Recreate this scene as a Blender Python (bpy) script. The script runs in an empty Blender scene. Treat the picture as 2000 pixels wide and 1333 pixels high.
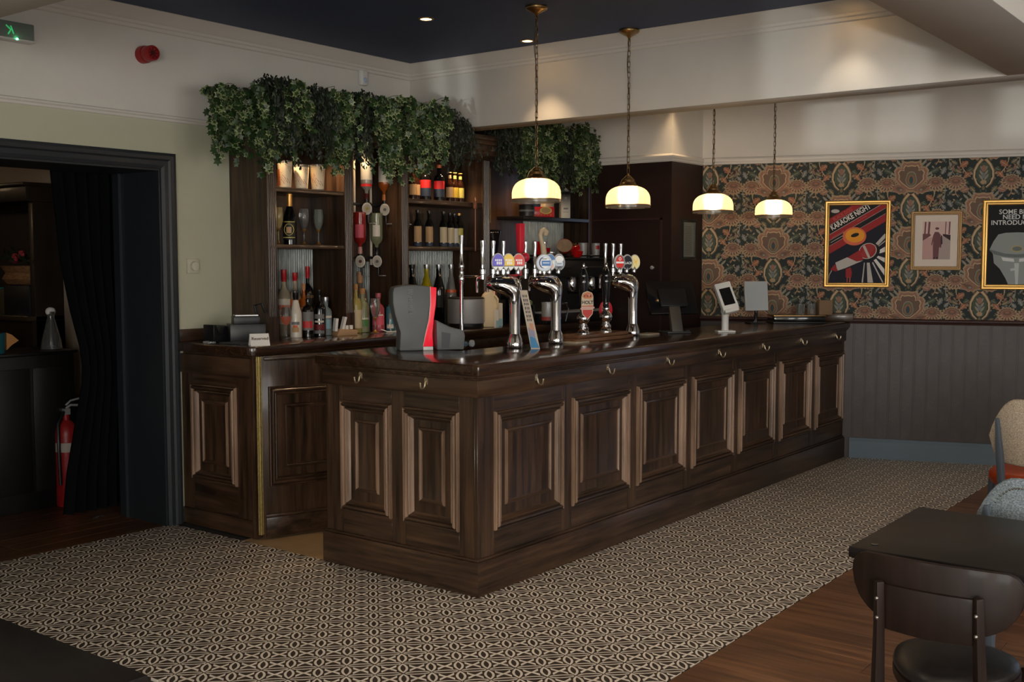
import bpy, bmesh, math, random
from mathutils import Vector, Matrix
random.seed(11)
PI = math.pi
sc = bpy.context.scene
COL = sc.collection

# ---------------------------------------------------------------- camera, world, daylight, exposure
CAM = Vector((-3.974, -3.245, 1.60))
HEAD, PITCH, FPX = math.radians(37.4), math.radians(4.1543), 2134.0
fh = Vector((math.cos(HEAD), math.sin(HEAD), 0))
RIGHT = Vector((math.sin(HEAD), -math.cos(HEAD), 0))
FWD = fh*math.cos(PITCH) + Vector((0, 0, -math.sin(PITCH)))
UP = RIGHT.cross(FWD)
cd = bpy.data.cameras.new('camera')
cd.sensor_width = 36.0
cd.lens = 36.0*FPX/2000.0
cd.clip_start = 0.05
cam = bpy.data.objects.new('camera', cd)
COL.objects.link(cam)
mw = Matrix.Identity(4)
for i in range(3):
    mw[i][0], mw[i][1], mw[i][2], mw[i][3] = RIGHT[i], UP[i], -FWD[i], CAM[i]
cam.matrix_world = mw
sc.camera = cam

world = bpy.data.worlds.new('world')
sc.world = world
world.use_nodes = True
bgn = world.node_tree.nodes['Background']
bgn.inputs[0].default_value = (0.62, 0.74, 0.95, 1)
bgn.inputs[1].default_value = 0.6

def area_light(name, loc, target, sx, sy, power, col=(1, 1, 1)):
    l = bpy.data.lights.new(name, 'AREA')
    l.shape = 'RECTANGLE'; l.size = sx; l.size_y = sy; l.energy = power; l.color = col
    o = bpy.data.objects.new(name, l); COL.objects.link(o)
    o.location = loc
    o.rotation_euler = (Vector(target)-Vector(loc)).to_track_quat('-Z', 'Z').to_euler()
    return o
def point_light(name, loc, power, col, r=0.03):
    l = bpy.data.lights.new(name, 'POINT'); l.energy = power; l.color = col; l.shadow_soft_size = r
    o = bpy.data.objects.new(name, l); COL.objects.link(o); o.location = loc
    return o
def spot_light(name, loc, target, power, col, ang=70, blend=0.6, r=0.02):
    l = bpy.data.lights.new(name, 'SPOT'); l.energy = power; l.color = col; l.shadow_soft_size = r
    l.spot_size = math.radians(ang); l.spot_blend = blend
    o = bpy.data.objects.new(name, l); COL.objects.link(o); o.location = loc
    o.rotation_euler = (Vector(target)-Vector(loc)).to_track_quat('-Z', 'Y').to_euler()
    return o
# daylight coming through the windows of the rear and the side wall (the windows themselves are built with the walls)
DAY = (1.0, 0.96, 0.89)
REAR_X, SIDE_Y = -6.4, -6.6
REAR_WIN = [(-6.3, -4.45), (-4.05, -2.95), (-0.87, -0.35)]
SIDE_WIN = [(-3.2, -1.8), (-1.2, 0.4)]
WZ0, WZ1 = 0.90, 2.5
for a, b in REAR_WIN:
    area_light('rear_window_daylight', (REAR_X-0.1, (a+b)/2, (WZ0+WZ1)/2), (0, (a+b)/2, (WZ0+WZ1)/2-0.2), b-a, WZ1-WZ0, 108*(b-a), DAY)
for a, b in SIDE_WIN:
    area_light('side_window_daylight', ((a+b)/2, SIDE_Y-0.1, (WZ0+WZ1)/2), ((a+b)/2, 0, (WZ0+WZ1)/2-0.2), b-a, WZ1-WZ0, 46, DAY)
# low sun thrown up into the room off the street, through the rear windows
sun = bpy.data.lights.new('reflected_sun', 'SUN'); sun.energy = 0.42; sun.angle = math.radians(0.9); sun.color = (0.97, 1.0, 0.98)
so = bpy.data.objects.new('reflected_sun', sun); COL.objects.link(so)
so.rotation_euler = Vector((1.0, 0.30, 0.137)).to_track_quat('-Z', 'Z').to_euler()
WARM = (1.0, 0.70, 0.40)

sc.view_settings.view_transform = 'Standard'
sc.view_settings.look = 'None'
sc.view_settings.gamma = 1.0
sc.view_settings.use_curve_mapping = False
sc.view_settings.exposure = 0.24
sc.cycles.use_denoising = True
sc.cycles.max_bounces = 8
sc.cycles.transparent_max_bounces = 12
sc.cycles.caustics_reflective = False
sc.cycles.caustics_refractive = False
sc.cycles.sample_clamp_indirect = 4.0

# ---------------------------------------------------------------- materials
def lin(c):
    c = c/255.0
    return c/12.92 if c <= 0.04045 else ((c+0.055)/1.055)**2.4
def rgb(r, g, b):
    return (lin(r), lin(g), lin(b), 1)
def mat(name, col, rough=0.5, metal=0.0, coat=0.0, trans=0.0, ior=1.45, emit=None, estr=0, spec=0.5, alpha=1):
    m = bpy.data.materials.new(name); m.use_nodes = True
    b = m.node_tree.nodes['Principled BSDF']
    b.inputs['Base Color'].default_value = col
    b.inputs['Roughness'].default_value = rough
    b.inputs['Metallic'].default_value = metal
    b.inputs['Coat Weight'].default_value = coat
    b.inputs['Coat Roughness'].default_value = 0.12
    b.inputs['Transmission Weight'].default_value = trans
    b.inputs['IOR'].default_value = ior
    b.inputs['Specular IOR Level'].default_value = spec
    b.inputs['Alpha'].default_value = alpha
    if emit:
        b.inputs['Emission Color'].default_value = emit
        b.inputs['Emission Strength'].default_value = estr
    return m
def N(m, t, **kw):
    n = m.node_tree.nodes.new(t)
    for k, v in kw.items():
        setattr(n, k, v)
    return n
def L(m, a, b):
    m.node_tree.links.new(a, b)
def bsdf(m):
    return m.node_tree.nodes['Principled BSDF']
def mottled(name, c1, c2, scale=(8, 8, 8), rough=0.5, bump=0.0, detail=4, **kw):
    """two tone noise, stretched by scale, in object-independent world coordinates"""
    m = mat(name, c1, rough, **kw)
    g = N(m, 'ShaderNodeNewGeometry'); mp = N(m, 'ShaderNodeMapping'); no = N(m, 'ShaderNodeTexNoise'); cr = N(m, 'ShaderNodeValToRGB')
    mp.inputs['Scale'].default_value = scale
    no.inputs['Scale'].default_value = 1.0; no.inputs['Detail'].default_value = detail; no.inputs['Roughness'].default_value = 0.62
    L(m, g.outputs['Position'], mp.inputs['Vector']); L(m, mp.outputs['Vector'], no.inputs['Vector'])
    L(m, no.outputs['Fac'], cr.inputs['Fac'])
    cr.color_ramp.elements[0].position = 0.32; cr.color_ramp.elements[0].color = c1
    cr.color_ramp.elements[1].position = 0.68; cr.color_ramp.elements[1].color = c2
    L(m, cr.outputs['Color'], bsdf(m).inputs['Base Color'])
    if bump:
        bp = N(m, 'ShaderNodeBump'); bp.inputs['Strength'].default_value = bump; bp.inputs['Distance'].default_value = 0.004
        L(m, no.outputs['Fac'], bp.inputs['Height']); L(m, bp.outputs['Normal'], bsdf(m).inputs['Normal'])
    return m
def wood(name, axis, c1, c2, rough=0.34, coat=0.25, bump=0.08, rnd=0.0):
    """grain stretched along one world axis, with knots; rnd = per object tone change"""
    m = mat(name, c1, rough, coat=coat)
    g = N(m, 'ShaderNodeNewGeometry'); mp = N(m, 'ShaderNodeMapping')
    s = {'x': (1.6, 26, 26), 'y': (26, 1.6, 26), 'z': (26, 26, 1.6)}[axis]
    mp.inputs['Scale'].default_value = s
    no = N(m, 'ShaderNodeTexNoise'); no.inputs['Scale'].default_value = 1.0; no.inputs['Detail'].default_value = 6; no.inputs['Roughness'].default_value = 0.65; no.inputs['Distortion'].default_value = 0.35
    n2 = N(m, 'ShaderNodeTexNoise'); n2.inputs['Scale'].default_value = 2.3; n2.inputs['Detail'].default_value = 2
    L(m, g.outputs['Position'], mp.inputs['Vector']); L(m, mp.outputs['Vector'], no.inputs['Vector']); L(m, g.outputs['Position'], n2.inputs['Vector'])
    cr = N(m, 'ShaderNodeValToRGB')
    cr.color_ramp.elements[0].position = 0.34; cr.color_ramp.elements[0].color = c1
    cr.color_ramp.elements[1].position = 0.66; cr.color_ramp.elements[1].color = c2
    L(m, no.outputs['Fac'], cr.inputs['Fac'])
    hs = N(m, 'ShaderNodeHueSaturation')
    mr = N(m, 'ShaderNodeMapRange'); mr.inputs['From Min'].default_value = 0.3; mr.inputs['From Max'].default_value = 0.7
    mr.inputs['To Min'].default_value = 0.72; mr.inputs['To Max'].default_value = 1.25
    L(m, n2.outputs['Fac'], mr.inputs['Value'])
    val = mr.outputs['Result']
    if rnd:
        oi = N(m, 'ShaderNodeObjectInfo'); m2 = N(m, 'ShaderNodeMapRange')
        m2.inputs['To Min'].default_value = 1-rnd; m2.inputs['To Max'].default_value = 1+rnd
        L(m, oi.outputs['Random'], m2.inputs['Value'])
        mu = N(m, 'ShaderNodeMath', operation='MULTIPLY'); L(m, val, mu.inputs[0]); L(m, m2.outputs['Result'], mu.inputs[1]); val = mu.outputs[0]
    L(m, val, hs.inputs['Value']); L(m, cr.outputs['Color'], hs.inputs['Color']); L(m, hs.outputs['Color'], bsdf(m).inputs['Base Color'])
    bp = N(m, 'ShaderNodeBump'); bp.inputs['Strength'].default_value = bump; bp.inputs['Distance'].default_value = 0.003
    L(m, no.outputs['Fac'], bp.inputs['Height']); L(m, bp.outputs['Normal'], bsdf(m).inputs['Normal'])
    return m

WD1, WD2 = (0.0150, 0.0080, 0.0045, 1), (0.088, 0.046, 0.0250, 1)
WOODX = wood('dark_oak_along_x', 'x', WD1, WD2)
WOODY = wood('dark_oak_along_y', 'y', WD1, WD2)
WOODZ = wood('dark_oak_upright', 'z', WD1, WD2)
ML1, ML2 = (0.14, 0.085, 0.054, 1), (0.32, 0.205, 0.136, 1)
MOULD = wood('lit_oak_moulding', 'z', ML1, ML2, rough=0.28, coat=0.3)  # paler oak; window light on upright strips put into the colour
MOULDH = wood('dark_oak_moulding', 'x', WD1, WD2, rough=0.28, coat=0.3)
TOPW = wood('polished_counter_oak', 'x', (0.020, 0.0098, 0.0055, 1), (0.055, 0.027, 0.015, 1), rough=0.20, coat=0.4, bump=0.03)
ORANGEW = wood('warm_lit_panel', 'z', (0.035, 0.014, 0.006, 1), (0.085, 0.036, 0.015, 1), rough=0.4)  # orange of the warm lamp light put into the wood colour
PLANK = wood('walnut_floor_plank', 'y', (0.075, 0.030, 0.013, 1), (0.19, 0.085, 0.038, 1), rough=0.32, coat=0.1, rnd=0.22)
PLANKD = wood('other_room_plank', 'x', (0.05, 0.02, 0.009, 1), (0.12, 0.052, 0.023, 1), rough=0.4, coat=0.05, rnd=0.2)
BLACKW = wood('black_stained_wood', 'y', (0.007, 0.005, 0.0045, 1), (0.013, 0.009, 0.0075, 1), rough=0.42, coat=0.05, bump=0.03)
PLASTER = mottled('warm_white_plaster', rgb(214, 209, 201), rgb(220, 215, 207), (3, 3, 3), 0.75)
CREAM = mottled('cream_green_wall_paint', rgb(190, 189, 164), rgb(194, 193, 170), (3, 3, 3), 0.75)
TRIMW = mat('off_white_trim_gloss', rgb(216, 211, 203), 0.45)
NAVY = mottled('navy_ceiling_paint', rgb(48, 63, 98), rgb(52, 67, 102), (2, 2, 2), 0.6)
NAVYD = mat('blue_black_joinery', rgb(37, 41, 46), 0.45)
MAROON = mottled('dark_maroon_paint', rgb(36, 22, 20), rgb(41, 25, 22), (4, 4, 4), 0.45)
SLATE = mat('slate_blue_gloss', rgb(92, 108, 120), 0.4)
BRASS = mat('aged_brass', (0.36, 0.23, 0.10, 1), 0.32, 1.0)
BRASSB = mottled('hinge_brass', (0.30, 0.22, 0.075, 1), (0.48, 0.38, 0.15, 1), (120, 120, 40), 0.42, metal=0.85)
CHROME = mat('polished_chrome', (0.78, 0.78, 0.80, 1), 0.05, 1.0)
STEEL = mat('brushed_steel', (0.62, 0.63, 0.64, 1), 0.36, 0.6)
COPPER = mat('copper', (0.62, 0.30, 0.20, 1), 0.3, 1.0)
GOLD = mat('gilded_frame', (0.50, 0.29, 0.08, 1), 0.34, 0.75)
GOLDD = mat('dull_gilt_frame', (0.32, 0.19, 0.075, 1), 0.45, 0.35)
GALV = mottled('galvanised_sheet', (0.07, 0.076, 0.073, 1), (0.15, 0.158, 0.152, 1), (30, 30, 9), 0.34, metal=0.7)
BLACKP = mat('black_plastic', (0.010, 0.010, 0.011, 1), 0.38)
BLACKG = mat('gloss_black', (0.006, 0.006, 0.007, 1), 0.08, coat=0.6)
GREYP = mat('grey_plastic', (0.125, 0.132, 0.135, 1), 0.45)
GREYD = mat('dark_grey_plastic', (0.035, 0.038, 0.042, 1), 0.4)
WHITEP = mat('white_plastic', (0.72, 0.71, 0.68, 1), 0.4)
REDP = mat('red_plastic', (0.30, 0.012, 0.014, 1), 0.38)
REDB = mat('bright_red', (0.62, 0.016, 0.03, 1), 0.3, coat=0.3)
PAPER = mat('paper_white', (0.78, 0.76, 0.72, 1), 0.7)
BLACKI = mat('black_ink', (0.012, 0.011, 0.011, 1), 0.7)
BROWNI = mat('brown_ink', (0.09, 0.035, 0.02, 1), 0.7)
def glass(name, col, rough=0.02, trans=0.92):
    return mat(name, col, rough, trans=trans, ior=1.4)
CLEAR = glass('clear_glass', (0.93, 0.95, 0.94, 1))
def flat(name, r, g, b, rough=0.6, **kw):
    return mat(name, rgb(r, g, b), rough, **kw)

# ---------------------------------------------------------------- mesh helpers
class MB:
    def __init__(s, M=None):
        s.v = []; s.f = []; s.mi = []; s.M = M
    def add(s, vs, fs, mi=0):
        o = len(s.v)
        for p in vs:
            p = Vector(p)
            s.v.append(s.M @ p if s.M else p)
        for f in fs:
            s.f.append([o+i for i in f]); s.mi.append(mi)
        return s
    def box(s, x0, y0, z0, x1, y1, z1, mi=0):
        if x0 > x1: x0, x1 = x1, x0
        if y0 > y1: y0, y1 = y1, y0
        if z0 > z1: z0, z1 = z1, z0
        return s.add([(x0, y0, z0), (x1, y0, z0), (x1, y1, z0), (x0, y1, z0), (x0, y0, z1), (x1, y0, z1), (x1, y1, z1), (x0, y1, z1)],
                     [(0, 3, 2, 1), (4, 5, 6, 7), (0, 1, 5, 4), (1, 2, 6, 5), (2, 3, 7, 6), (3, 0, 4, 7)], mi)
    def prism(s, poly, z0, z1, mi=0, plane='xy'):
        """extrude polygon (list of 2d) from z0 to z1 along the axis missing from plane"""
        def P(a, b, c):
            return {'xy': (a, b, c), 'xz': (a, c, b), 'yz': (c, a, b)}[plane]
        n = len(poly)
        vs = [P(a, b, z0) for a, b in poly]+[P(a, b, z1) for a, b in poly]
        fs = [tuple(range(n))[::-1], tuple(range(n, 2*n))]+[(i, (i+1) % n, n+(i+1) % n, n+i) for i in range(n)]
        return s.add(vs, fs, mi)
    def lathe(s, prof, c=(0, 0, 0), n=20, mi=0, a0=0.0, a1=2*PI, cap0=True, cap1=True, sx=1, sy=1):
        full = abs(a1-a0-2*PI) < 1e-6
        k = n if full else n+1
        vs = []
        for r, z in prof:
            for i in range(k):
                a = a0+(a1-a0)*i/n
                vs.append((c[0]+sx*r*math.cos(a), c[1]+sy*r*math.sin(a), c[2]+z))
        fs = []
        for j in range(len(prof)-1):
            for i in range(n):
                i2 = (i+1) % k
                fs.append((j*k+i, j*k+i2, (j+1)*k+i2, (j+1)*k+i))
        if full:
            if cap0 and prof[0][0] > 1e-6: fs.append(tuple(range(k))[::-1])
            if cap1 and prof[-1][0] > 1e-6: fs.append(tuple((len(prof)-1)*k+i for i in range(k)))
        return s.add(vs, fs, mi)
    def tube(s, pts, r, n=8, mi=0, closed=False, cap=True):
        pts = [Vector(p) for p in pts]
        m = len(pts)
        rr = r if isinstance(r, (list, tuple)) else [r]*m
        up = None; vs = []
        for i, p in enumerate(pts):
            if closed: t = pts[(i+1) % m]-pts[i-1]
            else: t = pts[min(i+1, m-1)]-pts[max(i-1, 0)]
            t.normalize()
            if up is None:
                up = Vector((0, 0, 1)) if abs(t.z) < 0.9 else Vector((1, 0, 0))
            a = t.cross(up)
            if a.length < 1e-5: a = t.orthogonal()
            a.normalize(); b = a.cross(t); b.normalize(); up = b
            for k in range(n):
                an = 2*PI*k/n
                vs.append(p+(a*math.cos(an)+b*math.sin(an))*rr[i])
        fs = []
        for i in range(m if closed else m-1):
            j = (i+1) % m
            for k in range(n):
                k2 = (k+1) % n
                fs.append((i*n+k, i*n+k2, j*n+k2, j*n+k))
        if cap and not closed:
            fs.append(tuple(range(n))[::-1]); fs.append(tuple((m-1)*n+k for k in range(n)))
        return s.add(vs, fs, mi)
    def ball(s, c, r, n=10, mi=0, sc=(1, 1, 1)):
        prof = [(max(1e-4, r*math.sin(PI*j/n)), -r*math.cos(PI*j/n)) for j in range(n+1)]
        vs = []; k = n*2
        for q, z in prof:
            for i in range(k):
                a = 2*PI*i/k
                vs.append((c[0]+sc[0]*q*math.cos(a), c[1]+sc[1]*q*math.sin(a), c[2]+sc[2]*z))
        fs = [(j*k+i, j*k+(i+1) % k, (j+1)*k+(i+1) % k, (j+1)*k+i) for j in range(n) for i in range(k)]
        return s.add(vs, fs, mi)
    def ring(s, x0, x1, z0, z1, prof, mi=0, axis='y', base=0.0, sgn=-1, mi_h=None):
        """mitred rectangular moulding; prof = [(inset, height)]; lies in plane axis = base and rises along sgn"""
        def P(a, z, h):
            return (a, base+sgn*h, z) if axis == 'y' else (base+sgn*h, a, z)
        loops = []
        for ins, h in prof:
            loops.append([P(x0+ins, z0+ins, h), P(x1-ins, z0+ins, h), P(x1-ins, z1-ins, h), P(x0+ins, z1-ins, h)])
        vs = [p for l in loops for p in l]; 
        for j in range(len(prof)-1):
            for i in range(4):
                i2 = (i+1) % 4
                mm = mi if (i % 2 == 1 or mi_h is None) else mi_h
                s.add([loops[j][i], loops[j][i2], loops[j+1][i2], loops[j+1][i]], [(0, 1, 2, 3)], mm)
        return s
    def poly(s, pts, mi=0):
        return s.add(pts, [tuple(range(len(pts)))], mi)
    def build(s, name, mats, parent=None, world=True, bevel=0, seg=2, smooth=38, kind=None, recalc=True, merge=True):
        off = Vector((0, 0, 0))
        if parent is not None and world:
            o = parent
            while o is not None:
                off += o.location; o = o.parent
        me = bpy.data.meshes.new(name)
        me.from_pydata([p-off for p in s.v], [], s.f)
        if not isinstance(mats, (list, tuple)): mats = [mats]
        for m in mats: me.materials.append(m)
        me.polygons.foreach_set('material_index', s.mi)
        if merge or bevel or recalc:
            bm = bmesh.new(); bm.from_mesh(me)
            if merge: bmesh.ops.remove_doubles(bm, verts=bm.verts, dist=1e-5)
            if recalc: bmesh.ops.recalc_face_normals(bm, faces=bm.faces)
            if bevel:
                es = [e for e in bm.edges if len(e.link_faces) == 2 and e.calc_face_angle(0) > 0.6]
                bmesh.ops.bevel(bm, geom=es, offset=bevel, segments=seg, affect='EDGES', profile=0.5, clamp_overlap=True)
            bm.to_mesh(me); bm.free()
        if smooth:
            me.shade_smooth(); me.set_sharp_from_angle(angle=math.radians(smooth))
        o = bpy.data.objects.new(name, me)
        COL.objects.link(o)
        if parent is not None: o.parent = parent
        if kind: o['kind'] = kind
        return o
def thing(name, label, cat, loc=(0, 0, 0), rz=0.0, group=None):
    o = bpy.data.objects.new(name, None); COL.objects.link(o)
    o.empty_display_size = 0.05
    o.location = loc; o.rotation_euler = (0, 0, rz)
    o['label'] = label; o['category'] = cat
    if group: o['group'] = group
    return o
def tag(o, label, cat, group=None):
    o['label'] = label; o['category'] = cat
    if group: o['group'] = group
    return o
def struct(o):
    o['kind'] = 'structure'; return o
def dup(root, loc, rz=None, label=None, group=None):
    r = root.copy(); COL.objects.link(r); r.location = loc
    if rz is not None: r.rotation_euler = (0, 0, rz)
    if label: r['label'] = label
    if group: r['group'] = group
    for ch in list(root.children):
        c = ch.copy(); COL.objects.link(c); c.parent = r
        for g in list(ch.children):
            d = g.copy(); COL.objects.link(d); d.parent = c
    return r
def text_mesh(txt, size, bold=0.0, ext=0.0004, align='CENTER', shear=0.0, spacing=1.0):
    """list of (verts, faces) of a text laid in the xy plane, centred"""
    cu = bpy.data.curves.new('t', 'FONT')
    cu.body = txt; cu.size = size; cu.extrude = ext; cu.align_x = align; cu.align_y = 'CENTER'; cu.offset = bold; cu.shear = shear
    cu.space_character = spacing; cu.resolution_u = 3
    o = bpy.data.objects.new('t', cu); COL.objects.link(o)
    dg = bpy.context.evaluated_depsgraph_get()
    me = bpy.data.meshes.new_from_object(o.evaluated_get(dg))
    vs = [tuple(v.co) for v in me.vertices]; fs = [tuple(p.vertices) for p in me.polygons]
    bpy.data.objects.remove(o); bpy.data.curves.remove(cu); bpy.data.meshes.remove(me)
    return vs, fs
def frame_matrix(o, ex, ey, ez):
    M = Matrix.Identity(4)
    for i in range(3):
        M[i][0], M[i][1], M[i][2], M[i][3] = ex[i], ey[i], ez[i], o[i]
    return M
def split_axis(o):
    """second material on faces that look along x (grain runs the other way there)"""
    for f in o.data.polygons:
        if abs(f.normal.x) > 0.7: f.material_index = 1
    return o
def clip(poly, px, py, nx, ny):
    """keep the part of a 2d polygon where (p-P).n <= 0"""
    out = []
    n = len(poly)
    for i in range(n):
        a, b = poly[i], poly[(i+1) % n]
        da = (a[0]-px)*nx+(a[1]-py)*ny; db = (b[0]-px)*nx+(b[1]-py)*ny
        if da <= 0: out.append(a)
        if (da < 0 < db) or (db < 0 < da):
            t = da/(da-db); out.append((a[0]+(b[0]-a[0])*t, a[1]+(b[1]-a[1])*t))
    return out

# ================================================================ STRUCTURE
CEIL, W, BX, BZ = 3.05, 2.386, 2.134, 2.56        # ceiling, left wall plane, beam face, beam underside
WO = Vector((4.749, -0.032, 0)); WE = Vector((0.328, -0.945, 0)).normalized(); WN = Vector((-0.945, -0.328, 0)).normalized()
def wallx(y):                                      # x of the papered wall at y
    return WO.x + (WO.y-y)*(0.328/0.945)
WM = frame_matrix(WO, WE, Vector((0, 0, 1)), WN)   # u along the papered wall, v up, w out of it

# ---- floor: slab, patterned tiles, planks
floor = struct(MB().box(REAR_X-0.2, SIDE_Y-0.2, -0.16, 8, 9, -0.011).build('floor', mat('screed', (0.03, 0.026, 0.022, 1), 0.9)))
S = 0.0779; TILE = 4*S
TX0, TY0, TY1 = -1.56, -1.2464, 2.405
def tile_material():
    m = mat('patterned_floor_tile', (0.3, 0.3, 0.3, 1), 0.42, spec=0.4)
    g = N(m, 'ShaderNodeNewGeometry'); sp = N(m, 'ShaderNodeSeparateXYZ'); L(m, g.outputs['Position'], sp.inputs[0])
    def mm(op, a, b=None, c=None):
        n = N(m, 'ShaderNodeMath', operation=op)
        for i, v in enumerate((a, b, c)):
            if v is None: continue
            if isinstance(v, (int, float)): n.inputs[i].default_value = v
            else: L(m, v, n.inputs[i])
        return n.outputs[0]
    x, y = sp.outputs[0], sp.outputs[1]
    p = S*math.sqrt(2); k = 1/(p*math.sqrt(2))
    u = mm('MULTIPLY', mm('ADD', x, y), k); v = mm('MULTIPLY', mm('SUBTRACT', x, y), k)
    aa = mm('ABSOLUTE', mm('SUBTRACT', u, mm('ROUND', u)))
    ab = mm('ABSOLUTE', mm('SUBTRACT', mm('SUBTRACT', v, mm('FLOOR', v)), 0.5))
    bb = mm('SUBTRACT', 0.5, ab)
    # lens shaped ring on the chain
    e = mm('ADD', mm('DIVIDE', ab, 0.18), mm('POWER', mm('DIVIDE', aa, 0.47), 2.0))
    ring = mm('MULTIPLY', mm('GREATER_THAN', e, 0.52), mm('LESS_THAN', e, 1.02))
    outside = mm('GREATER_THAN', e, 1.36)
    # crossing strokes midway between the chains
    xd = mm('ABSOLUTE', mm('SUBTRACT', aa, mm('MULTIPLY', mm('POWER', bb, 1.25), 1.25)))
    xs = mm('MULTIPLY', mm('LESS_THAN', xd, mm('ADD', 0.055, mm('MULTIPLY', bb, 0.16))), mm('LESS_THAN', bb, 0.27))
    # long leaf with two outlines, between the rows
    g1 = mm('SUBTRACT', 0.5, aa)
    q = mm('SUBTRACT', g1, mm('MULTIPLY', 0.080, mm('SUBTRACT', 1.0, mm('POWER', mm('DIVIDE', bb, 0.46), 2.0))))
    l1 = mm('MULTIPLY', mm('GREATER_THAN', q, 0.0), mm('LESS_THAN', q, 0.075))
    motif = mm('MULTIPLY', mm('MAXIMUM', l1, xs), outside)
    cream = mm('MAXIMUM', ring, motif)
    no = N(m, 'ShaderNodeTexNoise'); no.inputs['Scale'].default_value = 5; L(m, g.outputs['Position'], no.inputs['Vector'])
    mx = N(m, 'ShaderNodeMix', data_type='RGBA')
    mx.inputs['A'].default_value = (0.050, 0.037, 0.028, 1); mx.inputs['B'].default_value = (0.72, 0.64, 0.55, 1)
    L(m, cream, mx.inputs['Factor'])
    hs = N(m, 'ShaderNodeHueSaturation'); L(m, mx.outputs['Result'], hs.inputs['Color'])
    L(m, mm('ADD', 0.85, mm('MULTIPLY', no.outputs['Fac'], 0.3)), hs.inputs['Value'])
    L(m, hs.outputs['Color'], bsdf(m).inputs['Base Color'])
    return m
TILEM = tile_material()
tile_full = MB().box(0.0016, 0.0016, -0.012, TILE-0.0016, TILE-0.0016, 0).build('floor_tile', TILEM, floor, bevel=0.0012, seg=1)
first = True
nx = int((5.3-TX0)/TILE)+1; ny = int(math.ceil((TY1-TY0)/TILE))
for i in range(nx):
    for j in range(ny):
        x0, y0 = TX0+i*TILE, TY0+j*TILE; x1, y1 = x0+TILE, min(y0+TILE, TY1)
        if x0 > -0.01 and y0 > -0.01: continue
        pl = clip([(x0+0.0016, y0+0.0016), (x1-0.0016, y0+0.0016), (x1-0.0016, y1-0.0016), (x0+0.0016, y1-0.0016)], WO.x, WO.y, 0.945, 0.328)
        if len(pl) < 3: continue
        full = len(pl) == 4 and abs(y1-y0-TILE) < 1e-6 and x1 <= wallx(y1)-0.001
        if full:
            if first: o = tile_full; first = False
            else:
                o = tile_full.copy(); COL.objects.link(o)
            o.location = (x0, y0, 0)
        else:
            MB().prism(pl, -0.012, 0).build('floor_tile', TILEM, floor, bevel=0.0012, seg=1)
# walnut planks beside the tiles (running across the room) and in the other room
pm = {}
def plank(x0, y0, x1, y1, m, key):
    k = (round(x1-x0, 3), round(y1-y0, 3), key)
    if k not in pm:
        pm[k] = MB().box(0.0008, 0.0008, -0.012, x1-x0-0.0008, y1-y0-0.0008, 0).build('floor_plank', m, floor, bevel=0.001, seg=1)
        o = pm[k]
    else:
        o = pm[k].copy(); COL.objects.link(o)
    o.location = (x0, y0, 0)
PWD = 0.142
for i in range(58):
    x0 = -3.4+i*PWD
    y = TY0-0.002
    ln = 0.55+0.62*((i*7) % 5)/5
    while y > -3.9:
        y2 = max(y-ln, -3.9)
        if x0+PWD < wallx(y)-0.003: plank(x0, y2, x0+PWD, y, PLANK, 'a')
        else:
            q = clip([(x0, y2), (x0+PWD-0.0016, y2), (x0+PWD-0.0016, y), (x0, y)], WO.x, WO.y, 0.945, 0.328)
            if len(q) > 2: MB().prism(q, -0.012, 0).build('floor_plank', PLANK, floor)
        y = y2; ln = 1.22
for i in range(13):
    x0 = TX0-0.002-(i+1)*PWD
    y = -0.45
    plank(x0, TY0-0.002, x0+PWD, y, PLANK, 'b')
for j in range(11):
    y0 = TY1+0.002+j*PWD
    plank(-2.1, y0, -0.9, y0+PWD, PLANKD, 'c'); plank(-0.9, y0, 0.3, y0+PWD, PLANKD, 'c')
MB().box(0.0, 0.0, -0.012, 4.0, 1.75, -0.002).build('lino_sheet', mottled('beige_lino', rgb(150, 122, 88), rgb(160, 132, 98), (9, 9, 9), 0.6), floor)

# ---- ceiling: white slab, navy field, cornices, beams
ceil = struct(MB().box(REAR_X-0.2, SIDE_Y-0.2, CEIL+0.012, 8, 9, CEIL+0.2).build('ceiling', PLASTER))
MB().box(-1.62, -1.70, CEIL, BX-0.09, W-0.09, CEIL+0.012).build('navy_field', NAVY, ceil)
beam = MB().box(BX, SIDE_Y, BZ, BX+0.205, W+0.02, CEIL+0.02)
struct(beam.build('trim_1', PLASTER, bevel=0.004))
struct(MB().box(REAR_X, -2.16, BZ, BX, -1.795, CEIL+0.02).build('trim_2', PLASTER, bevel=0.004))
struct(MB().box(-2.06, -1.795, BZ, -1.71, W, CEIL+0.02).build('trim_3', PLASTER, bevel=0.004))
CP = [(0, 0.118), (0.012, 0.112), (0.016, 0.096), (0.026, 0.09), (0.030, 0.076), (0.044, 0.066), (0.062, 0.04), (0.082, 0.022), (0.09, 0.014), (0.10, 0.010), (0.104, 0.0)]  # (projection, drop)
def cornice(p0, p1, nrm, name):
    """run a cornice from p0 to p1 (xy) projecting along nrm"""
    b = MB(); vs = []
    for q in (p0, p1):
        for pr, dr in [(0, 0.0)]+CP[::1]:
            vs.append((q[0]+nrm[0]*pr, q[1]+nrm[1]*pr, CEIL+0.011-dr))
    n = len(CP)+1
    b.add(vs, [(i, (i+1) % n, n+(i+1) % n, n+i) for i in range(n)]+[tuple(range(n)), tuple(range(n, 2*n))[::-1]])
    return struct(b.build(name, TRIMW, smooth=20))
cornice((-1.71, W), (BX, W), (0, -1), 'trim_4')
cornice((BX, W), (BX, -1.795), (-1, 0), 'trim_5')
cornice((-1.71, -1.795), (BX, -1.795), (0, 1), 'trim_6')
cornice((-1.71, -1.795), (-1.71, W), (1, 0), 'trim_7')

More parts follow.
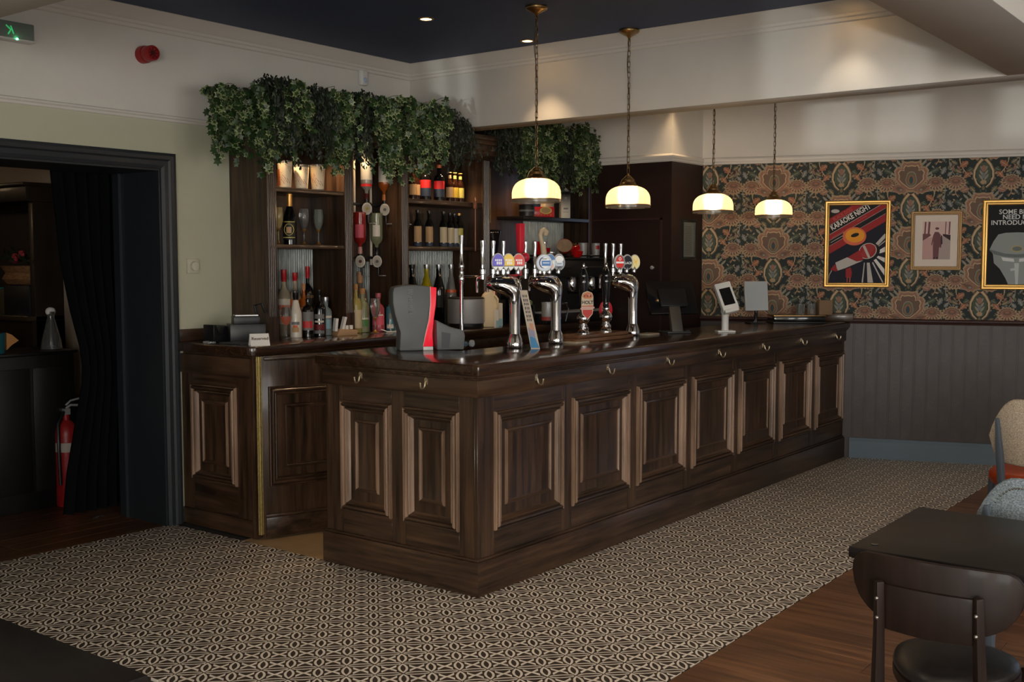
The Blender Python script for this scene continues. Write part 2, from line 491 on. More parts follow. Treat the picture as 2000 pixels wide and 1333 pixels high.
# ---- left wall with the doorway to the other room
RZ = 2.445                                          # picture rail
DX0, DX1, DZ, WT = -1.45, -0.05, 2.15, 0.47
wl = MB()
for (x0, x1, z0, z1) in ((DX1, 4.6, 0, RZ), (DX0, DX1, DZ, RZ), (REAR_X, DX0, 0, RZ)):
    wl.box(x0, W, z0, x1, W+WT, z1, 0)
wl.box(REAR_X, W, RZ, 4.6, W+WT, CEIL+0.02, 1)
struct(wl.build('wall_left', [CREAM, PLASTER], merge=False))
def rail_profile(name, x0, x1, z):
    b = MB()
    prof = [(0, 0.034), (0.012, 0.034), (0.020, 0.028), (0.020, 0.018), (0.011, 0.012), (0.008, 0), (0.0, -0.004)]
    n = len(prof); vs = [(x, W-p, z+q) for x in (x0, x1) for p, q in prof]
    b.add(vs, [(i, (i+1) % n, n+(i+1) % n, n+i) for i in range(n)]+[tuple(range(n)), tuple(range(n, 2*n))[::-1]])
    return struct(b.build(name, TRIMW, smooth=20))
rail_profile('trim_8', REAR_X, BX, RZ-0.01)
# doorway joinery
door = struct(MB().box(DX1-0.012, W-0.004, 0, DX1-0.001, W+WT, DZ-0.001).box(DX0+0.001, W-0.004, 0, DX0+0.012, W+WT, DZ-0.001).box(DX0+0.012, W-0.004, DZ-0.012, DX1-0.012, W+WT, DZ-0.001).build('door_1', NAVYD, merge=False))
def architrave(face_y, sg):
    b = MB()
    prof = [(0.0, 0.012), (0.02, 0.020), (0.045, 0.020), (0.055, 0.030), (0.075, 0.034), (0.092, 0.030), (0.092, 0.0)]
    path = [(DX1, 0.0), (DX1, DZ), (DX0, DZ), (DX0, 0.0)]
    off = [(1, 0), (1, 1), (-1, 1), (-1, 0)]
    n = len(prof); vs = []
    for (x, z), (ox, oz) in zip(path, off):
        for ins, h in [(0.0, 0.0)]+prof:
            vs.append((x+ox*ins, face_y+sg*h, z+oz*ins))
    n += 1
    for k in range(3):
        b.add(vs[k*n:(k+2)*n], [(i, (i+1) % n, n+(i+1) % n, n+i) for i in range(n)])
    return b
architrave(W, -1).build('architrave', NAVYD, door, smooth=20)
MB().box(DX1-0.016, W+0.40, 0, DX1, W+WT, DZ).box(DX1-0.03, W+0.385, 0, DX1, W+0.40, DZ).build('door_stop', NAVYD, door)
# maroon upstand where the counter meets the wall, and plain skirting
struct(MB().box(0.05, W-0.022, 1.117, 0.457, W, 1.19).build('trim_9', WOODX, bevel=0.004))

# ---- papered wall
UW0, UW1 = -1.21, 3.2
pw = MB(WM).box(UW0-0.3, 0, -0.16, UW1, CEIL+0.05, 0)
pw = MB(WM)
pw.box(UW0-0.3, 1.115, -0.16, UW1, 2.42, 0, 0); pw.box(UW0-0.3, 2.42, -0.16, UW1, CEIL+0.05, 0, 1); pw.box(UW0-0.3, -0.02, -0.16, UW1, 1.115, 0, 2)
WP_BG = flat('wallpaper_ground', 33, 44, 42, 0.7)
def wainscot_mat():
    m = mat('embossed_brown_dado_paper', rgb(66, 57, 55), 0.42, spec=0.45)
    g = N(m, 'ShaderNodeNewGeometry'); dp = N(m, 'ShaderNodeVectorMath', operation='DOT_PRODUCT'); dp.inputs[1].default_value = WE
    L(m, g.outputs['Position'], dp.inputs[0])
    sp = N(m, 'ShaderNodeSeparateXYZ'); L(m, g.outputs['Position'], sp.inputs[0])
    def mm(op, a, b=None):
        n = N(m, 'ShaderNodeMath', operation=op)
        for i, v in enumerate((a, b)):
            if v is None: continue
            if isinstance(v, (int, float)): n.inputs[i].default_value = v
            else: L(m, v, n.inputs[i])
        return n.outputs[0]
    u = dp.outputs['Value']
    s1 = mm('SINE', mm('MULTIPLY', u, 2*PI/0.094))
    s2 = mm('SINE', mm('MULTIPLY', u, 2*PI/0.012))
    flw = mm('MULTIPLY', mm('SINE', mm('MULTIPLY', u, 2*PI/0.188)), mm('SINE', mm('MULTIPLY', sp.outputs[2], 2*PI/0.26)))
    no = N(m, 'ShaderNodeTexVoronoi'); no.inputs['Scale'].default_value = 42; L(m, g.outputs['Position'], no.inputs['Vector'])
    band = mm('GREATER_THAN', s1, 0.72)
    h = mm('ADD', mm('MULTIPLY', band, mm('MULTIPLY', s2, 0.6)), mm('MULTIPLY', no.outputs['Distance'], mm('ADD', 0.4, mm('MULTIPLY', flw, 0.6))))
    bp = N(m, 'ShaderNodeBump'); bp.inputs['Strength'].default_value = 0.16; bp.inputs['Distance'].default_value = 0.004
    L(m, h, bp.inputs['Height']); L(m, bp.outputs['Normal'], bsdf(m).inputs['Normal'])
    cr = N(m, 'ShaderNodeValToRGB'); cr.color_ramp.elements[0].position = 0.1; cr.color_ramp.elements[0].color = rgb(64, 55, 53); cr.color_ramp.elements[1].position = 0.9; cr.color_ramp.elements[1].color = rgb(72, 63, 60)
    L(m, h, cr.inputs['Fac']); L(m, cr.outputs['Color'], bsdf(m).inputs['Base Color'])
    return m
wall_right = struct(pw.build('wall_right', [WP_BG, PLASTER, wainscot_mat()], merge=False))
def wall_run(name, prof, m, u0=UW0, u1=UW1):
    b = MB(WM); n = len(prof)
    vs = [(u, v, w) for u in (u0, u1) for w, v in prof]
    b.add(vs, [(i, (i+1) % n, n+(i+1) % n, n+i) for i in range(n)]+[tuple(range(n)), tuple(range(n, 2*n))[::-1]])
    return struct(b.build(name, m, smooth=20))
wall_run('trim_10', [(0, 2.408), (0.012, 2.410), (0.016, 2.425), (0.022, 2.432), (0.026, 2.450), (0.018, 2.462), (0, 2.468)], TRIMW)
wall_run('trim_11', [(0, 1.098), (0.014, 1.100), (0.018, 1.112), (0.030, 1.120), (0.032, 1.134), (0.020, 1.142), (0, 1.142)], mat('maroon_dado_rail', rgb(58, 34, 31), 0.4))
wall_run('baseboard_right', [(0, 0), (0.020, 0), (0.020, 0.138), (0.014, 0.150), (0.010, 0.162), (0, 0.164)], SLATE, u0=0.02)

# ---- printed floral wallpaper: one repeat of flat print, laid over the wall as joined pieces
WPC = {'rose': (148, 110, 94), 'tan': (172, 144, 114), 'cream': (196, 170, 134), 'brown': (112, 90, 76), 'blue': (118, 122, 124), 'teal': (50, 78, 84),
       'olive': (112, 104, 82), 'grey': (146, 142, 128), 'moss': (74, 84, 70), 'rust': (158, 104, 80), 'dark': (36, 46, 44)}
WPN = list(WPC); WPM = [flat('print_'+k, *WPC[k], rough=0.75) for k in WPN]
RU, RV = 0.53, 0.515
motif = []                                           # (colour index, layer, polygon) in one repeat
def pr(c, layer, pts, mirror=True, cx=0.0):
    motif.append((WPN.index(c), layer, [(cx+x, y) for x, y in pts]))
    if mirror: motif.append((WPN.index(c), layer, [(cx-x, y) for x, y in pts][::-1]))
def blob(cx, cy, rx, ry, k, amp, n=40, rot=0.0, a0=0, a1=2*PI):
    out = []
    for i in range(n):
        a = a0+(a1-a0)*i/(n if abs(a1-a0-2*PI) < 1e-6 else n-1)
        r = 1+amp*abs(math.sin(k*a/2))-amp*0.5
        x, y = rx*r*math.cos(a), ry*r*math.sin(a)
        out.append((cx+x*math.cos(rot)-y*math.sin(rot), cy+x*math.sin(rot)+y*math.cos(rot)))
    return out
def leaf(x0, y0, x1, y1, wd, lobes=0):
    d = Vector((x1-x0, y1-y0)); n = Vector((-d.y, d.x)); n.normalize()
    a, b = [], []
    K = 7
    for i in range(K+1):
        t = i/K; w = wd*math.sin(PI*min(1, t*0.96+0.04))**0.8*(1+(0.35 if lobes and i % 2 else -0.15 if lobes else 0))
        a.append((x0+d.x*t+n.x*w, y0+d.y*t+n.y*w)); b.append((x0+d.x*t-n.x*w, y0+d.y*t-n.y*w))
    return a+b[::-1]
def stroke(pts, w0, w1):
    a, b = [], []
    m = len(pts)
    for i, p in enumerate(pts):
        q0, q1 = pts[max(i-1, 0)], pts[min(i+1, m-1)]
        d = Vector((q1[0]-q0[0], q1[1]-q0[1])); d.normalize()
        w = w0+(w1-w0)*i/(m-1)
        a.append((p[0]-d.y*w, p[1]+d.x*w)); b.append((p[0]+d.y*w, p[1]-d.x*w))
    return a+b[::-1]
# palmette at the top of the repeat (centre y = .37)
def palmette(cy):
    half = lambda pts: pts+[(-x, y) for x, y in pts[::-1]]
    for c, k, ly in (('tan', 1.0, 3), ('rose', 0.90, 4), ('cream', 0.76, 5), ('brown', 0.70, 6), ('grey', 0.52, 7), ('olive', 0.46, 8), ('rust', 0.30, 9), ('teal', 0.21, 10)):
        if k > 0.6:
            pts = [(0.0, 0.125), (0.035, 0.118), (0.055, 0.128), (0.07, 0.10), (0.066, 0.075), (0.10, 0.082), (0.118, 0.055), (0.108, 0.02), (0.112, -0.01), (0.085, -0.045), (0.05, -0.075), (0.02, -0.10)]
            pts = [(x*k*1.12, y*k*1.08+cy) for x, y in pts]
        else:
            pts = [(0.0, 0.13), (0.03, 0.128), (0.06, 0.10), (0.072, 0.05), (0.085, 0.0), (0.07, -0.06), (0.03, -0.10)] if k > 0.25 else [(0, 0.16), (0.05, 0.10), (0.075, 0.0), (0.05, -0.11), (0.0, -0.15)]
            pts = [(x*k, y*k+cy-0.015) for x, y in pts]
        pr(c, ly, half(pts), mirror=False)
    for x, y, xx, yy in ((0.075, 0.115, 0.115, 0.15), (0.10, 0.10, 0.145, 0.125), (0.115, 0.01, 0.16, 0.02), (0.11, 0.035, 0.165, 0.055)):
        pr('grey', 2, leaf(x, cy+y-0.02, xx, cy+yy, 0.009))
    # scroll wings under the palmette
    for c, k, ly in (('tan', 1.0, 3), ('rose', 0.82, 4), ('brown', 0.45, 5)):
        pr(c, ly, blob(0.085, cy-0.085, 0.062*k, 0.036*k, 9, 0.28, 30, 0.35))
    pr('rust', 6, blob(0.125, cy-0.085, 0.011, 0.016, 3, 0.0, 10)); pr('grey', 6, blob(0.075, cy-0.092, 0.012, 0.008, 3, 0.0, 10))
palmette(0.385)
# ogee ring with a sprig inside (below the palmette)
og = [(0.012, 0.262), (0.045, 0.222), (0.066, 0.175), (0.068, 0.125), (0.048, 0.075), (0.018, 0.045)]
pr('cream', 8, stroke(og, 0.0085, 0.004)); pr('brown', 7, stroke([(x+0.003, y-0.003) for x, y in og], 0.013, 0.008))
pr('moss', 2, blob(0, 0.15, 0.055, 0.09, 2, 0.0, 20), mirror=False)
for dy in (0.0, 0.035, 0.07):
    pr('grey', 4, leaf(0.004, 0.10+dy, 0.036-dy*0.15, 0.148+dy*0.9, 0.008))
pr('blue', 5, blob(0, 0.135, 0.014, 0.022, 5, 0.2, 14), mirror=False); pr('rose', 5, blob(0, 0.19, 0.017, 0.026, 5, 0.3, 14), mirror=False)
pr('tan', 5, blob(0, 0.085, 0.022, 0.016, 5, 0.3, 14), mirror=False); pr('olive', 5, leaf(0, 0.06, 0, 0.02, 0.012), mirror=False)
# side flowers with petals
def flower(cx, cy, r):
    pr('tan', 4, blob(cx, cy, r*1.1, r*0.86, 17, 0.24, 60)); pr('brown', 5, blob(cx, cy+r*0.04, r*0.92, r*0.70, 17, 0.18, 50))
    pr('rose', 6, blob(cx, cy+r*0.10, r*0.74, r*0.52, 13, 0.30, 40)); pr('brown', 7, blob(cx, cy+r*0.22, r*0.46, r*0.28, 9, 0.3, 30)); pr('rust', 8, blob(cx, cy+r*0.28, r*0.24, r*0.13, 7, 0.3, 16))
    for i in range(7):
        a = PI*1.08+PI*0.84*i/6
        pr('cream', 7, leaf(cx+r*0.55*math.cos(a), cy+r*0.1+r*0.42*math.sin(a), cx+r*1.0*math.cos(a), cy+r*0.06+r*0.80*math.sin(a), r*0.05))
flower(0.182, 0.335, 0.066); flower(0.200, 0.082, 0.066)
pr('cream', 3, stroke([(0.178, 0.285), (0.172, 0.24), (0.15, 0.19), (0.12, 0.15), (0.095, 0.13)], 0.003, 0.003))
pr('tan', 3, stroke([(0.205, 0.03), (0.198, 0.0), (0.18, -0.03)], 0.003, 0.003)); pr('grey', 3, stroke([(0.243, 0.36), (0.255, 0.30), (0.25, 0.23), (0.225, 0.17), (0.20, 0.13)], 0.0026, 0.0026))
# big lobed leaves
for c, x0, y0, x1, y1, w in (('rust', 0.115, 0.245, 0.175, 0.205, 0.022), ('rose', 0.105, 0.04, 0.165, 0.015, 0.022), ('rust', 0.14, 0.12, 0.095, 0.175, 0.018), ('olive', 0.06, 0.01, 0.10, 0.055, 0.016),
                             ('olive', 0.235, 0.255, 0.19, 0.225, 0.014), ('moss', 0.15, 0.43, 0.21, 0.46, 0.018), ('blue', 0.225, 0.41, 0.255, 0.47, 0.016), ('moss', 0.08, 0.195, 0.125, 0.165, 0.015),
                             ('blue', 0.23, 0.17, 0.262, 0.135, 0.014), ('moss', 0.11, 0.09, 0.15, 0.075, 0.014), ('olive', 0.16, 0.16, 0.215, 0.19, 0.014)):
    pr(c, 3, leaf(x0, y0, x1, y1, w, 1)); pr('cream' if c != 'moss' else 'grey', 4, leaf(x0, y0, x0+(x1-x0)*0.8, y0+(y1-y0)*0.8, 0.0022))
rs = random.Random(5)
for k in range(120):                                   # small filling leaves
    x, y, a, l = rs.uniform(0.015, 0.262), rs.uniform(0, RV), rs.uniform(0, 2*PI), rs.uniform(0.018, 0.042)
    pr(rs.choice(['moss', 'olive', 'olive', 'grey', 'blue', 'tan', 'grey', 'brown', 'brown', 'rose']), 1, leaf(x, y, x+l*math.cos(a), y+l*math.sin(a), l*0.22))
wp = MB(WM)
for ci in range(-1, 9):
    for rj in range(-2, 4):
        cu = -1.145+ci*RU; cv = 1.104+rj*RV+(0.5*RV if ci % 2 else 0)
        for c, ly, pts in motif:
            q = [(cu+x, cv+y) for x, y in pts]
            if max(p[1] for p in q) > 2.409 or min(p[1] for p in q) < 1.135:
                q = clip(clip(q, 0, 2.409, 0, 1), 0, 1.135, 0, -1)
            if len(q) < 3: continue
            if min(p[0] for p in q) < UW0+0.01: q = clip(q, UW0+0.01, 0, -1, 0)
            if len(q) < 3: continue
            half = RU*0.25+0.002
            wp.poly([(x, y, 0.0003+ly*0.00018+(0.00005 if ci % 2 else 0)) for x, y in q], c)
o = wp.build('wallpaper_print', WPM, wall_right, recalc=False, merge=False, smooth=0)
o['kind'] = 'stuff'

# ---- maroon cupboard corner between back bar and papered wall
PX, PY = 3.83, 1.107
struct(MB().box(PX, PY, 0, PX+0.03, 1.885, 2.405, 0).box(PX, PY, 2.405, PX+0.03, W, CEIL+0.03, 1).build('wall_back', [MAROON, PLASTER], merge=False))
struct(MB().box(PX+0.03, PY, 0, wallx(PY)+0.0, PY+0.03, 2.405, 0).box(PX+0.03, PY, 2.405, wallx(PY), PY+0.03, CEIL+0.03, 1).build('wall_stub', [MAROON, PLASTER], merge=False))
prf = [(0, 0.0), (0.012, 0.002), (0.016, 0.018), (0.022, 0.025), (0.026, 0.042), (0.018, 0.054), (0, 0.06)]
b = MB(); pth = [(PX, W), (PX, PY), (wallx(PY), PY)]; ofs = [(-1, 0), (-1, -1), (0, -1)]; n = len(prf)
vs = [(p[0]+o_[0]*h, p[1]+o_[1]*h, 2.408+v) for p, o_ in zip(pth, ofs) for h, v in prf]
for k in range(2): b.add(vs[k*n:(k+2)*n], [(i, (i+1) % n, n+(i+1) % n, n+i) for i in range(n)])
struct(b.build('trim_12', TRIMW, smooth=20))
dr2 = struct(MB().box(PX-0.004, 1.205, 0, PX, 1.84, 1.94).build('door_2', MAROON, bevel=0.0015, seg=1))
MB().box(PX-0.012, 1.19, 0, PX, 1.205, 1.955).box(PX-0.012, 1.19, 1.94, PX, 1.86, 1.955).build('door_frame', mat('maroon_gloss_edge', rgb(62, 40, 38), 0.35), dr2)
MB().lathe([(0.006, 0), (0.006, 0.018), (0.014, 0.024), (0.016, 0.034), (0.010, 0.042), (0.0001, 0.043)], n=14).build('door_knob', STEEL, None)
kn = bpy.data.objects['door_knob']; kn.parent = dr2; kn.rotation_euler = (0, -PI/2, 0); kn.location = (PX-0.004, 1.262, 1.552)
struct(MB().box(PX-0.006, 1.872, 0, PX+0.03, 1.892, 2.405).build('trim_13', mat('lit_edge_maroon', rgb(78, 62, 56), 0.4)))  # lit end of the partition put in as a paler strip

# ---- walls out of the frame that hold the windows, and the wall closing the back
def window_wall(name, fixed, lo, hi, wins, axis):
    """wall slab at fixed coordinate with window openings"""
    b = MB(); edges = [lo]
    def bx(a0, a1, z0, z1):
        if axis == 'x': b.box(fixed-0.2, a0, z0, fixed, a1, z1)
        else: b.box(a0, fixed-0.2, z0, a1, fixed, z1)
    cur = lo
    for a, c in sorted(wins):
        bx(cur, a, 0, CEIL+0.1); bx(a, c, 0, WZ0); bx(a, c, WZ1, CEIL+0.1); cur = c
    bx(cur, hi, 0, CEIL+0.1)
    return struct(b.build(name, PLASTER, merge=False))
window_wall('wall_rear', REAR_X, SIDE_Y-0.2, 3.0, REAR_WIN, 'x')
window_wall('wall_side', SIDE_Y, REAR_X, 8.0, SIDE_WIN, 'y')
k = 0
for axis, fixed, wins in (('x', REAR_X, REAR_WIN), ('y', SIDE_Y, SIDE_WIN)):
    for a, c in wins:
        k += 1
        b = MB()
        def bx(a0, a1, z0, z1):
            if axis == 'x': b.box(fixed-0.08, a0, z0, fixed-0.03, a1, z1)
            else: b.box(a0, fixed-0.08, z0, a1, fixed-0.03, z1)
        t = 0.05
        bx(a, a+t, WZ0, WZ1); bx(c-t, c, WZ0, WZ1); bx(a+t, c-t, WZ0, WZ0+t); bx(a+t, c-t, WZ1-t, WZ1); bx(a+t, c-t, 2.0, 2.05)
        bx((a+c)/2-0.02, (a+c)/2+0.02, WZ0+t, 2.0)
        for q in range(1, 6):
            xx = a+t+(c-a-2*t)*q/6; bx(xx-0.012, xx+0.012, 2.05, WZ1-t)
        struct(b.build('window_%d' % k, TRIMW, merge=False))

# ---- the other room seen through the doorway
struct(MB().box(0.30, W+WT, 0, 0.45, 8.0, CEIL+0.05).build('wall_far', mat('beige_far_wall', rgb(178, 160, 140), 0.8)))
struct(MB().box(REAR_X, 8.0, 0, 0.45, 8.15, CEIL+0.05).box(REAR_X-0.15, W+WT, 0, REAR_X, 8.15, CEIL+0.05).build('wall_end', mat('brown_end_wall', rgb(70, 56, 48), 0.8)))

# ================================================================ BAR COUNTER
bar = thing('bar_counter', 'long dark oak panelled bar counter with polished top and brass coat hooks', 'bar counter')
ZT = 1.117
def barpoly(o, inner=0.56, deep=1.036):
    """outline of the bar pushed out by o (papered wall closes the far end)"""
    return [(-o, -o), (wallx(-o)-0.002, -o), (wallx(inner)-0.002, inner), (0.54, inner), (0.54, deep+o), (-o, deep+o)]
split_axis(MB().prism(barpoly(0.018), 0, 0.165).prism(barpoly(0.010), 0.165, 0.178).build('plinth', [WOODX, WOODY], bar, bevel=0.004))
MB().prism(barpoly(-0.014), 0.178, 0.955).build('carcass', WOODX, bar)
split_axis(MB().prism(barpoly(0.014), 0.957, 1.040).build('frieze', [WOODX, WOODY], bar, bevel=0.004))
MB().prism(barpoly(0.020), 1.040, 1.050).prism(barpoly(0.030), 1.050, 1.063).build('cornice_moulding', MOULDH, bar, bevel=0.004)
MB().prism(barpoly(0.042, 0.575), 1.063, ZT).build('countertop', TOPW, bar, bevel=0.010, seg=3)
PAN_L = [(0.124+0.6665*i, 0.704+0.6665*i) for i in range(7)]
PAN_S = [(0.111, 0.472), (0.557, 0.918)]
PZ0, PZ1 = 0.297, 0.880
BOL = [(0.0, 0.0), (0.0, 0.011), (0.002, 0.016), (0.006, 0.018), (0.010, 0.016), (0.011, 0.008), (0.014, 0.008), (0.015, 0.020), (0.019, 0.0245), (0.024, 0.0255), (0.029, 0.0235), (0.032, 0.018), (0.033, 0.009), (0.036, 0.009), (0.037, 0.015), (0.041, 0.017), (0.045, 0.014), (0.048, 0.006), (0.054, 0.0), (0.062, -0.008)]
INN = [(0.0, 0.0), (0.004, 0.010), (0.012, 0.012), (0.016, 0.006), (0.024, 0.004)]
def panel_unit(parent, a0, a1, z0, z1, axis, base, ins=0.095):
    """field board with bolection moulding and raised centre, facing minus axis"""
    p = MB()
    if axis == 'y': p.box(a0+0.03, base-0.002+0.008, z0+0.03, a1-0.03, base+0.014, z1-0.03)
    else: p.box(base+0.006, a0+0.03, z0+0.03, base+0.014, a1-0.03, z1-0.03)
    pn = p.build('panel', WOODZ, parent)
    MB().ring(a0, a1, z0, z1, BOL, 0, axis, base, -1, 1).build('moulding', [MOULD, WOODX if axis == 'y' else WOODY], pn, smooth=25)  # upright faces take the pale lit colour, level ones stay dark
    b = MB(); b.ring(a0+ins, a1-ins, z0+ins+0.015, z1-ins, INN, 0, axis, base+0.007, -1, 1)
    b2 = (a0+ins+0.024, a1-ins-0.024, z0+ins+0.039, z1-ins-0.024)
    if axis == 'y': b.add([(b2[0], base+0.003, b2[2]), (b2[1], base+0.003, b2[2]), (b2[1], base+0.003, b2[3]), (b2[0], base+0.003, b2[3])], [(0, 1, 2, 3)], 2)
    else: b.add([(base+0.003, b2[0], b2[2]), (base+0.003, b2[1], b2[2]), (base+0.003, b2[1], b2[3]), (base+0.003, b2[0], b2[3])], [(0, 1, 2, 3)], 2)
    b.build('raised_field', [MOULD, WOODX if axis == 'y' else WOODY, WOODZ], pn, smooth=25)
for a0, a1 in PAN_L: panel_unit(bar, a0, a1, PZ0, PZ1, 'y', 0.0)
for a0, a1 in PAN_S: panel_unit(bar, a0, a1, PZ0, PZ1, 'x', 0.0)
# stiles and rails between the panels
edges = [0.0]+[(PAN_L[i][1]+PAN_L[i+1][0])/2 for i in range(6)]+[4.74]
xs = [(0.0, PAN_L[0][0]+0.004)]+[(PAN_L[i][1]-0.004, PAN_L[i+1][0]+0.004) for i in range(6)]+[(PAN_L[6][1]-0.004, wallx(0)-0.003)]
for a, c in xs: MB().box(a, 0.0, 0.178, c, 0.016, 0.957).build('stile', WOODZ, bar, bevel=0.002, seg=1)
for a0, a1 in PAN_L:
    MB().box(a0+0.004, 0.002, PZ1-0.004, a1-0.004, 0.016, 0.957).build('rail', WOODX, bar, bevel=0.0015, seg=1)
    MB().box(a0+0.004, 0.002, 0.178, a1-0.004, 0.016, PZ0+0.004).build('rail', WOODX, bar, bevel=0.0015, seg=1)
for a, c in ((0.016, 0.115), (0.468, 0.561), (0.914, 1.036)): MB().box(0.0, a+(0.0005 if a == 0 else 0), 0.178, 0.016, c, 0.957).build('stile', WOODZ, bar, bevel=0.002, seg=1)
for a0, a1 in PAN_S:
    MB().box(0.002, a0+0.004, PZ1-0.004, 0.016, a1-0.004, 0.957).build('rail', WOODY, bar, bevel=0.0015, seg=1)
    MB().box(0.002, a0+0.004, 0.178, 0.016, a1-0.004, PZ0+0.004).build('rail', WOODY, bar, bevel=0.0015, seg=1)
# brass coat hooks under the counter edge
def hook_mesh():
    b = MB()
    b.prism([(-0.010, -0.006), (0.010, -0.006), (0.010, 0.022), (0.0, 0.030), (-0.010, 0.022)], -0.003, 0.0, plane='xz')
    pts = [(0, -0.002, 0.012), (0, -0.010, 0.002), (0, -0.013, -0.012), (0, -0.018, -0.022), (0, -0.028, -0.026), (0, -0.038, -0.021), (0, -0.043, -0.010), (0, -0.044, 0.0)]
    b.tube(pts, [0.0045]*7+[0.0035], 8); b.ball((0, -0.044, 0.002), 0.0055, 6)
    return b
h0 = hook_mesh().build('coat_hook', mat('pale_brass_hook', (0.55, 0.45, 0.30, 1), 0.28, 0.9), None); h0.parent = bar; h0.location = (0.453, -0.014, 1.008)
for x in (1.124, 1.793, 2.472, 3.148, 3.818, 4.5):
    h = h0.copy(); COL.objects.link(h); h.location = (x, -0.014, 1.008)
for y in (0.761, 0.310):
    h = h0.copy(); COL.objects.link(h); h.location = (-0.014, y, 1.008); h.rotation_euler = (0, 0, -PI/2)
# low oak block closing the counter against the wall
MB(WM).box(-0.20, ZT, 0.001, 0.03, 1.185, 0.075).build('end_block', WOODY, bar, bevel=0.006)

# ================================================================ BACK COUNTER with its end panel
bc = thing('back_counter', 'dark oak back counter under the bottle shelves with panelled end', 'counter')
BY = 1.71
MB().box(0.062, BY-0.008, 0, 3.82, W-0.002, 0.10).build('plinth', WOODY, bc, bevel=0.004)
MB().box(0.084, BY+0.014, 0.10, 3.82, W-0.002, 1.062).build('carcass', WOODX, bc)
MB().box(0.062, BY-0.008, 0.93, 3.82, W-0.002, 1.045).build('frieze', WOODY, bc, bevel=0.004)
pl = [(0.020+0.05*(1-math.cos(a)), BY-0.045+0.05*(1-math.sin(a))) for a in [PI/2*i/6 for i in range(7)]]
pl = [(0.025, W-0.002)]+pl+[(3.825, BY-0.045), (3.825, W-0.002)]
MB().prism(pl, 1.062, ZT).build('countertop', TOPW, bc, bevel=0.008, seg=3)
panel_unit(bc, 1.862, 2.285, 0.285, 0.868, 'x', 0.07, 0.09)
for a, c in ((BY, 1.868), (2.279, W-0.003)): MB().box(0.07, a, 0.10, 0.086, c, 0.93).build('stile', WOODZ, bc, bevel=0.002, seg=1)
MB().box(0.072, 1.866, 0.862, 0.086, 2.281, 0.93).build('rail', WOODY, bc, bevel=0.0015, seg=1)
MB().box(0.072, 1.866, 0.10, 0.086, 2.281, 0.29).build('rail', WOODY, bc, bevel=0.0015, seg=1)
MB().box(0.06, BY-0.012, 0.0, 0.10, BY+0.02, 1.06).build('corner_post', WOODZ, bc, bevel=0.003)
MB().box(0.6, BY-0.004, 0.14, 0.64, BY+0.014, 0.93).box(1.4, BY-0.004, 0.14, 1.44, BY+0.014, 0.93).box(2.2, BY-0.004, 0.14, 2.24, BY+0.014, 0.93).box(3.0, BY-0.004, 0.14, 3.04, BY+0.014, 0.93).build('cupboard_stiles', WOODZ, bc)

# ---- half open gate between the two counters
GD = Vector((0.945, -0.33, 0)).normalized(); GN = Vector((GD.y, -GD.x, 0))
gate = thing('bar_gate', 'panelled oak half gate standing ajar on a tall brass piano hinge', 'gate', (0.072, 1.668, 0), math.atan2(GD.y, GD.x))
def gb(): return MB()
GWD = 0.64
gb().box(0.012, 0.0, 0.012, GWD, 0.034, 1.062).build('gate_leaf', WOODZ, gate, world=False, bevel=0.003)
p = gb().box(0.09, -0.004, 0.36, GWD-0.06, 0.0, 0.84).build('panel', WOODZ, gate, world=False)
gb().ring(0.055, GWD-0.02, 0.305, 0.885, BOL, 0, 'y', 0.0, -1, 1).build('moulding', [WOODZ, MOULDH], p, world=False, smooth=25)
gb().ring(0.148, GWD-0.11, 0.408, 0.780, INN, 0, 'y', -0.004, -1, 1).build('raised_field', [WOODZ, MOULDH], p, world=False, smooth=25)
gb().box(0.03, -0.014, 0.012, GWD, 0.0, 0.125).box(0.03, -0.010, 0.125, GWD, 0.0, 0.142).build('kick_rail', WOODX, gate, world=False, bevel=0.003)
gb().box(0.03, -0.012, 1.035, GWD, 0.0, 1.055).build('cap_moulding', MOULDH, gate, world=False, bevel=0.004)
hg = gb()
hg.box(-0.016, -0.006, 0.03, 0.0, -0.003, 1.06); hg.box(0.002, -0.006, 0.03, 0.016, -0.003, 1.06); hg.tube([(0.0, -0.009, 0.03), (0.0, -0.009, 1.06)], 0.006, 10)
hng = hg.build('piano_hinge', BRASSB, gate, world=False)
sb = gb()
for i in range(11): 
    for xx in (-0.011, 0.011): sb.ball((xx, -0.0065, 0.08+i*0.095), 0.0028, 4)
sb.build('screws', BRASS, hng, world=False)

# ================================================================ BACK BAR (bottle shelves)
bb = thing('back_bar', 'tall dark oak back bar with fluted posts and open bottle shelves', 'back bar')
FY = 2.04
XA, XB, XC, XD, XE = 0.457, 1.117, 1.66, 2.57, 4.13
MB().box(XA, FY+0.01, ZT, XA+0.03, W-0.002, 2.42).build('side_panel', WOODZ, bb)
for x in (XB+0.012, XC+0.012, XD+0.02): MB().box(x, FY+0.01, ZT, x+0.045, W-0.002, 2.42).build('divider', WOODZ, bb)
MB().box(XE, FY+0.06, ZT, XE+0.02, W-0.002, 2.42).build('side_panel', WOODZ, bb)
def fluted(x0, x1):
    n = 4; w = (x1-x0); pts = [(x0, FY+0.02), (x0, FY-0.002)]
    m = 0.008; fw = (w-2*m)/n
    for i in range(n):
        for k in range(7):
            a = PI*k/6
            pts.append((x0+m+fw*i+fw*0.12+fw*0.76*k/6, FY-0.002+0.0075*math.sin(a)))
    pts += [(x1, FY-0.002), (x1, FY+0.02)]
    b = MB(); b.prism(pts, 1.26, 2.40)
    b.box(x0-0.002, FY-0.006, ZT, x1+0.002, FY+0.02, 1.26)
    return b
for a, c in ((XA+0.008, XA+0.083), (XB, XB+0.075), (XC, XC+0.075), (XD, XD+0.088)): fluted(a, c).build('fluted_post', WOODZ, bb, smooth=30)
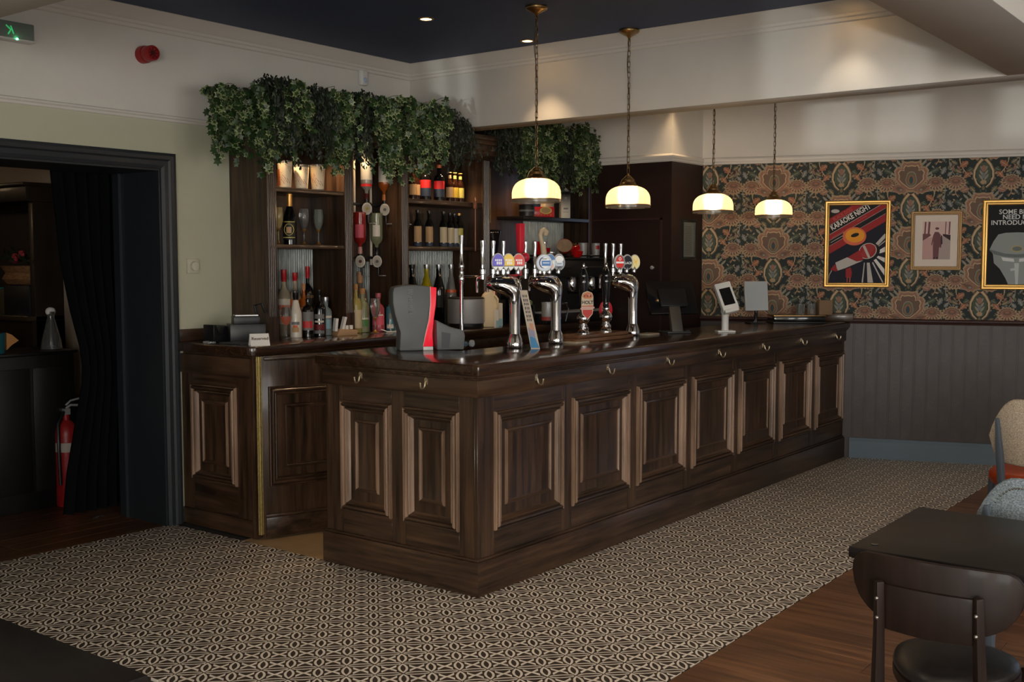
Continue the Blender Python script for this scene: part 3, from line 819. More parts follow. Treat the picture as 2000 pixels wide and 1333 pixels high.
def shelf(x0, x1, z, th=0.026): MB().box(x0, FY+0.004, z-th, x1, W-0.012, z).build('shelf', WOODX, bb, bevel=0.003)
shelf(XA+0.03, XB+0.012, 2.060); shelf(XA+0.03, XB+0.012, 1.708)
shelf(XC+0.057, XD+0.02, 2.047, 0.034); shelf(XC+0.057, XD+0.02, 1.711, 0.03)
MB().box(3.17, 2.10, 1.945, XE, W-0.012, 1.972).build('shelf', BLACKW, bb, bevel=0.003)
for (x0, x1, z0, z1, m) in ((XA+0.03, XB+0.012, 1.69, 2.42, WOODZ), (XB+0.057, XC+0.012, 1.60, 2.42, ORANGEW), (XC+0.057, XD+0.02, 1.69, 2.42, WOODZ), (XD+0.065, 3.52, ZT, 2.42, ORANGEW), (3.52, XE, 1.95, 2.42, WOODZ)):
    MB().box(x0, W-0.012, z0, x1, W-0.003, z1).build('back_board', m, bb)
def corrugated(x0, x1, z0, z1, y):
    b = MB(); n = int((x1-x0)/0.0026); vs = []
    for i in range(n+1):
        x = x0+(x1-x0)*i/n; yy = y+0.0048*math.sin(2*PI*(x-x0)/0.0195)
        vs += [(x, yy, z0), (x, yy, z1)]
    b.add(vs, [(2*i, 2*i+2, 2*i+3, 2*i+1) for i in range(n)])
    return b.build('corrugated_sheet', GALV, bb, recalc=False, smooth=80)
corrugated(XA+0.03, XB+0.012, ZT, 1.69, W-0.02); corrugated(XB+0.057, XC+0.012, ZT, 1.60, W-0.02); corrugated(XC+0.057, XD+0.02, ZT, 1.69, W-0.02); corrugated(3.52, XE, ZT, 1.95, W-0.02)
MB().box(XD+0.09, FY+0.004, 1.90, XD+0.104, FY+0.018, 2.32).build('brass_strip', mat('pale_brass_strip', (0.42, 0.34, 0.17, 1), 0.35, 0.6), bb)
# canopy with cornice
b = MB(); b.box(XA, 1.93, 2.40, XE, W-0.002, 2.43); b.box(XA, 1.93, 2.43, BX-0.003, W-0.002, 2.56); b.box(BX-0.003, 1.93, 2.43, XE, W-0.002, 2.545)
b.box(XA-0.02, 1.90, 2.47, XE, 1.93, 2.50); b.box(XA-0.035, 1.875, 2.50, XE, 1.93, 2.535); b.box(XA, FY-0.002, 2.37, XE, FY+0.018, 2.40)
b.build('canopy', WOODX, bb, bevel=0.003, merge=False)

# ================================================================ LIGHT FITTINGS
def shade_mat():
    m = bpy.data.materials.new('ribbed_opal_glass'); m.use_nodes = True
    nt = m.node_tree; nt.nodes.clear()
    out = nt.nodes.new('ShaderNodeOutputMaterial'); tr = nt.nodes.new('ShaderNodeBsdfTranslucent'); rf = nt.nodes.new('ShaderNodeBsdfRefraction'); gl = nt.nodes.new('ShaderNodeBsdfGlossy')
    m1 = nt.nodes.new('ShaderNodeMixShader'); m2 = nt.nodes.new('ShaderNodeMixShader')
    tr.inputs['Color'].default_value = (0.48, 0.385, 0.26, 1); rf.inputs['Color'].default_value = (1, 0.95, 0.86, 1); rf.inputs['Roughness'].default_value = 0.5; rf.inputs['IOR'].default_value = 1.33
    gl.inputs['Roughness'].default_value = 0.15; gl.inputs['Color'].default_value = (0.9, 0.9, 0.9, 1)
    m1.inputs[0].default_value = 0.42; m2.inputs[0].default_value = 0.06
    df = nt.nodes.new('ShaderNodeBsdfDiffuse'); df.inputs['Color'].default_value = (0.80, 0.66, 0.46, 1); m0 = nt.nodes.new('ShaderNodeMixShader'); m0.inputs[0].default_value = 0.3
    nt.links.new(tr.outputs[0], m0.inputs[1]); nt.links.new(df.outputs[0], m0.inputs[2])
    nt.links.new(m0.outputs[0], m1.inputs[1]); nt.links.new(rf.outputs[0], m1.inputs[2]); tp = nt.nodes.new('ShaderNodeBsdfTransparent'); tp.inputs['Color'].default_value = (1, 0.95, 0.86, 1); m3 = nt.nodes.new('ShaderNodeMixShader'); m3.inputs[0].default_value = 0.24
    nt.links.new(m1.outputs[0], m3.inputs[1]); nt.links.new(tp.outputs[0], m3.inputs[2]); nt.links.new(m3.outputs[0], m2.inputs[1]); nt.links.new(gl.outputs[0], m2.inputs[2]); nt.links.new(m2.outputs[0], out.inputs[0])
    return m
BULB = mat('warm_bulb', (1, 0.9, 0.7, 1), 0.5, emit=(1.0, 0.73, 0.43, 1), estr=130)
def pendant(label):
    t = thing('pendant_lamp', label, 'lamp', group='brass chain pendants over the bar')
    D = CEIL-1.94                                     # drop from ceiling to shade rim
    b = MB(); b.lathe([(0.0001, 0.0), (0.062, 0.0), (0.064, -0.010), (0.060, -0.018), (0.045, -0.026), (0.030, -0.034), (0.014, -0.042), (0.010, -0.050), (0.0001, -0.052)], n=28)
    b.build('ceiling_rose', BRASS, t, world=False)
    b = MB(); z0 = -0.058; pitch = 0.033; nl = int((D-0.205-0.058)/pitch)
    b.tube([(0.011*math.cos(2*PI*i/12), 0, -0.060+0.011*math.sin(2*PI*i/12)) for i in range(12)], 0.0026, 6, closed=True)
    for k in range(nl):
        zc = z0-0.024-k*pitch; pts = []
        for i in range(12):
            a = 2*PI*i/12
            q = 0.0085*math.cos(a); h = 0.0125*(1 if math.sin(a) > 0 else -1)*(1 if abs(math.sin(a)) > 0.3 else 0)+0.0085*math.sin(a)
            pts.append((q, 0, zc+h) if k % 2 else (0, q, zc+h))
        b.tube(pts, 0.0022, 6, closed=True)
    b.build('chain', BRASS, t, world=False)
    zb = -D
    b = MB(); pts = [(0.006, 0.004, -0.05)]
    for k in range(1, 25):
        f_ = k/24; w = 0.010+0.028*math.exp(-((f_-0.20)/0.07)**2)*1.1
        pts.append((-w*math.cos(0.4), -w*math.sin(0.4)+0.006*math.sin(9*f_), -0.05-(D-0.24)*f_))
    b.tube(pts, 0.0024, 6); b.build('flex', mat('braided_flex', (0.05, 0.035, 0.02, 1), 0.6), t, world=False)
    b = MB(); b.lathe([(0.062, zb+0.135), (0.060, zb+0.141), (0.050, zb+0.146), (0.046, zb+0.156), (0.036, zb+0.162), (0.034, zb+0.175), (0.022, zb+0.184), (0.019, zb+0.196), (0.009, zb+0.200), (0.007, zb+0.214), (0.0001, zb+0.215)], n=24)
    g = b.build('gallery', BRASS, t, world=False)
    b = MB()
    for k in range(3):
        a = 2*PI*k/3+0.5
        b.tube([(0.060*math.cos(a), 0.060*math.sin(a), zb+0.140), (0.045*math.cos(a), 0.045*math.sin(a), zb+0.175), (0.010*math.cos(a), 0.010*math.sin(a), zb+0.205)], 0.0022, 6)
    b.build('support_arms', BRASS, g, world=False)
    prof = [(0.1405, 0.0), (0.1405, 0.040), (0.140, 0.058), (0.137, 0.074), (0.131, 0.090), (0.120, 0.106), (0.104, 0.119), (0.084, 0.129), (0.062, 0.136)]
    b = MB(); n = 72; vs = []
    for r, z in prof:
        for i in range(n):
            a = 2*PI*i/n; rr = r+(0.0010 if i % 2 else -0.0010)
            vs.append((rr*math.cos(a), rr*math.sin(a), zb+z))
    b.add(vs, [(j*n+i, j*n+(i+1) % n, (j+1)*n+(i+1) % n, (j+1)*n+i) for j in range(len(prof)-1) for i in range(n)])
    b.build('glass_shade', shade_mat(), t, world=False, smooth=60)
    b = MB(); b.lathe([(0.1412, 0.014), (0.1436, 0.0148), (0.1442, 0.0165), (0.1436, 0.0185), (0.1412, 0.0195), (0.1412, 0.014)], c=(0, 0, zb), n=48)
    b.build('rim_band', BRASS, t, world=False)
    b = MB(); b.ball((0, 0, zb+0.062), 0.036, 10, sc=(1, 1, 1.25)); bl = b.build('bulb', BULB, t, world=False)
    b = MB(); b.lathe([(0.018, zb+0.098), (0.020, zb+0.104), (0.020, zb+0.138), (0.0001, zb+0.139)], n=16); b.build('lamp_holder', BRASS, bl, world=False)
    return t
LP = [(1.145, 0.492), (2.005, 0.402), (3.04, 0.335), (4.006, 0.31)]
pn = pendant('nearest and largest glass pendant lamp on a brass chain, first from the ivy')
pn.location = (*LP[0], CEIL)
for (x, y), lb in zip(LP[1:], ('second glass pendant lamp from the ivy, with a loose loop of flex by its chain', 'third glass pendant lamp from the ivy, half against the flowered wallpaper', 'farthest glass pendant lamp, wholly in front of the flowered wallpaper')):
    dup(pn, (x, y, CEIL), label=lb)
DL = mat('downlight_lens', (1, 0.9, 0.7, 1), 0.4, emit=(1.0, 0.72, 0.42, 1), estr=6)
def downlight(x, y, label, power, z=CEIL, col=WARM):
    if label: t = thing('ceiling_downlight', label, 'ceiling light', (x, y, z), group='recessed spotlights in the ceiling')
    else:
        t = bpy.data.objects.new('downlight', None); COL.objects.link(t); t.location = (x, y, z); t.parent = ceil  # unlabelled fittings are out of view, added to brighten floor and seats
    b = MB(); b.lathe([(0.034, -0.001), (0.036, -0.006), (0.046, -0.005), (0.048, 0.0)], n=24); b.build('bezel', BRASS, t, world=False)
    b = MB(); b.lathe([(0.0001, -0.0022), (0.033, -0.0022)], n=20); b.build('lens', DL, t, world=False)
    spot_light('downlight_beam', (x, y, z-0.012), (x, y, 0), power, col, 78, 0.9, 0.02)
downlight(1.001, 1.206, 'small brass rimmed downlight in the middle of the navy ceiling', 20)
downlight(1.891, 1.112, 'small brass rimmed downlight close beside the first pendant chain and the beam', 46)
downlight(3.71, 0.975, 'small brass rimmed downlight hidden behind the beam by the maroon corner', 20, CEIL+0.011)
for x, y in ((0.1, -0.9), (1.0, -0.9), (-0.8, -0.9), (-0.8, 0.3)): downlight(x, y, None, 26, CEIL, (1.0, 0.84, 0.64))      # unseen downlights added above the view to brighten the floor
for x, y in ((3.1, -0.85), (4.1, -1.7)): downlight(x, y, None, 24, CEIL+0.011, (1.0, 0.84, 0.64))  # unseen, added behind the beam to light the far floor
downlight(1.93, -0.98, None, 16, CEIL, (1.0, 0.84, 0.64))  # one more unseen fitting added for the floor
for x, y in ((-1.1, -3.0), (0.6, -2.9)): downlight(x, y, None, 18, CEIL+0.011, (1.0, 0.84, 0.64))  # unseen, added past the second beam to light table and chairs
for x in (0.62, 0.98): spot_light('shelf_spot', (x, 2.10, 2.385), (x, 2.16, 1.2), 15.0, WARM, 110, 0.8, 0.015)
for x in (1.42,): spot_light('shelf_spot', (x, 2.16, 2.385), (x, 2.22, 1.2), 4.5, WARM, 110, 0.8, 0.015)
for x in (1.95, 2.35): spot_light('shelf_spot', (x, 2.10, 2.385), (x, 2.16, 1.2), 9.0, WARM, 110, 0.8, 0.015)
for x in (2.9, 3.4): spot_light('shelf_spot', (x, 2.16, 2.385), (x, 2.25, 1.2), 5.5, WARM, 110, 0.8, 0.015)

# ================================================================ WALL FITTINGS
t = thing('alarm_sounder', 'round red fire alarm sounder high on the plaster left wall', 'alarm', (-0.149, W, 2.80))
Ry = Matrix.Rotation(PI/2, 4, 'X')
b = MB(Ry); b.lathe([(0.0001, 0), (0.050, 0), (0.050, 0.035), (0.047, 0.045), (0.0001, 0.045)], n=28); b.build('base', REDP, t, world=False)
b = MB(Ry); b.lathe([(0.043, 0.045), (0.045, 0.052), (0.044, 0.105), (0.040, 0.112), (0.034, 0.112), (0.032, 0.104), (0.0001, 0.102)], n=28); b.build('horn', REDP, t, world=False)
b = MB(Ry); b.lathe([(0.012, 0.102), (0.013, 0.108), (0.010, 0.112), (0.0001, 0.112)], n=14)
for k in range(8):
    a = 2*PI*k/8; b.tube([(0.014*math.cos(a), 0.014*math.sin(a), 0.106), (0.032*math.cos(a), 0.032*math.sin(a), 0.106)], 0.0028, 5)
b.build('grille', flat('dark_red_grille', 70, 14, 16), t, world=False)
t = thing('motion_sensor', 'white rounded motion sensor above the ivy near the corner', 'sensor', (1.626, W, 2.90))
b = MB(); b.box(-0.033, -0.042, -0.055, 0.033, 0, 0.055); b.build('case', WHITEP, t, world=False, bevel=0.014, seg=3)
b = MB(); b.ball((0.0, -0.036, -0.018), 0.022, 8, sc=(1, 0.6, 1)); b.build('lens', mat('pearl_lens', rgb(176, 200, 220), 0.15), t, world=False)
t = thing('exit_sign', 'green lit emergency exit light box at the top left of the wall', 'sign', (-0.93, W, 2.79))
b = MB(); b.box(-0.22, -0.07, -0.030, 0.085, 0, 0.055); b.build('case', mat('pale_green_case', rgb(120, 132, 122), 0.35), t, world=False, bevel=0.006)
b = MB(); b.box(-0.22, -0.075, -0.040, 0.09, 0.0, -0.030); b.build('lower_lip', WHITEP, t, world=False, bevel=0.003)
b = MB(); b.ball((-0.015, -0.076, -0.034), 0.006, 6); b.build('green_lamp', mat('green_led', (0.1, 1, 0.3, 1), 0.4, emit=(0.08, 1.0, 0.35, 1), estr=14), t, world=False)
b = MB()
b.tube([(-0.03, -0.0715, -0.01), (-0.045, -0.0715, 0.03)], 0.0035, 6); b.tube([(-0.06, -0.0715, -0.015), (-0.045, -0.0715, 0.01), (-0.07, -0.0715, 0.03)], 0.004, 6)
b.build('running_figure', mat('green_pictogram', (0.1, 0.8, 0.3, 1), 0.4, emit=(0.05, 0.8, 0.25, 1), estr=0.25), t, world=False)
t = thing('wall_dial', 'square cream thermostat dial on the wall between doorway and back bar', 'thermostat', (0.166, W, 1.573))
b = MB(); b.box(-0.045, -0.016, -0.045, 0.045, 0, 0.045); b.build('plate', mat('cream_plate', rgb(196, 192, 172), 0.4), t, world=False, bevel=0.005)
b = MB(Ry); b.lathe([(0.028, 0.014), (0.029, 0.020), (0.026, 0.034), (0.0001, 0.035)], n=24); b.box(-0.003, -0.024, 0.034, 0.003, 0.024, 0.038); b.build('knob', mat('cream_knob', rgb(206, 202, 184), 0.35), t, world=False)

# ================================================================ FRAMED PICTURES on the papered wall
def picture(name, label, u0, u1, v0, v1, fw, fm, depth=0.022):
    t = thing(name, label, 'picture')
    c = WM @ Vector(((u0+u1)/2, v0, 0)); t.location = c
    M = Matrix.Translation(-c) @ WM
    b = MB(M)
    prof = [(0.0, 0.002), (0.0, depth*0.75), (fw*0.18, depth), (fw*0.45, depth*0.95), (fw*0.62, depth*0.7), (fw*0.85, depth*0.75), (fw, depth*0.45), (fw, 0.003)]
    loops = []
    for ins, h in prof:
        loops.append([(u0+ins, v0+ins, h), (u1-ins, v0+ins, h), (u1-ins, v1-ins, h), (u0+ins, v1-ins, h)])
    for j in range(len(prof)-1):
        for i in range(4):
            i2 = (i+1) % 4; b.add([loops[j][i], loops[j][i2], loops[j+1][i2], loops[j+1][i]], [(0, 1, 2, 3)])
    b.build('frame', fm, t, world=False, smooth=20)
    return t, M
def in_rect(pts, r):
    return clip(clip(clip(clip(pts, r[0], 0, -1, 0), r[1], 0, 1, 0), 0, r[2], 0, -1), 0, r[3], 0, 1)
KC = [flat('poster_navy', 24, 26, 42, 0.6, spec=0.25), flat('poster_red', 156, 44, 46, 0.6, spec=0.25), flat('poster_black', 26, 25, 28, 0.6, spec=0.25), flat('poster_grey', 196, 190, 184, 0.6, spec=0.25), flat('poster_amber', 240, 160, 50, 0.6, spec=0.25), flat('poster_orange', 214, 92, 40, 0.5), flat('poster_white', 230, 226, 220, 0.6, spec=0.25), flat('poster_rose', 190, 88, 84, 0.6, spec=0.25)]
u0, u1, v0, v1 = -0.2075, 0.30, 1.393, 2.092
t, M = picture('poster_frame', 'gilt framed red and black karaoke night poster with a microphone', u0, u1, v0, v1, 0.038, GOLD)
a0, a1, c0, c1 = u0+0.036, u1-0.036, v0+0.036, v1-0.036
PR = (a0, a1, c0, c1); pw_, ph_ = a1-a0, c1-c0
def Q(x, y): return (a0+pw_*x, c0+ph_*y)              # 0..1 poster coordinates
b = MB(M); lay = [0.0032]
def pp(c, pts, raw=False):
    q = in_rect(pts if raw else [Q(*p) for p in pts], PR)
    if len(q) >= 3:
        lay[0] += 0.00012; b.poly([(x, y, lay[0]) for x, y in q], c)
b.poly([(a0, c0, 0.003), (a1, c0, 0.003), (a1, c1, 0.003), (a0, c1, 0.003)], 0)
def band(c, yl, w):
    sl = 0.42
    pp(c, [(-0.05, yl-0.05*sl), (1.05, yl+1.05*sl), (1.05, yl+1.05*sl+w), (-0.05, yl-0.05*sl+w)])
band(2, 0.82, 0.30); band(1, 0.745, 0.085); band(3, 0.737, 0.005); band(2, 0.625, 0.11); band(3, 0.618, 0.006); band(1, 0.545, 0.072); band(3, 0.54, 0.004); band(2, 0.475, 0.062); band(3, 0.47, 0.004); band(1, 0.37, 0.098)
def ell(cx, cy, rx, ry, n=32, rot=0): return [(cx+rx*math.cos(2*PI*i/n)*math.cos(rot)-ry*math.sin(2*PI*i/n)*math.sin(rot), cy+(rx*math.cos(2*PI*i/n)*math.sin(rot)+ry*math.sin(2*PI*i/n)*math.cos(rot))*pw_/ph_) for i in range(n)]
pp(5, ell(0.45, 0.60, 0.21, 0.17)); pp(4, ell(0.46, 0.61, 0.17, 0.13)); pp(2, ell(0.46, 0.615, 0.075, 0.035, rot=0.3))
pp(3, ell(0.10, 0.925, 0.075, 0.035))
for c, pts in ((3, [(0.68, 0.26), (0.73, 0.26), (0.80, 0.0), (0.70, 0.0)]), (3, [(0.63, 0.26), (0.645, 0.26), (0.62, 0.0), (0.595, 0.0)]), (3, [(0.77, 0.26), (0.79, 0.27), (0.985, 0.0), (0.96, 0.0)]), (6, [(0.80, 0.29), (0.84, 0.31), (1.0, 0.17), (1.0, 0.09)]),
               (6, [(0.86, 0.37), (0.87, 0.41), (1.0, 0.47), (1.0, 0.40)]), (6, [(0.84, 0.33), (0.87, 0.35), (1.0, 0.32), (1.0, 0.26)]), (3, [(0.82, 0.50), (0.86, 0.47), (1.0, 0.58), (1.0, 0.62), (0.98, 0.63)]), (3, [(0.87, 0.47), (0.88, 0.465), (1.0, 0.535), (1.0, 0.55)])):
    pp(c, pts)
pp(2, ell(0.72, 0.40, 0.19, 0.165, rot=0.5)); pp(3, ell(0.69, 0.41, 0.165, 0.142, rot=0.5)); pp(1, ell(0.69, 0.41, 0.150, 0.128, rot=0.5))
for k in range(-5, 6):
    pp(7, [(0.69+k*0.025-0.07, 0.33), (0.69+k*0.025-0.064, 0.33), (0.69+k*0.025+0.076, 0.49), (0.69+k*0.025+0.07, 0.49)]) if abs(k) < 4 else None
pp(3, [(0.60, 0.47), (0.64, 0.485), (0.74, 0.33), (0.70, 0.32)])
pp(1, [(0.34, 0.33), (0.54, 0.42), (0.62, 0.30), (0.42, 0.25)]); pp(3, [(0.12, 0.26), (0.33, 0.33), (0.50, 0.275), (0.62, 0.29), (0.30, 0.19), (0.16, 0.155)]); pp(1, [(0.03, 0.17), (0.11, 0.24), (0.17, 0.155), (0.13, 0.145)])
pp(1, [(0.31, 0.07), (0.31, 0.18), (0.40, 0.20), (0.42, 0.13), (0.41, 0.07)]); pp(7, [(0.33, 0.0), (0.33, 0.07), (0.40, 0.07), (0.39, 0.0)]); pp(2, [(0.345, 0.0), (0.345, 0.065), (0.38, 0.065), (0.375, 0.0)])
pp(3, stroke([(0.06, 0.16), (0.015, 0.10), (0.0, 0.02)], 0.006, 0.005)) 
ang = math.atan2(0.42*ph_, pw_)
def put(txt, size, x, y, c, rot, bold=0.0, dz=0.0, align='LEFT', spacing=1.0, xs=1.0):
    vs, fs = text_mesh(txt, size, bold, 0.0, align, spacing=spacing)
    vs = [(v[0]*xs, v[1], v[2]) for v in vs]
    cx, cy = Q(x, y); lay[0] += 0.0002
    b.add([(cx+v[0]*math.cos(rot)-v[1]*math.sin(rot), cy+v[0]*math.sin(rot)+v[1]*math.cos(rot), lay[0]) for v in vs], fs, c)
put('KARAOKE NIGHT', 0.060, 0.03, 0.70, 6, ang, 0.0014, xs=0.73); put('BLACK DOG', 0.040, 0.07, 0.812, 7, ang, 0.0006, xs=0.74)
for k in range(3):
    pp(7, [(0.05, 0.575-0.004*k+0.0), (0.27, 0.575+0.22*0.42), (0.27, 0.585+0.22*0.42), (0.05, 0.585)]) if k == 0 else None
pp(3, [(0.03, 0.515), (0.24, 0.515+0.088), (0.24, 0.523+0.088), (0.03, 0.523)])
pp(7, [(0.50, 0.79), (0.66, 0.857), (0.66, 0.865), (0.50, 0.798)])
b.build('poster', KC, t, world=False, recalc=False, merge=False, smooth=0)
GLZ = mat('picture_glass', (1, 1, 1, 1), 0.03, trans=1.0, ior=1.15, alpha=0.25)
# small vintage photograph
u0, u1, v0, v1 = 0.453, 0.83, 1.533, 1.998
t, M = picture('photo_frame', 'small plain gilt frame with a mounted pinkish old photograph of a walker', u0, u1, v0, v1, 0.030, GOLDD, 0.016)
a0, a1, c0, c1 = u0+0.028, u1-0.028, v0+0.028, v1-0.028; PR = (a0, a1, c0, c1); pw_, ph_ = a1-a0, c1-c0
VC = [flat('mount_card', 226, 214, 202, 0.6, spec=0.25), flat('photo_pink', 200, 160, 156, 0.6, spec=0.25), flat('photo_pale', 220, 190, 184, 0.6, spec=0.25), flat('photo_plum', 116, 78, 82, 0.6, spec=0.25), flat('photo_dark', 62, 46, 50, 0.6, spec=0.25), flat('photo_grey', 176, 160, 156, 0.6, spec=0.25)]
b = MB(M); lay = [0.0032]
b.poly([(a0, c0, 0.003), (a1, c0, 0.003), (a1, c1, 0.003), (a0, c1, 0.003)], 0)
pp(1, [(0.19, 0.14), (0.83, 0.14), (0.83, 0.87), (0.19, 0.87)]); pp(2, [(0.19, 0.55), (0.83, 0.60), (0.83, 0.87), (0.19, 0.87)]); pp(5, [(0.55, 0.14), (0.83, 0.14), (0.83, 0.52), (0.62, 0.60)])
pp(3, [(0.19, 0.50), (0.38, 0.60), (0.36, 0.635), (0.19, 0.635)]); pp(4, [(0.65, 0.60), (0.83, 0.50), (0.83, 0.61), (0.65, 0.63)])
for x, w in ((0.22, 0.035), (0.30, 0.045), (0.78, 0.03), (0.70, 0.02)): pp(3, [(x, 0.62), (x+w, 0.62), (x+w*1.4, 0.86), (x+w*0.4, 0.87)])
pp(3, [(0.44, 0.15), (0.56, 0.15), (0.575, 0.38), (0.62, 0.36), (0.63, 0.44), (0.60, 0.62), (0.55, 0.67), (0.47, 0.67), (0.43, 0.60), (0.39, 0.42), (0.41, 0.41), (0.44, 0.50), (0.43, 0.38)]); pp(4, [(0.61, 0.42), (0.65, 0.44), (0.64, 0.58), (0.61, 0.62)])
pp(2, ell(0.535, 0.71, 0.045, 0.055)); pp(3, ell(0.52, 0.735, 0.045, 0.03)); pp(4, [(0.44, 0.145), (0.48, 0.145), (0.48, 0.18), (0.45, 0.18)]); pp(4, [(0.51, 0.145), (0.55, 0.145), (0.55, 0.18), (0.52, 0.18)])
b.build('photograph', VC, t, world=False, recalc=False, merge=False, smooth=0)
# beer advert poster cut by the frame
u0, u1, v0, v1 = 0.976, 1.483, 1.382, 2.08
t, M = picture('poster_frame', 'gilt framed black poster with serif heading above a grey shape, at the right edge', u0, u1, v0, v1, 0.042, GOLD)
a0, a1, c0, c1 = u0+0.040, u1-0.040, v0+0.040, v1-0.040; PR = (a0, a1, c0, c1); pw_, ph_ = a1-a0, c1-c0
GC = [flat('advert_black', 20, 20, 22, 0.6, spec=0.25), flat('advert_grey', 150, 158, 156, 0.6, spec=0.25), flat('advert_pale', 196, 202, 202, 0.6, spec=0.25), flat('advert_white', 220, 222, 222, 0.6, spec=0.25), flat('advert_gold', 178, 160, 110, 0.6, spec=0.25), flat('advert_mid', 110, 118, 118, 0.6, spec=0.25)]
b = MB(M); lay = [0.0032]
b.poly([(a0, c0, 0.003), (a1, c0, 0.003), (a1, c1, 0.003), (a0, c1, 0.003)], 0)
for dx, y, s in ((0, 0.91, 'SOME BEERS'), (0, 0.845, 'NEED NO'), (0, 0.775, 'INTRODUCTION')): put(s, 0.050, 0.5, y, 3, 0, 0.0007, align='CENTER')
sh = [(0.5, 0.655), (0.30, 0.65), (0.18, 0.63), (0.10, 0.54), (0.04, 0.44), (0.10, 0.385), (0.12, 0.27), (0.22, 0.20), (0.32, 0.08), (0.37, 0.0), (0.5, 0.0)]
pp(1, sh+[(1-x, y) for x, y in sh[::-1]]); s2 = [(0.5, 0.38), (0.30, 0.39), (0.06, 0.44), (0.04, 0.43), (0.12, 0.38), (0.30, 0.35), (0.5, 0.34)]
pp(5, s2+[(1-x, y) for x, y in s2[::-1]]); pp(3, [(0.24, 0.345), (0.45, 0.325), (0.46, 0.285), (0.27, 0.30)]); pp(3, [(0.54, 0.325), (0.76, 0.345), (0.73, 0.30), (0.54, 0.285)]); pp(2, [(0.46, 0.27), (0.54, 0.27), (0.53, 0.0), (0.49, 0.0)])
pp(2, [(0.40, 0.20), (0.48, 0.21), (0.48, 0.18), (0.40, 0.17)]); pp(4, ell(0.5, 0.45, 0.10, 0.06)); pp(5, ell(0.5, 0.45, 0.08, 0.04))
b.build('poster', GC, t, world=False, recalc=False, merge=False, smooth=0)
# narrow dark frame on the maroon wall
t = thing('notice_frame', 'narrow dark framed typed notice on the maroon wall', 'picture', (4.115, PY, 1.615))
b = MB(); b.ring(-0.122, 0.122, 0.0, 0.335, [(0, 0.0), (0, 0.016), (0.010, 0.020), (0.022, 0.014), (0.026, 0.002)], 0, 'y', 0.0, -1); b.build('frame', flat('black_green_frame', 30, 32, 28, 0.35), t, world=False)
b = MB(); b.poly([(-0.098, -0.002, 0.024), (0.098, -0.002, 0.024), (0.098, -0.002, 0.311), (-0.098, -0.002, 0.311)], 0)
for k in range(17):
    w = 0.05+0.02*((k*37) % 5)/5; b.poly([(-w, -0.0026, 0.045+k*0.014), (w, -0.0026, 0.045+k*0.014), (w, -0.0026, 0.0505+k*0.014), (-w, -0.0026, 0.0505+k*0.014)], 1)
b.build('notice', [flat('notice_paper', 120, 124, 116, 0.3), flat('notice_ink', 88, 88, 84, 0.3)], t, world=False, recalc=False, merge=False, smooth=0)

# ================================================================ ON THE BAR
def lens_badge(parent, c, face, wdt, hgt, prints, rim=WHITEP):
    """oval tap badge with flat printed shapes; prints = [(material, polygon in -1..1)]"""
    n = Vector((math.cos(face), math.sin(face), 0)); ex = Vector((0, 0, 1)).cross(n)
    M = frame_matrix(Vector(c), ex, Vector((0, 0, 1)), n)
    b = MB(M); vs = []; K = 28
    prof = [(0.86, -0.010), (1.0, -0.006), (1.0, 0.002), (0.93, 0.005)]
    for s_, d_ in prof:
        for i in range(K):
            a = 2*PI*i/K; vs.append((wdt*s_*math.cos(a), hgt*s_*math.sin(a)*(1.0+0.05*math.sin(a)), d_))
    b.add(vs, [(j*K+i, j*K+(i+1) % K, (j+1)*K+(i+1) % K, (j+1)*K+i) for j in range(3) for i in range(K)]+[tuple(range(K))[::-1], tuple(range(3*K, 4*K))])
    o = b.build('badge', rim, parent)
    mats = []; b = MB(M); z = 0.0052
    for m, pts in prints:
        if m not in mats: mats.append(m)
        q = []
        for x, y in pts:
            l = math.hypot(x, y); k_ = min(1.0, 0.90/l) if l > 0 else 1
            q.append((x*k_*wdt, y*k_*hgt*(1.0+0.05*min(1, y)), z))
        z += 0.0002; b.poly(q, mats.index(m))
    if prints: b.build('badge_print', mats, o, recalc=False, merge=False, smooth=0)
    return o, M, z
def circ(cx, cy, rx, ry, n=24, a0=0, a1=2*PI): return [(cx+rx*math.cos(a0+(a1-a0)*i/n), cy+ry*math.sin(a0+(a1-a0)*i/n)) for i in range(n+(0 if abs(a1-a0) > 6.28 else 1))]
IP = {k: mat('ink_'+k, rgb(*c), 0.3, emit=rgb(*c), estr=0.22) for k, c in dict(purple=(92, 80, 190), yellow=(236, 196, 70), red=(214, 46, 34), white=(236, 234, 228), black=(24, 24, 30), blue=(64, 118, 178), navy=(52, 62, 110), pale=(206, 214, 222), cream=(240, 222, 160), rose=(236, 190, 176), grey=(120, 124, 134)).items()}
def squares(mt, dy=0.12):
    out = []
    for k, (x, w) in enumerate(((-0.5, 0.2), (-0.22, 0.18), (0.04, 0.2), (0.32, 0.2))): out.append((mt, [(x, dy+0.05), (x+w, dy+0.05), (x+w, dy+0.25), (x, dy+0.25)]))
    for k, (x, w) in enumerate(((-0.28, 0.22), (0.02, 0.2), (0.3, 0.2))): out.append((mt, [(x, dy-0.32), (x+w, dy-0.32), (x+w, dy-0.02), (x, dy-0.02)]))
    return out
def tri(col): return [(IP['white'], circ(0, 0, .9, .9)), (IP[col], circ(0, 0, .9, .9, 30, PI*1.14, PI*1.86-2*PI)[::1]), (IP['black'], [(-.78, -.44), (.78, -.44), (.76, -.36), (-.76, -.36)])]+squares(IP['white'])
def bigoval(col): return [(IP[col], circ(0, 0, .9, .9))]
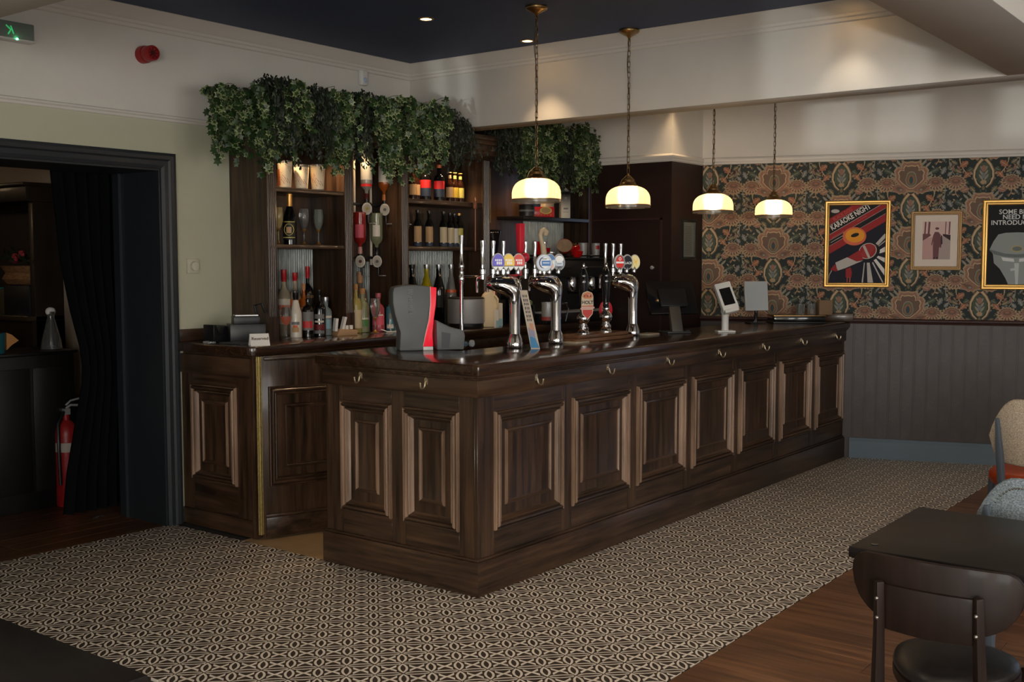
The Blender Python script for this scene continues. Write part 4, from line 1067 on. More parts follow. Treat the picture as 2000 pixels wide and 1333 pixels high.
def tap_tower(x, y, label, badges, handle=None):
    t = thing('beer_tap_tower', label, 'beer tap', (x, y, ZT), group='chrome swan neck beer towers')
    b = MB(); b.lathe([(0.044, 0), (0.046, 0.004), (0.046, 0.030), (0.044, 0.036), (0.041, 0.050), (0.035, 0.068), (0.033, 0.075), (0.031, 0.080)], n=32); b.build('base_collar', CHROME, t, world=False)
    # column that swells into the wide head
    st = [(0, 0.078, .031, .031), (0, 0.16, .030, .030), (0, 0.24, .031, .031), (0.001, 0.285, .034, .035), (0.004, 0.300, .042, .044), (0.014, 0.322, .060, .054), (0.030, 0.340, .084, .058), (0.050, 0.352, .104, .057), (0.078, 0.358, .112, .053), (0.106, 0.356, .112, .045), (0.130, 0.350, .100, .034), (0.144, 0.344, .072, .018)]
    # each station: ellipse across the path
    K = 28; vs = []
    for i, (dy, z, hx, hp) in enumerate(st):
        q0, q1 = st[max(i-1, 0)], st[min(i+1, len(st)-1)]
        tg = Vector((0, q1[0]-q0[0], q1[1]-q0[1])).normalized(); nn = Vector((0, -tg.z, tg.y))
        for k in range(K):
            a = 2*PI*k/K; vs.append(Vector((hx*math.cos(a), dy, z))+nn*(hp*math.sin(a)))
    b = MB(); b.add(vs, [(j*K+k, j*K+(k+1) % K, (j+1)*K+(k+1) % K, (j+1)*K+k) for j in range(len(st)-1) for k in range(K)]+[tuple(range(K))[::-1], tuple(range((len(st)-1)*K, len(st)*K))])
    b.build('swan_neck', CHROME, t, world=False, smooth=70)
    for k in range(3):
        xx = (k-1)*0.094
        b = MB(); b.lathe([(0.012, 0.40), (0.014, 0.425), (0.010, 0.435), (0.009, 0.46)], c=(xx, 0.05, 0.012), n=14); b.build('badge_stem', CHROME, t, world=False)
    for k, pr_ in enumerate(badges):
        xx = (k-1)*0.094
        big = pr_[0] == 'big'
        prints = pr_[1:] if big else pr_
        M0 = Vector((x+xx, y+0.045, ZT+0.478)) if not big else Vector((x+xx+0.012, y+0.028, ZT+0.474))
        o, M, z = lens_badge(t, M0, math.radians(238), 0.052 if big else 0.0385, 0.052 if big else 0.050, prints)
    for k in range(3):
        xx = (k-1)*0.094
        b = MB(); yb = 0.155
        b.lathe([(0.012, 0.385), (0.012, 0.41), (0.016, 0.414), (0.016, 0.44), (0.009, 0.446), (0.008, 0.47), (0.011, 0.49), (0.010, 0.53), (0.0135, 0.575), (0.0145, 0.60), (0.011, 0.604), (0.0001, 0.605)], c=(xx, yb, 0), n=16)
        b.tube([(xx, yb, 0.40), (xx, yb+0.030, 0.395), (xx, yb+0.040, 0.37), (xx, yb+0.040, 0.31)], [0.012, 0.012, 0.010, 0.008], 10)
        if handle == 'red' and k == 2: pass
        b.build('tap_lever', CHROME, t, world=False)
    return t
blk = lambda x0, y0, x1, y1: [(x0, y0), (x1, y0), (x1, y1), (x0, y1)]
B1 = [tri('purple'), tri('yellow'), tri('red')]
B2 = [['big', (IP['pale'], circ(0, 0, .9, .9)), (IP['navy'], circ(-.15, 0.05, .5, .62)), (IP['white'], circ(0.05, 0.05, .55, .6)), (IP['blue'], blk(-.35, -.3, .75, .3)), (IP['pale'], blk(-.2, -.02, .6, .1)), (IP['grey'], blk(-.3, .42, .3, .52))],
      [(IP['pale'], circ(0, 0, .9, .9)), (IP['blue'], circ(0, .1, .85, .8, 20, 0.3, PI-0.1)), (IP['white'], blk(-.6, -.1, .6, .2)), (IP['rose'], circ(.1, -.4, .5, .35))],
      [(IP['grey'], circ(0, 0, .9, .9)), (IP['white'], circ(0, .38, .7, .4)), (IP['pale'], blk(-.6, -.4, .6, .05)), (IP['grey'], blk(-.4, -.2, .4, -.1)), (IP['black'], blk(-.35, -.62, .35, -.5))]]
B3 = [[(IP['grey'], circ(0, 0, .9, .9)), (IP['red'], circ(0, 0, .72, .8)), (IP['white'], blk(-.72, -.12, .72, .12)), (IP['white'], circ(0, .45, .25, .2)), (IP['red'], circ(0, .45, .16, .12))],
      [(IP['grey'], circ(0, 0, .9, .9)), (IP['black'], circ(0, 0, .82, .84))],
      [(IP['cream'], circ(0, 0, .9, .9)), (IP['yellow'], stroke([(-.4, -.3), (0, .1), (.2, -.2), (.4, .4)], .04, .04)), (IP['yellow'], stroke([(-.3, .4), (0, .2), (.3, -.4)], .04, .04))]]
tp1 = tap_tower(0.885, 0.45, 'chrome beer tower with purple, yellow and red oval badges', B1)
tp2 = tap_tower(1.285, 0.45, 'chrome beer tower with blue and white badges and a curled cream handle', B2)
tp3 = tap_tower(2.155, 0.45, 'chrome beer tower with red, black and cream badges, farthest along the bar', B3)
# word on the black badge
face = math.radians(238); n_ = Vector((math.cos(face), math.sin(face), 0)); ex_ = Vector((0, 0, 1)).cross(n_)
b = MB(frame_matrix(Vector((2.155, 0.495, ZT+0.474)), ex_, Vector((0, 0, 1)), n_)); vs, fs = text_mesh('BLACK', 0.021, 0.0006, 0.0); b.add([(v[0], v[1], 0.0064) for v in vs], fs); b.build('badge_lettering', IP['white'], tp3, recalc=False, smooth=0)
# sculpted tap handles
b = MB(); hx, hy = 1.135, 0.60
b.add([], [])
prof = [(0.012, 1.652), (0.018, 1.662), (0.019, 1.70), (0.022, 1.78), (0.0215, 1.822), (0.0001, 1.8225)]
b.lathe([(r, z) for r, z in prof], c=(hx, hy, 0), n=4, sx=1.25, sy=1.25, a0=0.55, a1=0.55+2*PI)
rh = b.build('red_tap_handle', flat('coral_red_handle', 220, 40, 58, 0.35), tp1, bevel=0.003); rh.name = 'tall_handle'
b = MB(); b.lathe([(0.010, 1.52), (0.010, 1.652), (0.0001, 1.653)], c=(hx, hy, 0), n=12); b.tube([(hx, hy, 1.53), (hx-0.06, hy-0.01, 1.52), (hx-0.15, 0.60, 1.515)], 0.008, 8); b.ball((hx-0.035, hy-0.06, 1.625), 0.028, 8); b.build('handle_stem', flat('pink_red_knob', 200, 40, 62, 0.35), rh)
b = MB(); sx_, sy_ = 1.372, 0.60
pts = [(sx_, sy_, 1.60), (sx_-0.004, sy_, 1.66), (sx_-0.014, sy_, 1.70), (sx_-0.032, sy_, 1.735), (sx_-0.038, sy_, 1.76), (sx_-0.028, sy_, 1.782), (sx_-0.006, sy_, 1.788), (sx_+0.012, sy_, 1.776), (sx_+0.012, sy_, 1.757)]
b.tube(pts, [0.017, 0.018, 0.016, 0.013, 0.012, 0.013, 0.018, 0.022, 0.016], 12); sw = b.build('curled_handle', flat('cream_handle', 206, 186, 154, 0.4), tp2)
b = MB(); b.lathe([(0.018, 0), (0.022, 0.01), (0.020, 0.09), (0.027, 0.10), (0.027, 0.112), (0.0001, 0.113)], c=(1.445, 0.60, 1.545), n=18); b.tube([(1.445, 0.60, 1.55), (1.38, 0.605, 1.535)], 0.008, 8); b.build('chrome_handle', CHROME, sw)
# long chrome tap and copper clip with a thin rod, left of the first tower
t = thing('chrome_tap', 'tall slim chrome tap left of the first beer tower', 'tap', (0.72, 0.70, 1.117))
b = MB(); b.lathe([(0.020, 0), (0.020, 0.012), (0.011, 0.016), (0.011, 0.36), (0.015, 0.37), (0.016, 0.40), (0.012, 0.41), (0.012, 0.44), (0.017, 0.45), (0.014, 0.47), (0.010, 0.48), (0.009, 0.55), (0.012, 0.60), (0.014, 0.63), (0.0001, 0.632)], n=16); b.build('tap_body', CHROME, t, world=False)
b = MB(); b.tube([(0, 0, 0.40), (0.03, -0.02, 0.40), (0.10, -0.08, 0.40)], 0.006, 8); b.build('feed_pipe', CHROME, t, world=False)
t = thing('copper_clip', 'copper clip with a thin hanging rod on the last fluted post', 'clip', (2.455, 2.02, 1.70))
b = MB(); b.box(-0.020, -0.004, 0.30, 0.020, 0.006, 0.345); b.build('clip', COPPER, t, world=False, bevel=0.003)
b = MB(); b.tube([(0, 0, 0.30), (0, 0, -0.02)], 0.0045, 8); b.tube([(0, 0, 0.34), (-0.007, 0, 0.365), (0, 0, 0.385), (0.007, 0, 0.365), (0, 0, 0.34)], 0.003, 6); b.build('rod', COPPER, t, world=False)
# hand pumps on their oak plinth
t = thing('hand_pump_plinth', 'low polished oak plinth under the two hand pumps', 'plinth')
MB().box(1.40, 0.36, ZT, 2.02, 0.55, ZT+0.022).box(1.43, 0.38, ZT+0.022, 1.99, 0.54, ZT+0.044).build('board', wood('honey_oak', 'x', (0.10, 0.045, 0.020, 1), (0.20, 0.095, 0.045, 1), 0.25), t, bevel=0.005)
def pump(x, y, label):
    t = thing('hand_pump', label, 'hand pump', (x, y, ZT+0.044), group='black handled beer hand pumps')
    b = MB(); b.lathe([(0.042, 0), (0.042, 0.006), (0.034, 0.012), (0.030, 0.020), (0.034, 0.030), (0.034, 0.042), (0.024, 0.050), (0.022, 0.060), (0.036, 0.078), (0.040, 0.095), (0.036, 0.112), (0.022, 0.126), (0.018, 0.136), (0.024, 0.142), (0.024, 0.150), (0.016, 0.156)], n=24); b.build('chrome_base', CHROME, t, world=False)
    b = MB(); b.lathe([(0.016, 0.154), (0.022, 0.162), (0.018, 0.172), (0.020, 0.19), (0.025, 0.25), (0.029, 0.31), (0.030, 0.335), (0.025, 0.345), (0.026, 0.352), (0.024, 0.365), (0.017, 0.385), (0.012, 0.398)], n=20); b.build('handle', BLACKG, t, world=False)
    b = MB(); b.lathe([(0.012, 0.396), (0.012, 0.402), (0.008, 0.408), (0.009, 0.418), (0.006, 0.430), (0.0001, 0.436)], n=14); b.build('finial', CHROME, t, world=False)
    return t
pu1 = pump(1.575, 0.45, 'nearer black hand pump with a red and cream shield badge'); pu2 = pump(1.83, 0.45, 'farther black hand pump with a round red badge behind it')
fc = math.radians(236); nn = Vector((math.cos(fc), math.sin(fc), 0)); ee = Vector((0, 0, 1)).cross(nn)
M = frame_matrix(Vector((1.565, 0.415, ZT+0.22)), ee, Vector((0, 0, 1)), nn)
b = MB(M); sh = [(-.038, .055), (-.030, .075), (-.012, .082), (.0, .086), (.012, .082), (.030, .075), (.038, .055), (.040, -.02), (.034, -.055), (.0, -.092), (-.034, -.055), (-.040, -.02)]
b.prism(sh, -0.003, 0.003); bd = b.build('pump_clip', flat('clip_cream', 220, 200, 170, 0.4), pu1, bevel=0.001)
CL = [flat('clip_red', 206, 40, 34, 0.35), flat('clip_orange', 214, 120, 66, 0.35), flat('clip_dark', 52, 38, 34, 0.35), flat('clip_pink', 226, 168, 160, 0.35)]
b = MB(M)
b.poly([(x*0.93, y*0.93, .0034) for x, y in [(-.034, -.03), (.034, -.03), (.033, -.055), (0, -.088), (-.033, -.055)]], 0); b.poly([(-.036, .052, .0034), (-.02, .04, .0034), (.02, .04, .0034), (.036, .052, .0034), (.026, .07, .0034), (0, .08, .0034), (-.026, .07, .0034)], 1)
b.poly([(-.038, -.008, .0034), (.038, -.008, .0034), (.038, -.003, .0034), (-.038, -.003, .0034)], 0); b.poly([(-.046, -.026, .0036), (.046, -.020, .0036), (.046, -.011, .0036), (-.046, -.015, .0036)], 3)
for k in range(5): b.poly([(x*.7+(-.02+.01*k), .055+.006*(k % 2)+y*.7, .0038) for x, y in ((-.006, -.006), (.006, -.006), (.004, .008), (-.004, .008))], (2, 0, 2, 3, 2)[k])
vs, fs = text_mesh('HOLT', 0.028, 0.0010, 0.0); b.add([(v[0], v[1]+0.016, .004) for v in vs], fs, 2)
b.build('clip_print', CL, bd, recalc=False, merge=False, smooth=0)
M2 = frame_matrix(Vector((1.905, 0.50, ZT+0.175)), ee, Vector((0, 0, 1)), nn)
b = MB(M2); b.prism([(0.046*math.cos(2*PI*i/28), 0.062*math.sin(2*PI*i/28)) for i in range(28)], -.003, .003); b.build('pump_clip', REDB, pu2, bevel=0.001)
# grey glass froster with red stripe
t = thing('bar_chiller', 'grey pint-shaped bar chiller with a red side stripe and raised lettering', 'drinks chiller', (0.455, 0.83, ZT))
rz_ = math.radians(-38); t.rotation_euler = (0, 0, rz_)
L_ = [(-.083, 0), (-.078, .10), (-.093, .15), (-.108, .20), (-.118, .26), (-.118, .315), (-.110, .345), (-.06, .355), (0.0, .357), (0.06, .352), (.086, .347), (.085, .25), (.076, .17), (.058, .09), (.045, .02), (.045, 0)]
b = MB(); b.prism(L_, -0.075, 0.075, plane='xz'); b.build('body', GREYP, t, world=False, bevel=0.008)
R_ = [(.089, .347), (.124, .343), (.120, .25), (.108, .17), (.100, .09), (.104, .022), (.047, .022), (.060, .09), (.079, .17), (.088, .25)]
b = MB(); b.prism(R_, -0.066, 0.066, plane='xz'); b.build('red_stripe', mat('backlit_red', (0.7, 0.01, 0.03, 1), 0.3, emit=(0.9, 0.015, 0.04, 1), estr=0.35), t, world=False, bevel=0.004)
b = MB(); b.prism([(.047, 0), (.103, 0), (.103, .0205), (.047, .0205)], -0.068, 0.068, plane='xz'); b.build('white_foot', WHITEP, t, world=False, bevel=0.003)
b = MB(); b.prism([(.0855, .345), (.0885, .345), (.0875, .25), (.0785, .17), (.0595, .09), (.0465, .022), (.0445, .022), (.0575, .09), (.0765, .17), (.0850, .25)], -0.0762, 0.066, plane='xz'); b.build('white_piping', WHITEP, t, world=False)
b = MB()                                             # raised illegible script running up the front
rs = random.Random(3); pts = []
for i in range(60):
    z = 0.20+0.135*i/59; pts.append((-0.022+0.013*math.sin(i*1.35)+0.004*rs.uniform(-1, 1), -0.0755, z+0.004*math.cos(i*1.35)))
b.tube(pts, 0.0028, 5); b.build('raised_script', flat('script_grey', 130, 134, 134, 0.35), t, world=False)
t = thing('grey_machine', 'low grey wedge shaped bar machine right of the chiller', 'machine', (0.455+0.15, 0.745, ZT)); t.rotation_euler = (0, 0, rz_)
b = MB(); b.prism([(-.045, 0), (.105, 0), (.112, .075), (.105, .105), (.03, .125), (-.05, .165)], -0.09, 0.06, plane='xz'); b.build('housing', GREYP, t, world=False, bevel=0.007)
b = MB(); b.prism([(-.02, .012), (.022, .012), (.030, .09), (-.02, .10)], -0.0925, -0.088, plane='xz'); b.build('dark_recess', GREYD, t, world=False)
t = thing('folded_cloth', 'crumpled blue cloth with a pale ring beside the grey machine', 'cloth', (0.755, 0.72, ZT))
b = MB(); b.ball((0, 0, 0.018), 0.03, 8, sc=(1.2, 0.9, 0.6)); b.ball((-0.03, 0.02, 0.014), 0.024, 8, sc=(1.1, 0.9, 0.6)); b.build('cloth', flat('dusty_blue_cloth', 70, 92, 108, 0.8), t, world=False)
b = MB(Matrix.Rotation(PI/2, 4, 'X')); b.lathe([(0.012, 0.028), (0.019, 0.028), (0.021, 0.036), (0.019, 0.042), (0.012, 0.042)], c=(0.048, 0.020, -0.01), n=18); b.build('pale_ring', flat('pale_ring', 150, 150, 150, 0.4), t, world=False)
# leaning leaflet tent
t = thing('leaflet_tent', 'tall narrow printed leaflet holder leaning by the first beer tower', 'leaflet holder', (0.925, 0.335, ZT)); t.rotation_euler = (0, 0, math.radians(-52.6+0))
sh_ = Matrix.Identity(4); sh_[0][2] = -0.20
b = MB(sh_); b.prism([(-.026, 0), (.024, 0), (.018, .325), (-.024, .325)], -0.016, 0.016, plane='xz'); b.build('card', flat('leaflet_pale', 196, 180, 160, 0.5), t, world=False)
b = MB(sh_); TM = [flat('leaflet_ink', 88, 78, 70, 0.6), flat('leaflet_blue', 70, 138, 186, 0.6), flat('leaflet_lilac', 150, 148, 172, 0.6), flat('leaflet_peach', 206, 150, 116, 0.6)]
y_ = -0.0165
for k in range(7):
    z = 0.30-k*0.022
    for x0, x1 in ((-.015, -.008), (-.004, .001), (.004, .010)): b.add([(x0, y_, z-.014-0.004*(k % 2)), (x1, y_, z-.014), (x1, y_, z), (x0, y_, z)], [(0, 1, 2, 3)], 0)
b.add([(-.025, y_, .005), (.022, y_, .005), (.010, y_-0.0002, .06), (-.02, y_, .07)], [(0, 1, 2, 3)], 1); b.add([(-.022, y_, .07), (.012, y_, .06), (.012, y_, .11), (-.018, y_, .12)], [(0, 1, 2, 3)], 2); b.add([(-.012, y_-.0002, .11), (.014, y_-.0002, .10), (.012, y_-.0002, .14), (-.006, y_-.0002, .145)], [(0, 1, 2, 3)], 3)
for z, c in ((.02, 1), (.07, 2), (.12, 3), (.17, 2), (.22, 0)): b.add([(.0245-z*.018, -.012, z), (.0245-z*.018, .012, z), (.0245-(z+.03)*.018, .012, z+.035), (.0245-(z+.03)*.018, -.012, z+.035)], [(0, 1, 2, 3)], c)
b.build('leaflet_print', TM, t, world=False, recalc=False, merge=False, smooth=0)
# wire basket just behind the bar edge
t = thing('wire_basket', 'black and brass wire basket on the under counter behind the bar edge', 'basket', (0.99, 0.66, 1.0))
b = MB()
for k in range(11): b.tube([(-.14+.028*k, -.075, 0), (-.14+.028*k, -.075, .095)], .0016, 5); b.tube([(-.14+.028*k, .075, 0), (-.14+.028*k, .075, .095)], .0016, 5); b.tube([(-.14+.028*k, -.075, 0), (-.14+.028*k, .075, 0)], .0016, 5)
for z in (0, .025, .05, .075, .095):
    b.tube([(-.14, -.075, z), (.14, -.075, z), (.14, .075, z), (-.14, .075, z)], .0018, 5, closed=True)
b.build('wires', BRASS, t, world=False)
MB().box(0.56, 0.56, 0.95, 4.45, 0.80, 1.0).build('under_shelf', BLACKW, bar)
# square white coasters / mats on the counter
for (x, y, lb) in ((1.42, 0.40, 'pale folded bar mat beside the second beer tower'), (2.33, 0.44, 'pale folded bar mat right of the farthest beer tower')):
    o = MB().box(x-.075, y-.05, ZT, x+.075, y+.05, ZT+.004).box(x-.072, y-.048, ZT+.004, x+.07, y+.047, ZT+.009).build('bar_mat', flat('pale_mat', 170, 156, 136, 0.8), bevel=0.001); tag(o, lb, 'bar mat', 'pale bar mats on the counter')
# till
t = thing('till_terminal', 'black till screen seen from behind on a slanted grey stand', 'till', (2.60, 0.38, ZT)); t.rotation_euler = (0, 0, math.radians(-38))
b = MB(); b.box(-.085, -.07, 0, .085, .10, .012); b.lathe([(0.016, .012), (0.016, .02), (0.0001, .021)], c=(.065, -.05, 0), n=12); b.build('foot', GREYD, t, world=False, bevel=0.004)
b = MB(); b.prism([(-.045, .010), (.0, .010), (.06, .20), (.025, .20)], -.04, .04, plane='yz'); b.build('stand', flat('stand_grey', 70, 64, 56, 0.5), t, world=False, bevel=0.005)
Mx = Matrix.Translation((0.0, 0.08, 0.235)) @ Matrix.Rotation(math.radians(-28), 4, 'X')
b = MB(Mx); b.box(-.175, -.012, -.125, .175, .018, .125); b.build('screen', BLACKG, t, world=False, bevel=0.006)
b = MB(Mx); b.box(-.10, -.035, -.08, .10, -.012, .06); b.build('rear_housing', BLACKP, t, world=False, bevel=0.01)
b = MB(Mx); b.box(-.17, .0185, -.118, .17, .019, .118); b.build('display', mat('dim_screen', (0.02, 0.025, 0.06, 1), 0.1), t, world=False)
# card reader on stand
t = thing('card_reader', 'white card payment terminal on a white pedestal stand', 'card reader', (2.874, 0.147, ZT)); t.rotation_euler = (0, 0, math.radians(-38-8))
b = MB(); b.box(-.062, -.045, 0, .062, .045, .012); b.build('base_plate', WHITEP, t, world=False, bevel=0.004)
b = MB(); b.lathe([(.026, .012), (.024, .016), (.024, .125), (.030, .135), (.030, .155), (.0001, .156)], n=20); b.build('pole', WHITEP, t, world=False)
Mx = Matrix.Translation((0, -.01, .235)) @ Matrix.Rotation(math.radians(-24), 4, 'X') @ Matrix.Rotation(math.radians(-13), 4, 'Y')
b = MB(Mx); b.box(-.058, -.03, -.095, .058, .014, .105); b.build('terminal', WHITEP, t, world=False, bevel=0.006)
b = MB(Mx); b.box(-.040, -.0315, -.062, .040, -.0295, .062); b.build('screen', BLACKG, t, world=False)
b = MB(Mx); b.box(-.05, -.034, -.115, .05, .014, -.09); b.build('chin', WHITEP, t, world=False, bevel=0.004)
# switched-off screen, silvery from window reflection put into its colour
t = thing('customer_display', 'square screen silvery with window reflection on a black stand at the far end of the bar', 'screen', (4.0, 0.44, ZT)); t.rotation_euler = (0, 0, math.radians(-36))
b = MB(); b.box(-.07, -.05, 0, .07, .05, .008); b.tube([(0, 0, .008), (0, 0, .10)], .014, 10); b.tube([(-.03, -.02, .005), (-.012, -.03, .05), (.0, 0, .10)], .004, 6); b.build('stand', BLACKP, t, world=False)
Mx = Matrix.Translation((0, 0, .215)) @ Matrix.Rotation(math.radians(-6), 4, 'X')
b = MB(Mx); b.box(-.10, -.006, -.115, .10, .014, .115); b.build('bezel', flat('silver_bezel', 196, 198, 198, 0.3), t, world=False, bevel=0.003)
b = MB(Mx); b.box(-.093, -.0075, -.100, .093, -.0055, .108); b.build('panel', mat('window_sheen_panel', (0.62, 0.65, 0.66, 1), 0.30, 0.35), t, world=False)
# black gloss tray box with glasses
t = thing('glass_display_tray', 'low black box with brass edged top at the far end of the bar', 'tray', (4.27, 0.22, ZT)); t.rotation_euler = (0, 0, math.radians(-52))
b = MB(); b.box(-.20, -.10, .012, .20, .12, .055); b.build('box', BLACKG, t, world=False, bevel=0.004)
b = MB(); b.box(-.21, -.11, .0, .21, .13, .012); b.build('foot_tray', BLACKP, t, world=False, bevel=0.003)
b = MB(); b.box(-.205, -.105, .055, .205, .125, .064); b.build('brass_edge', BRASS, t, world=False, bevel=0.002)

# ================================================================ BOTTLES, GLASSES AND THINGS ON THE SHELVES
GA = math.radians(222)                                # where the camera side of a label is centred
def bottle(name, label, x, y, z, h, r, gl, labs=(), cap=None, caph=0.13, nr=0.30, sh=0.58, nk=0.76, group=None, cat='bottle', extra=None, square=0, nsq=20, inv=False):
    """labs = [(z0, z1, material, half angle)] as fractions of the height"""
    t = thing(name, label, cat, (x, y, z), group=group)
    n = 4 if square else nsq
    kw = dict(a0=PI/4+square, a1=PI/4+square+2*PI) if square else {}
    q = r*nr
    def zz(v): return (h-v) if inv else v
    prof = [(r*.90, 0), (r, .012*h), (r, sh*h), (r*.95, (sh+.04)*h), (r*.78, (sh+.10)*h), (q*1.25, (nk-.03)*h), (q, nk*h), (q, .955*h), (q*1.22, .96*h), (q*1.22, .985*h), (q*.9, h)]
    b = MB(); b.lathe([(a, zz(c)) for a, c in prof][::-1 if inv else 1], n=n, **kw); b.build('glass_body', gl, t, world=False, smooth=40, bevel=(r*.18 if square else 0))
    for z0, z1, m, ha in labs:
        b = MB()
        rr = lambda zf: (r if zf <= sh+.01 else (q*1.02 if zf >= nk-.01 else r*.9))*1.012
        if square:
            b.prism([(-r*.62, -r*.712), (r*.62, -r*.712), (r*.62, -r*.70), (-r*.62, -r*.70)], z0*h, z1*h); o = b.build('paper_label', m, t, world=False); o.rotation_euler = (0, 0, square)
        else:
            za, zb_ = sorted((zz(z0*h), zz(z1*h)))
            b.lathe([(rr(z0), za), (rr(z1), zb_)], n=12, a0=GA-ha, a1=GA+ha); b.build('paper_label', m, t, world=False, recalc=False)
    if cap:
        b = MB(); c0 = 1-caph
        zs = [(q*1.12, zz(c0*h)), (q*1.16, zz((c0+.3*caph)*h)), (q*1.24, zz((c0+.34*caph)*h)), (q*1.24, zz(1.004*h)), (.0001, zz(1.006*h))]
        b.lathe(zs[::-1] if inv else zs, n=14); b.build('cap', cap, t, world=False)
    if extra: extra(t)
    return t
dk = lambda n, r, g, b: mat(n, rgb(r, g, b), 0.08, coat=0.3)
DARKGL = dk('dark_bottle_glass', 16, 14, 13); BROWNGL = dk('brown_bottle_glass', 42, 20, 10); BLACKGL = dk('black_bottle_glass', 9, 9, 11); NAVYGL = dk('navy_bottle_glass', 14, 18, 32)
tint = lambda n, r, g, b, tr=0.5: mat(n, rgb(r, g, b), 0.05, trans=min(tr, 0.8), ior=1.25, coat=0.3)
ROSEGL = tint('rose_spirit', 236, 140, 96); AMBER = tint('amber_spirit', 206, 108, 40); REDGL = tint('red_spirit', 226, 60, 52, .66); PINKGL = tint('pink_spirit', 222, 96, 110); YELGL = tint('pale_yellow_spirit', 226, 206, 120); GREENGL = tint('green_tinted_glass', 206, 210, 164, .66); BLUEGL = tint('blue_tinted_glass', 90, 150, 170); SMOKE = tint('smoky_glass', 150, 130, 116)
LB = {k: flat('label_'+k, *v, rough=0.55) for k, v in dict(white=(214, 206, 192), cream=(206, 186, 150), yellow=(214, 176, 52), lemon=(206, 190, 92), red=(206, 34, 36), black=(20, 20, 22), green=(84, 126, 70), pink=(206, 84, 100), blue=(140, 176, 190), orange=(206, 100, 52), tan=(190, 150, 104), grey=(120, 118, 116), maroon=(110, 26, 30), navy=(44, 54, 74)).items()}
REDC = flat('red_cap', 178, 22, 32, 0.35); GOLDC = mat('gold_foil', (0.62, 0.34, 0.10, 1), 0.35, 0.8); CORK = flat('cork', 182, 130, 84, 0.8); BLKC = flat('black_cap', 18, 18, 19, 0.35); PEWTER = mat('pewter_cap', (0.4, 0.4, 0.42, 1), 0.3, 0.9); YELC = flat('yellow_cap', 214, 190, 96, 0.4); TANC = flat('tan_cap', 190, 140, 100, 0.4)
Z0 = ZT
# bay one, counter level
bottle('rose_wine_bottle', 'tall orange-pink bottle against the first fluted post', 0.655, 2.27, Z0, .40, .040, ROSEGL, [(.10, .50, LB['cream'], 1.3)], BLKC, .16)
bottle('vodka_bottle', 'clear bottle with a tall red cap in front of the corrugated sheet', 0.79, 2.27, Z0, .43, .042, tint('clear_spirit', 236, 222, 190, .62), [(.18, .56, LB['white'], 1.3), (.40, .47, LB['orange'], 1.25)], REDC, .18, nr=.34)
bottle('vodka_bottle', 'bottle with a short red cap and orange label, half hidden behind the dark rum', 0.875, 2.26, Z0, .41, .040, tint('clear_spirit_b', 226, 206, 176, .6), [(.30, .58, LB['orange'], 1.3), (.2, .3, LB['tan'], 1.3)], REDC, .13, nr=.34)
bottle('vermouth_bottle', 'dark bottle with a tall red cap beside the divider', 0.985, 2.26, Z0, .45, .041, DARKGL, [(.30, .58, LB['black'], 1.3), (.54, .58, LB['tan'], 1.3), (.84, .88, LB['white'], 3.1)], REDC, .17)
bottle('liqueur_bottle', 'white frosted bottle with black cap and flower print', 0.712, 2.07, Z0, .30, .038, flat('frosted_white_glass', 212, 204, 190, 0.25), [(.28, .34, LB['grey'], .7), (.12, .22, LB['tan'], .6), (.22, .27, LB['orange'], .4)], BLKC, .20, nr=.40, sh=.50, nk=.80)
bottle('rum_bottle', 'squat dark bottle with grey and red label', 0.805, 2.06, Z0, .245, .038, DARKGL, [(.18, .66, LB['grey'], 1.2), (.24, .42, LB['red'], .9)], None, nr=.36, sh=.70, nk=.86, extra=None)
bottle('rum_bottle', 'black bottle with a tentacle-pale printed front', 0.905, 2.06, Z0, .30, .040, BLACKGL, [(.14, .26, LB['maroon'], 1.0), (.30, .34, LB['white'], .8), (.38, .48, LB['grey'], .9), (.06, .13, LB['grey'], .9)], BLKC, .12)
bottle('gin_bottle', 'stout grey-blue clear bottle with embossed lettering band', 0.985, 2.09, Z0, .25, .042, tint('grey_blue_glass', 170, 186, 192), [(.46, .52, LB['white'], 1.2), (.18, .42, LB['blue'], 1.0)], PEWTER, .12, nr=.42, sh=.60)
bottle('spirit_bottle', 'amber topped bottle between the white bottle and the red capped one', 0.86, 2.16, Z0, .34, .036, AMBER, [(.2, .55, LB['tan'], 1.2)], CORK, .12)
t = thing('snifter_glass', 'stemmed glass of orange liqueur in front of the first post', 'glass', (0.640, 2.08, Z0))
b = MB(); b.lathe([(.030, 0), (.030, .003), (.006, .010), (.005, .07), (.010, .085), (.028, .105), (.034, .13), (.032, .165), (.026, .195)], n=24, cap1=False); b.build('bowl', CLEAR, t, world=False)
b = MB(); b.lathe([(.009, .087), (.027, .107), (.0325, .13), (.0326, .138), (.0001, .138)], n=24); b.build('liqueur', mat('orange_liqueur', rgb(232, 110, 40), 0.05, trans=0.5, emit=rgb(232, 110, 40), estr=0.06), t, world=False)
t = thing('card_tray', 'small wooden tray holding cards and paper rolls', 'tray', (1.06, 1.99, Z0)); t.rotation_euler = (0, 0, math.radians(-20))
b = MB(); b.prism([(-.075, 0), (.07, 0), (.07, .035), (-.055, .045)], -.05, .05, plane='xz'); b.build('tray', flat('pale_wood_tray', 176, 140, 104, 0.6), t, world=False, bevel=0.003)
for k, (x, w, h_, tl) in enumerate(((-.078, .018, .085, .12), (-.03, .016, .095, .25))):
    b = MB(Matrix.Translation((x, -.02, .03)) @ Matrix.Rotation(tl, 4, 'Y')); b.box(-w/2, -.02, 0, w/2, .02, h_); b.build('card', PAPER, t, world=False)
for x in (.010, .042):
    b = MB(); b.lathe([(.013, .04), (.013, .065), (.0001, .066)], c=(x, -.01, 0), n=12); b.build('paper_roll', PAPER, t, world=False)
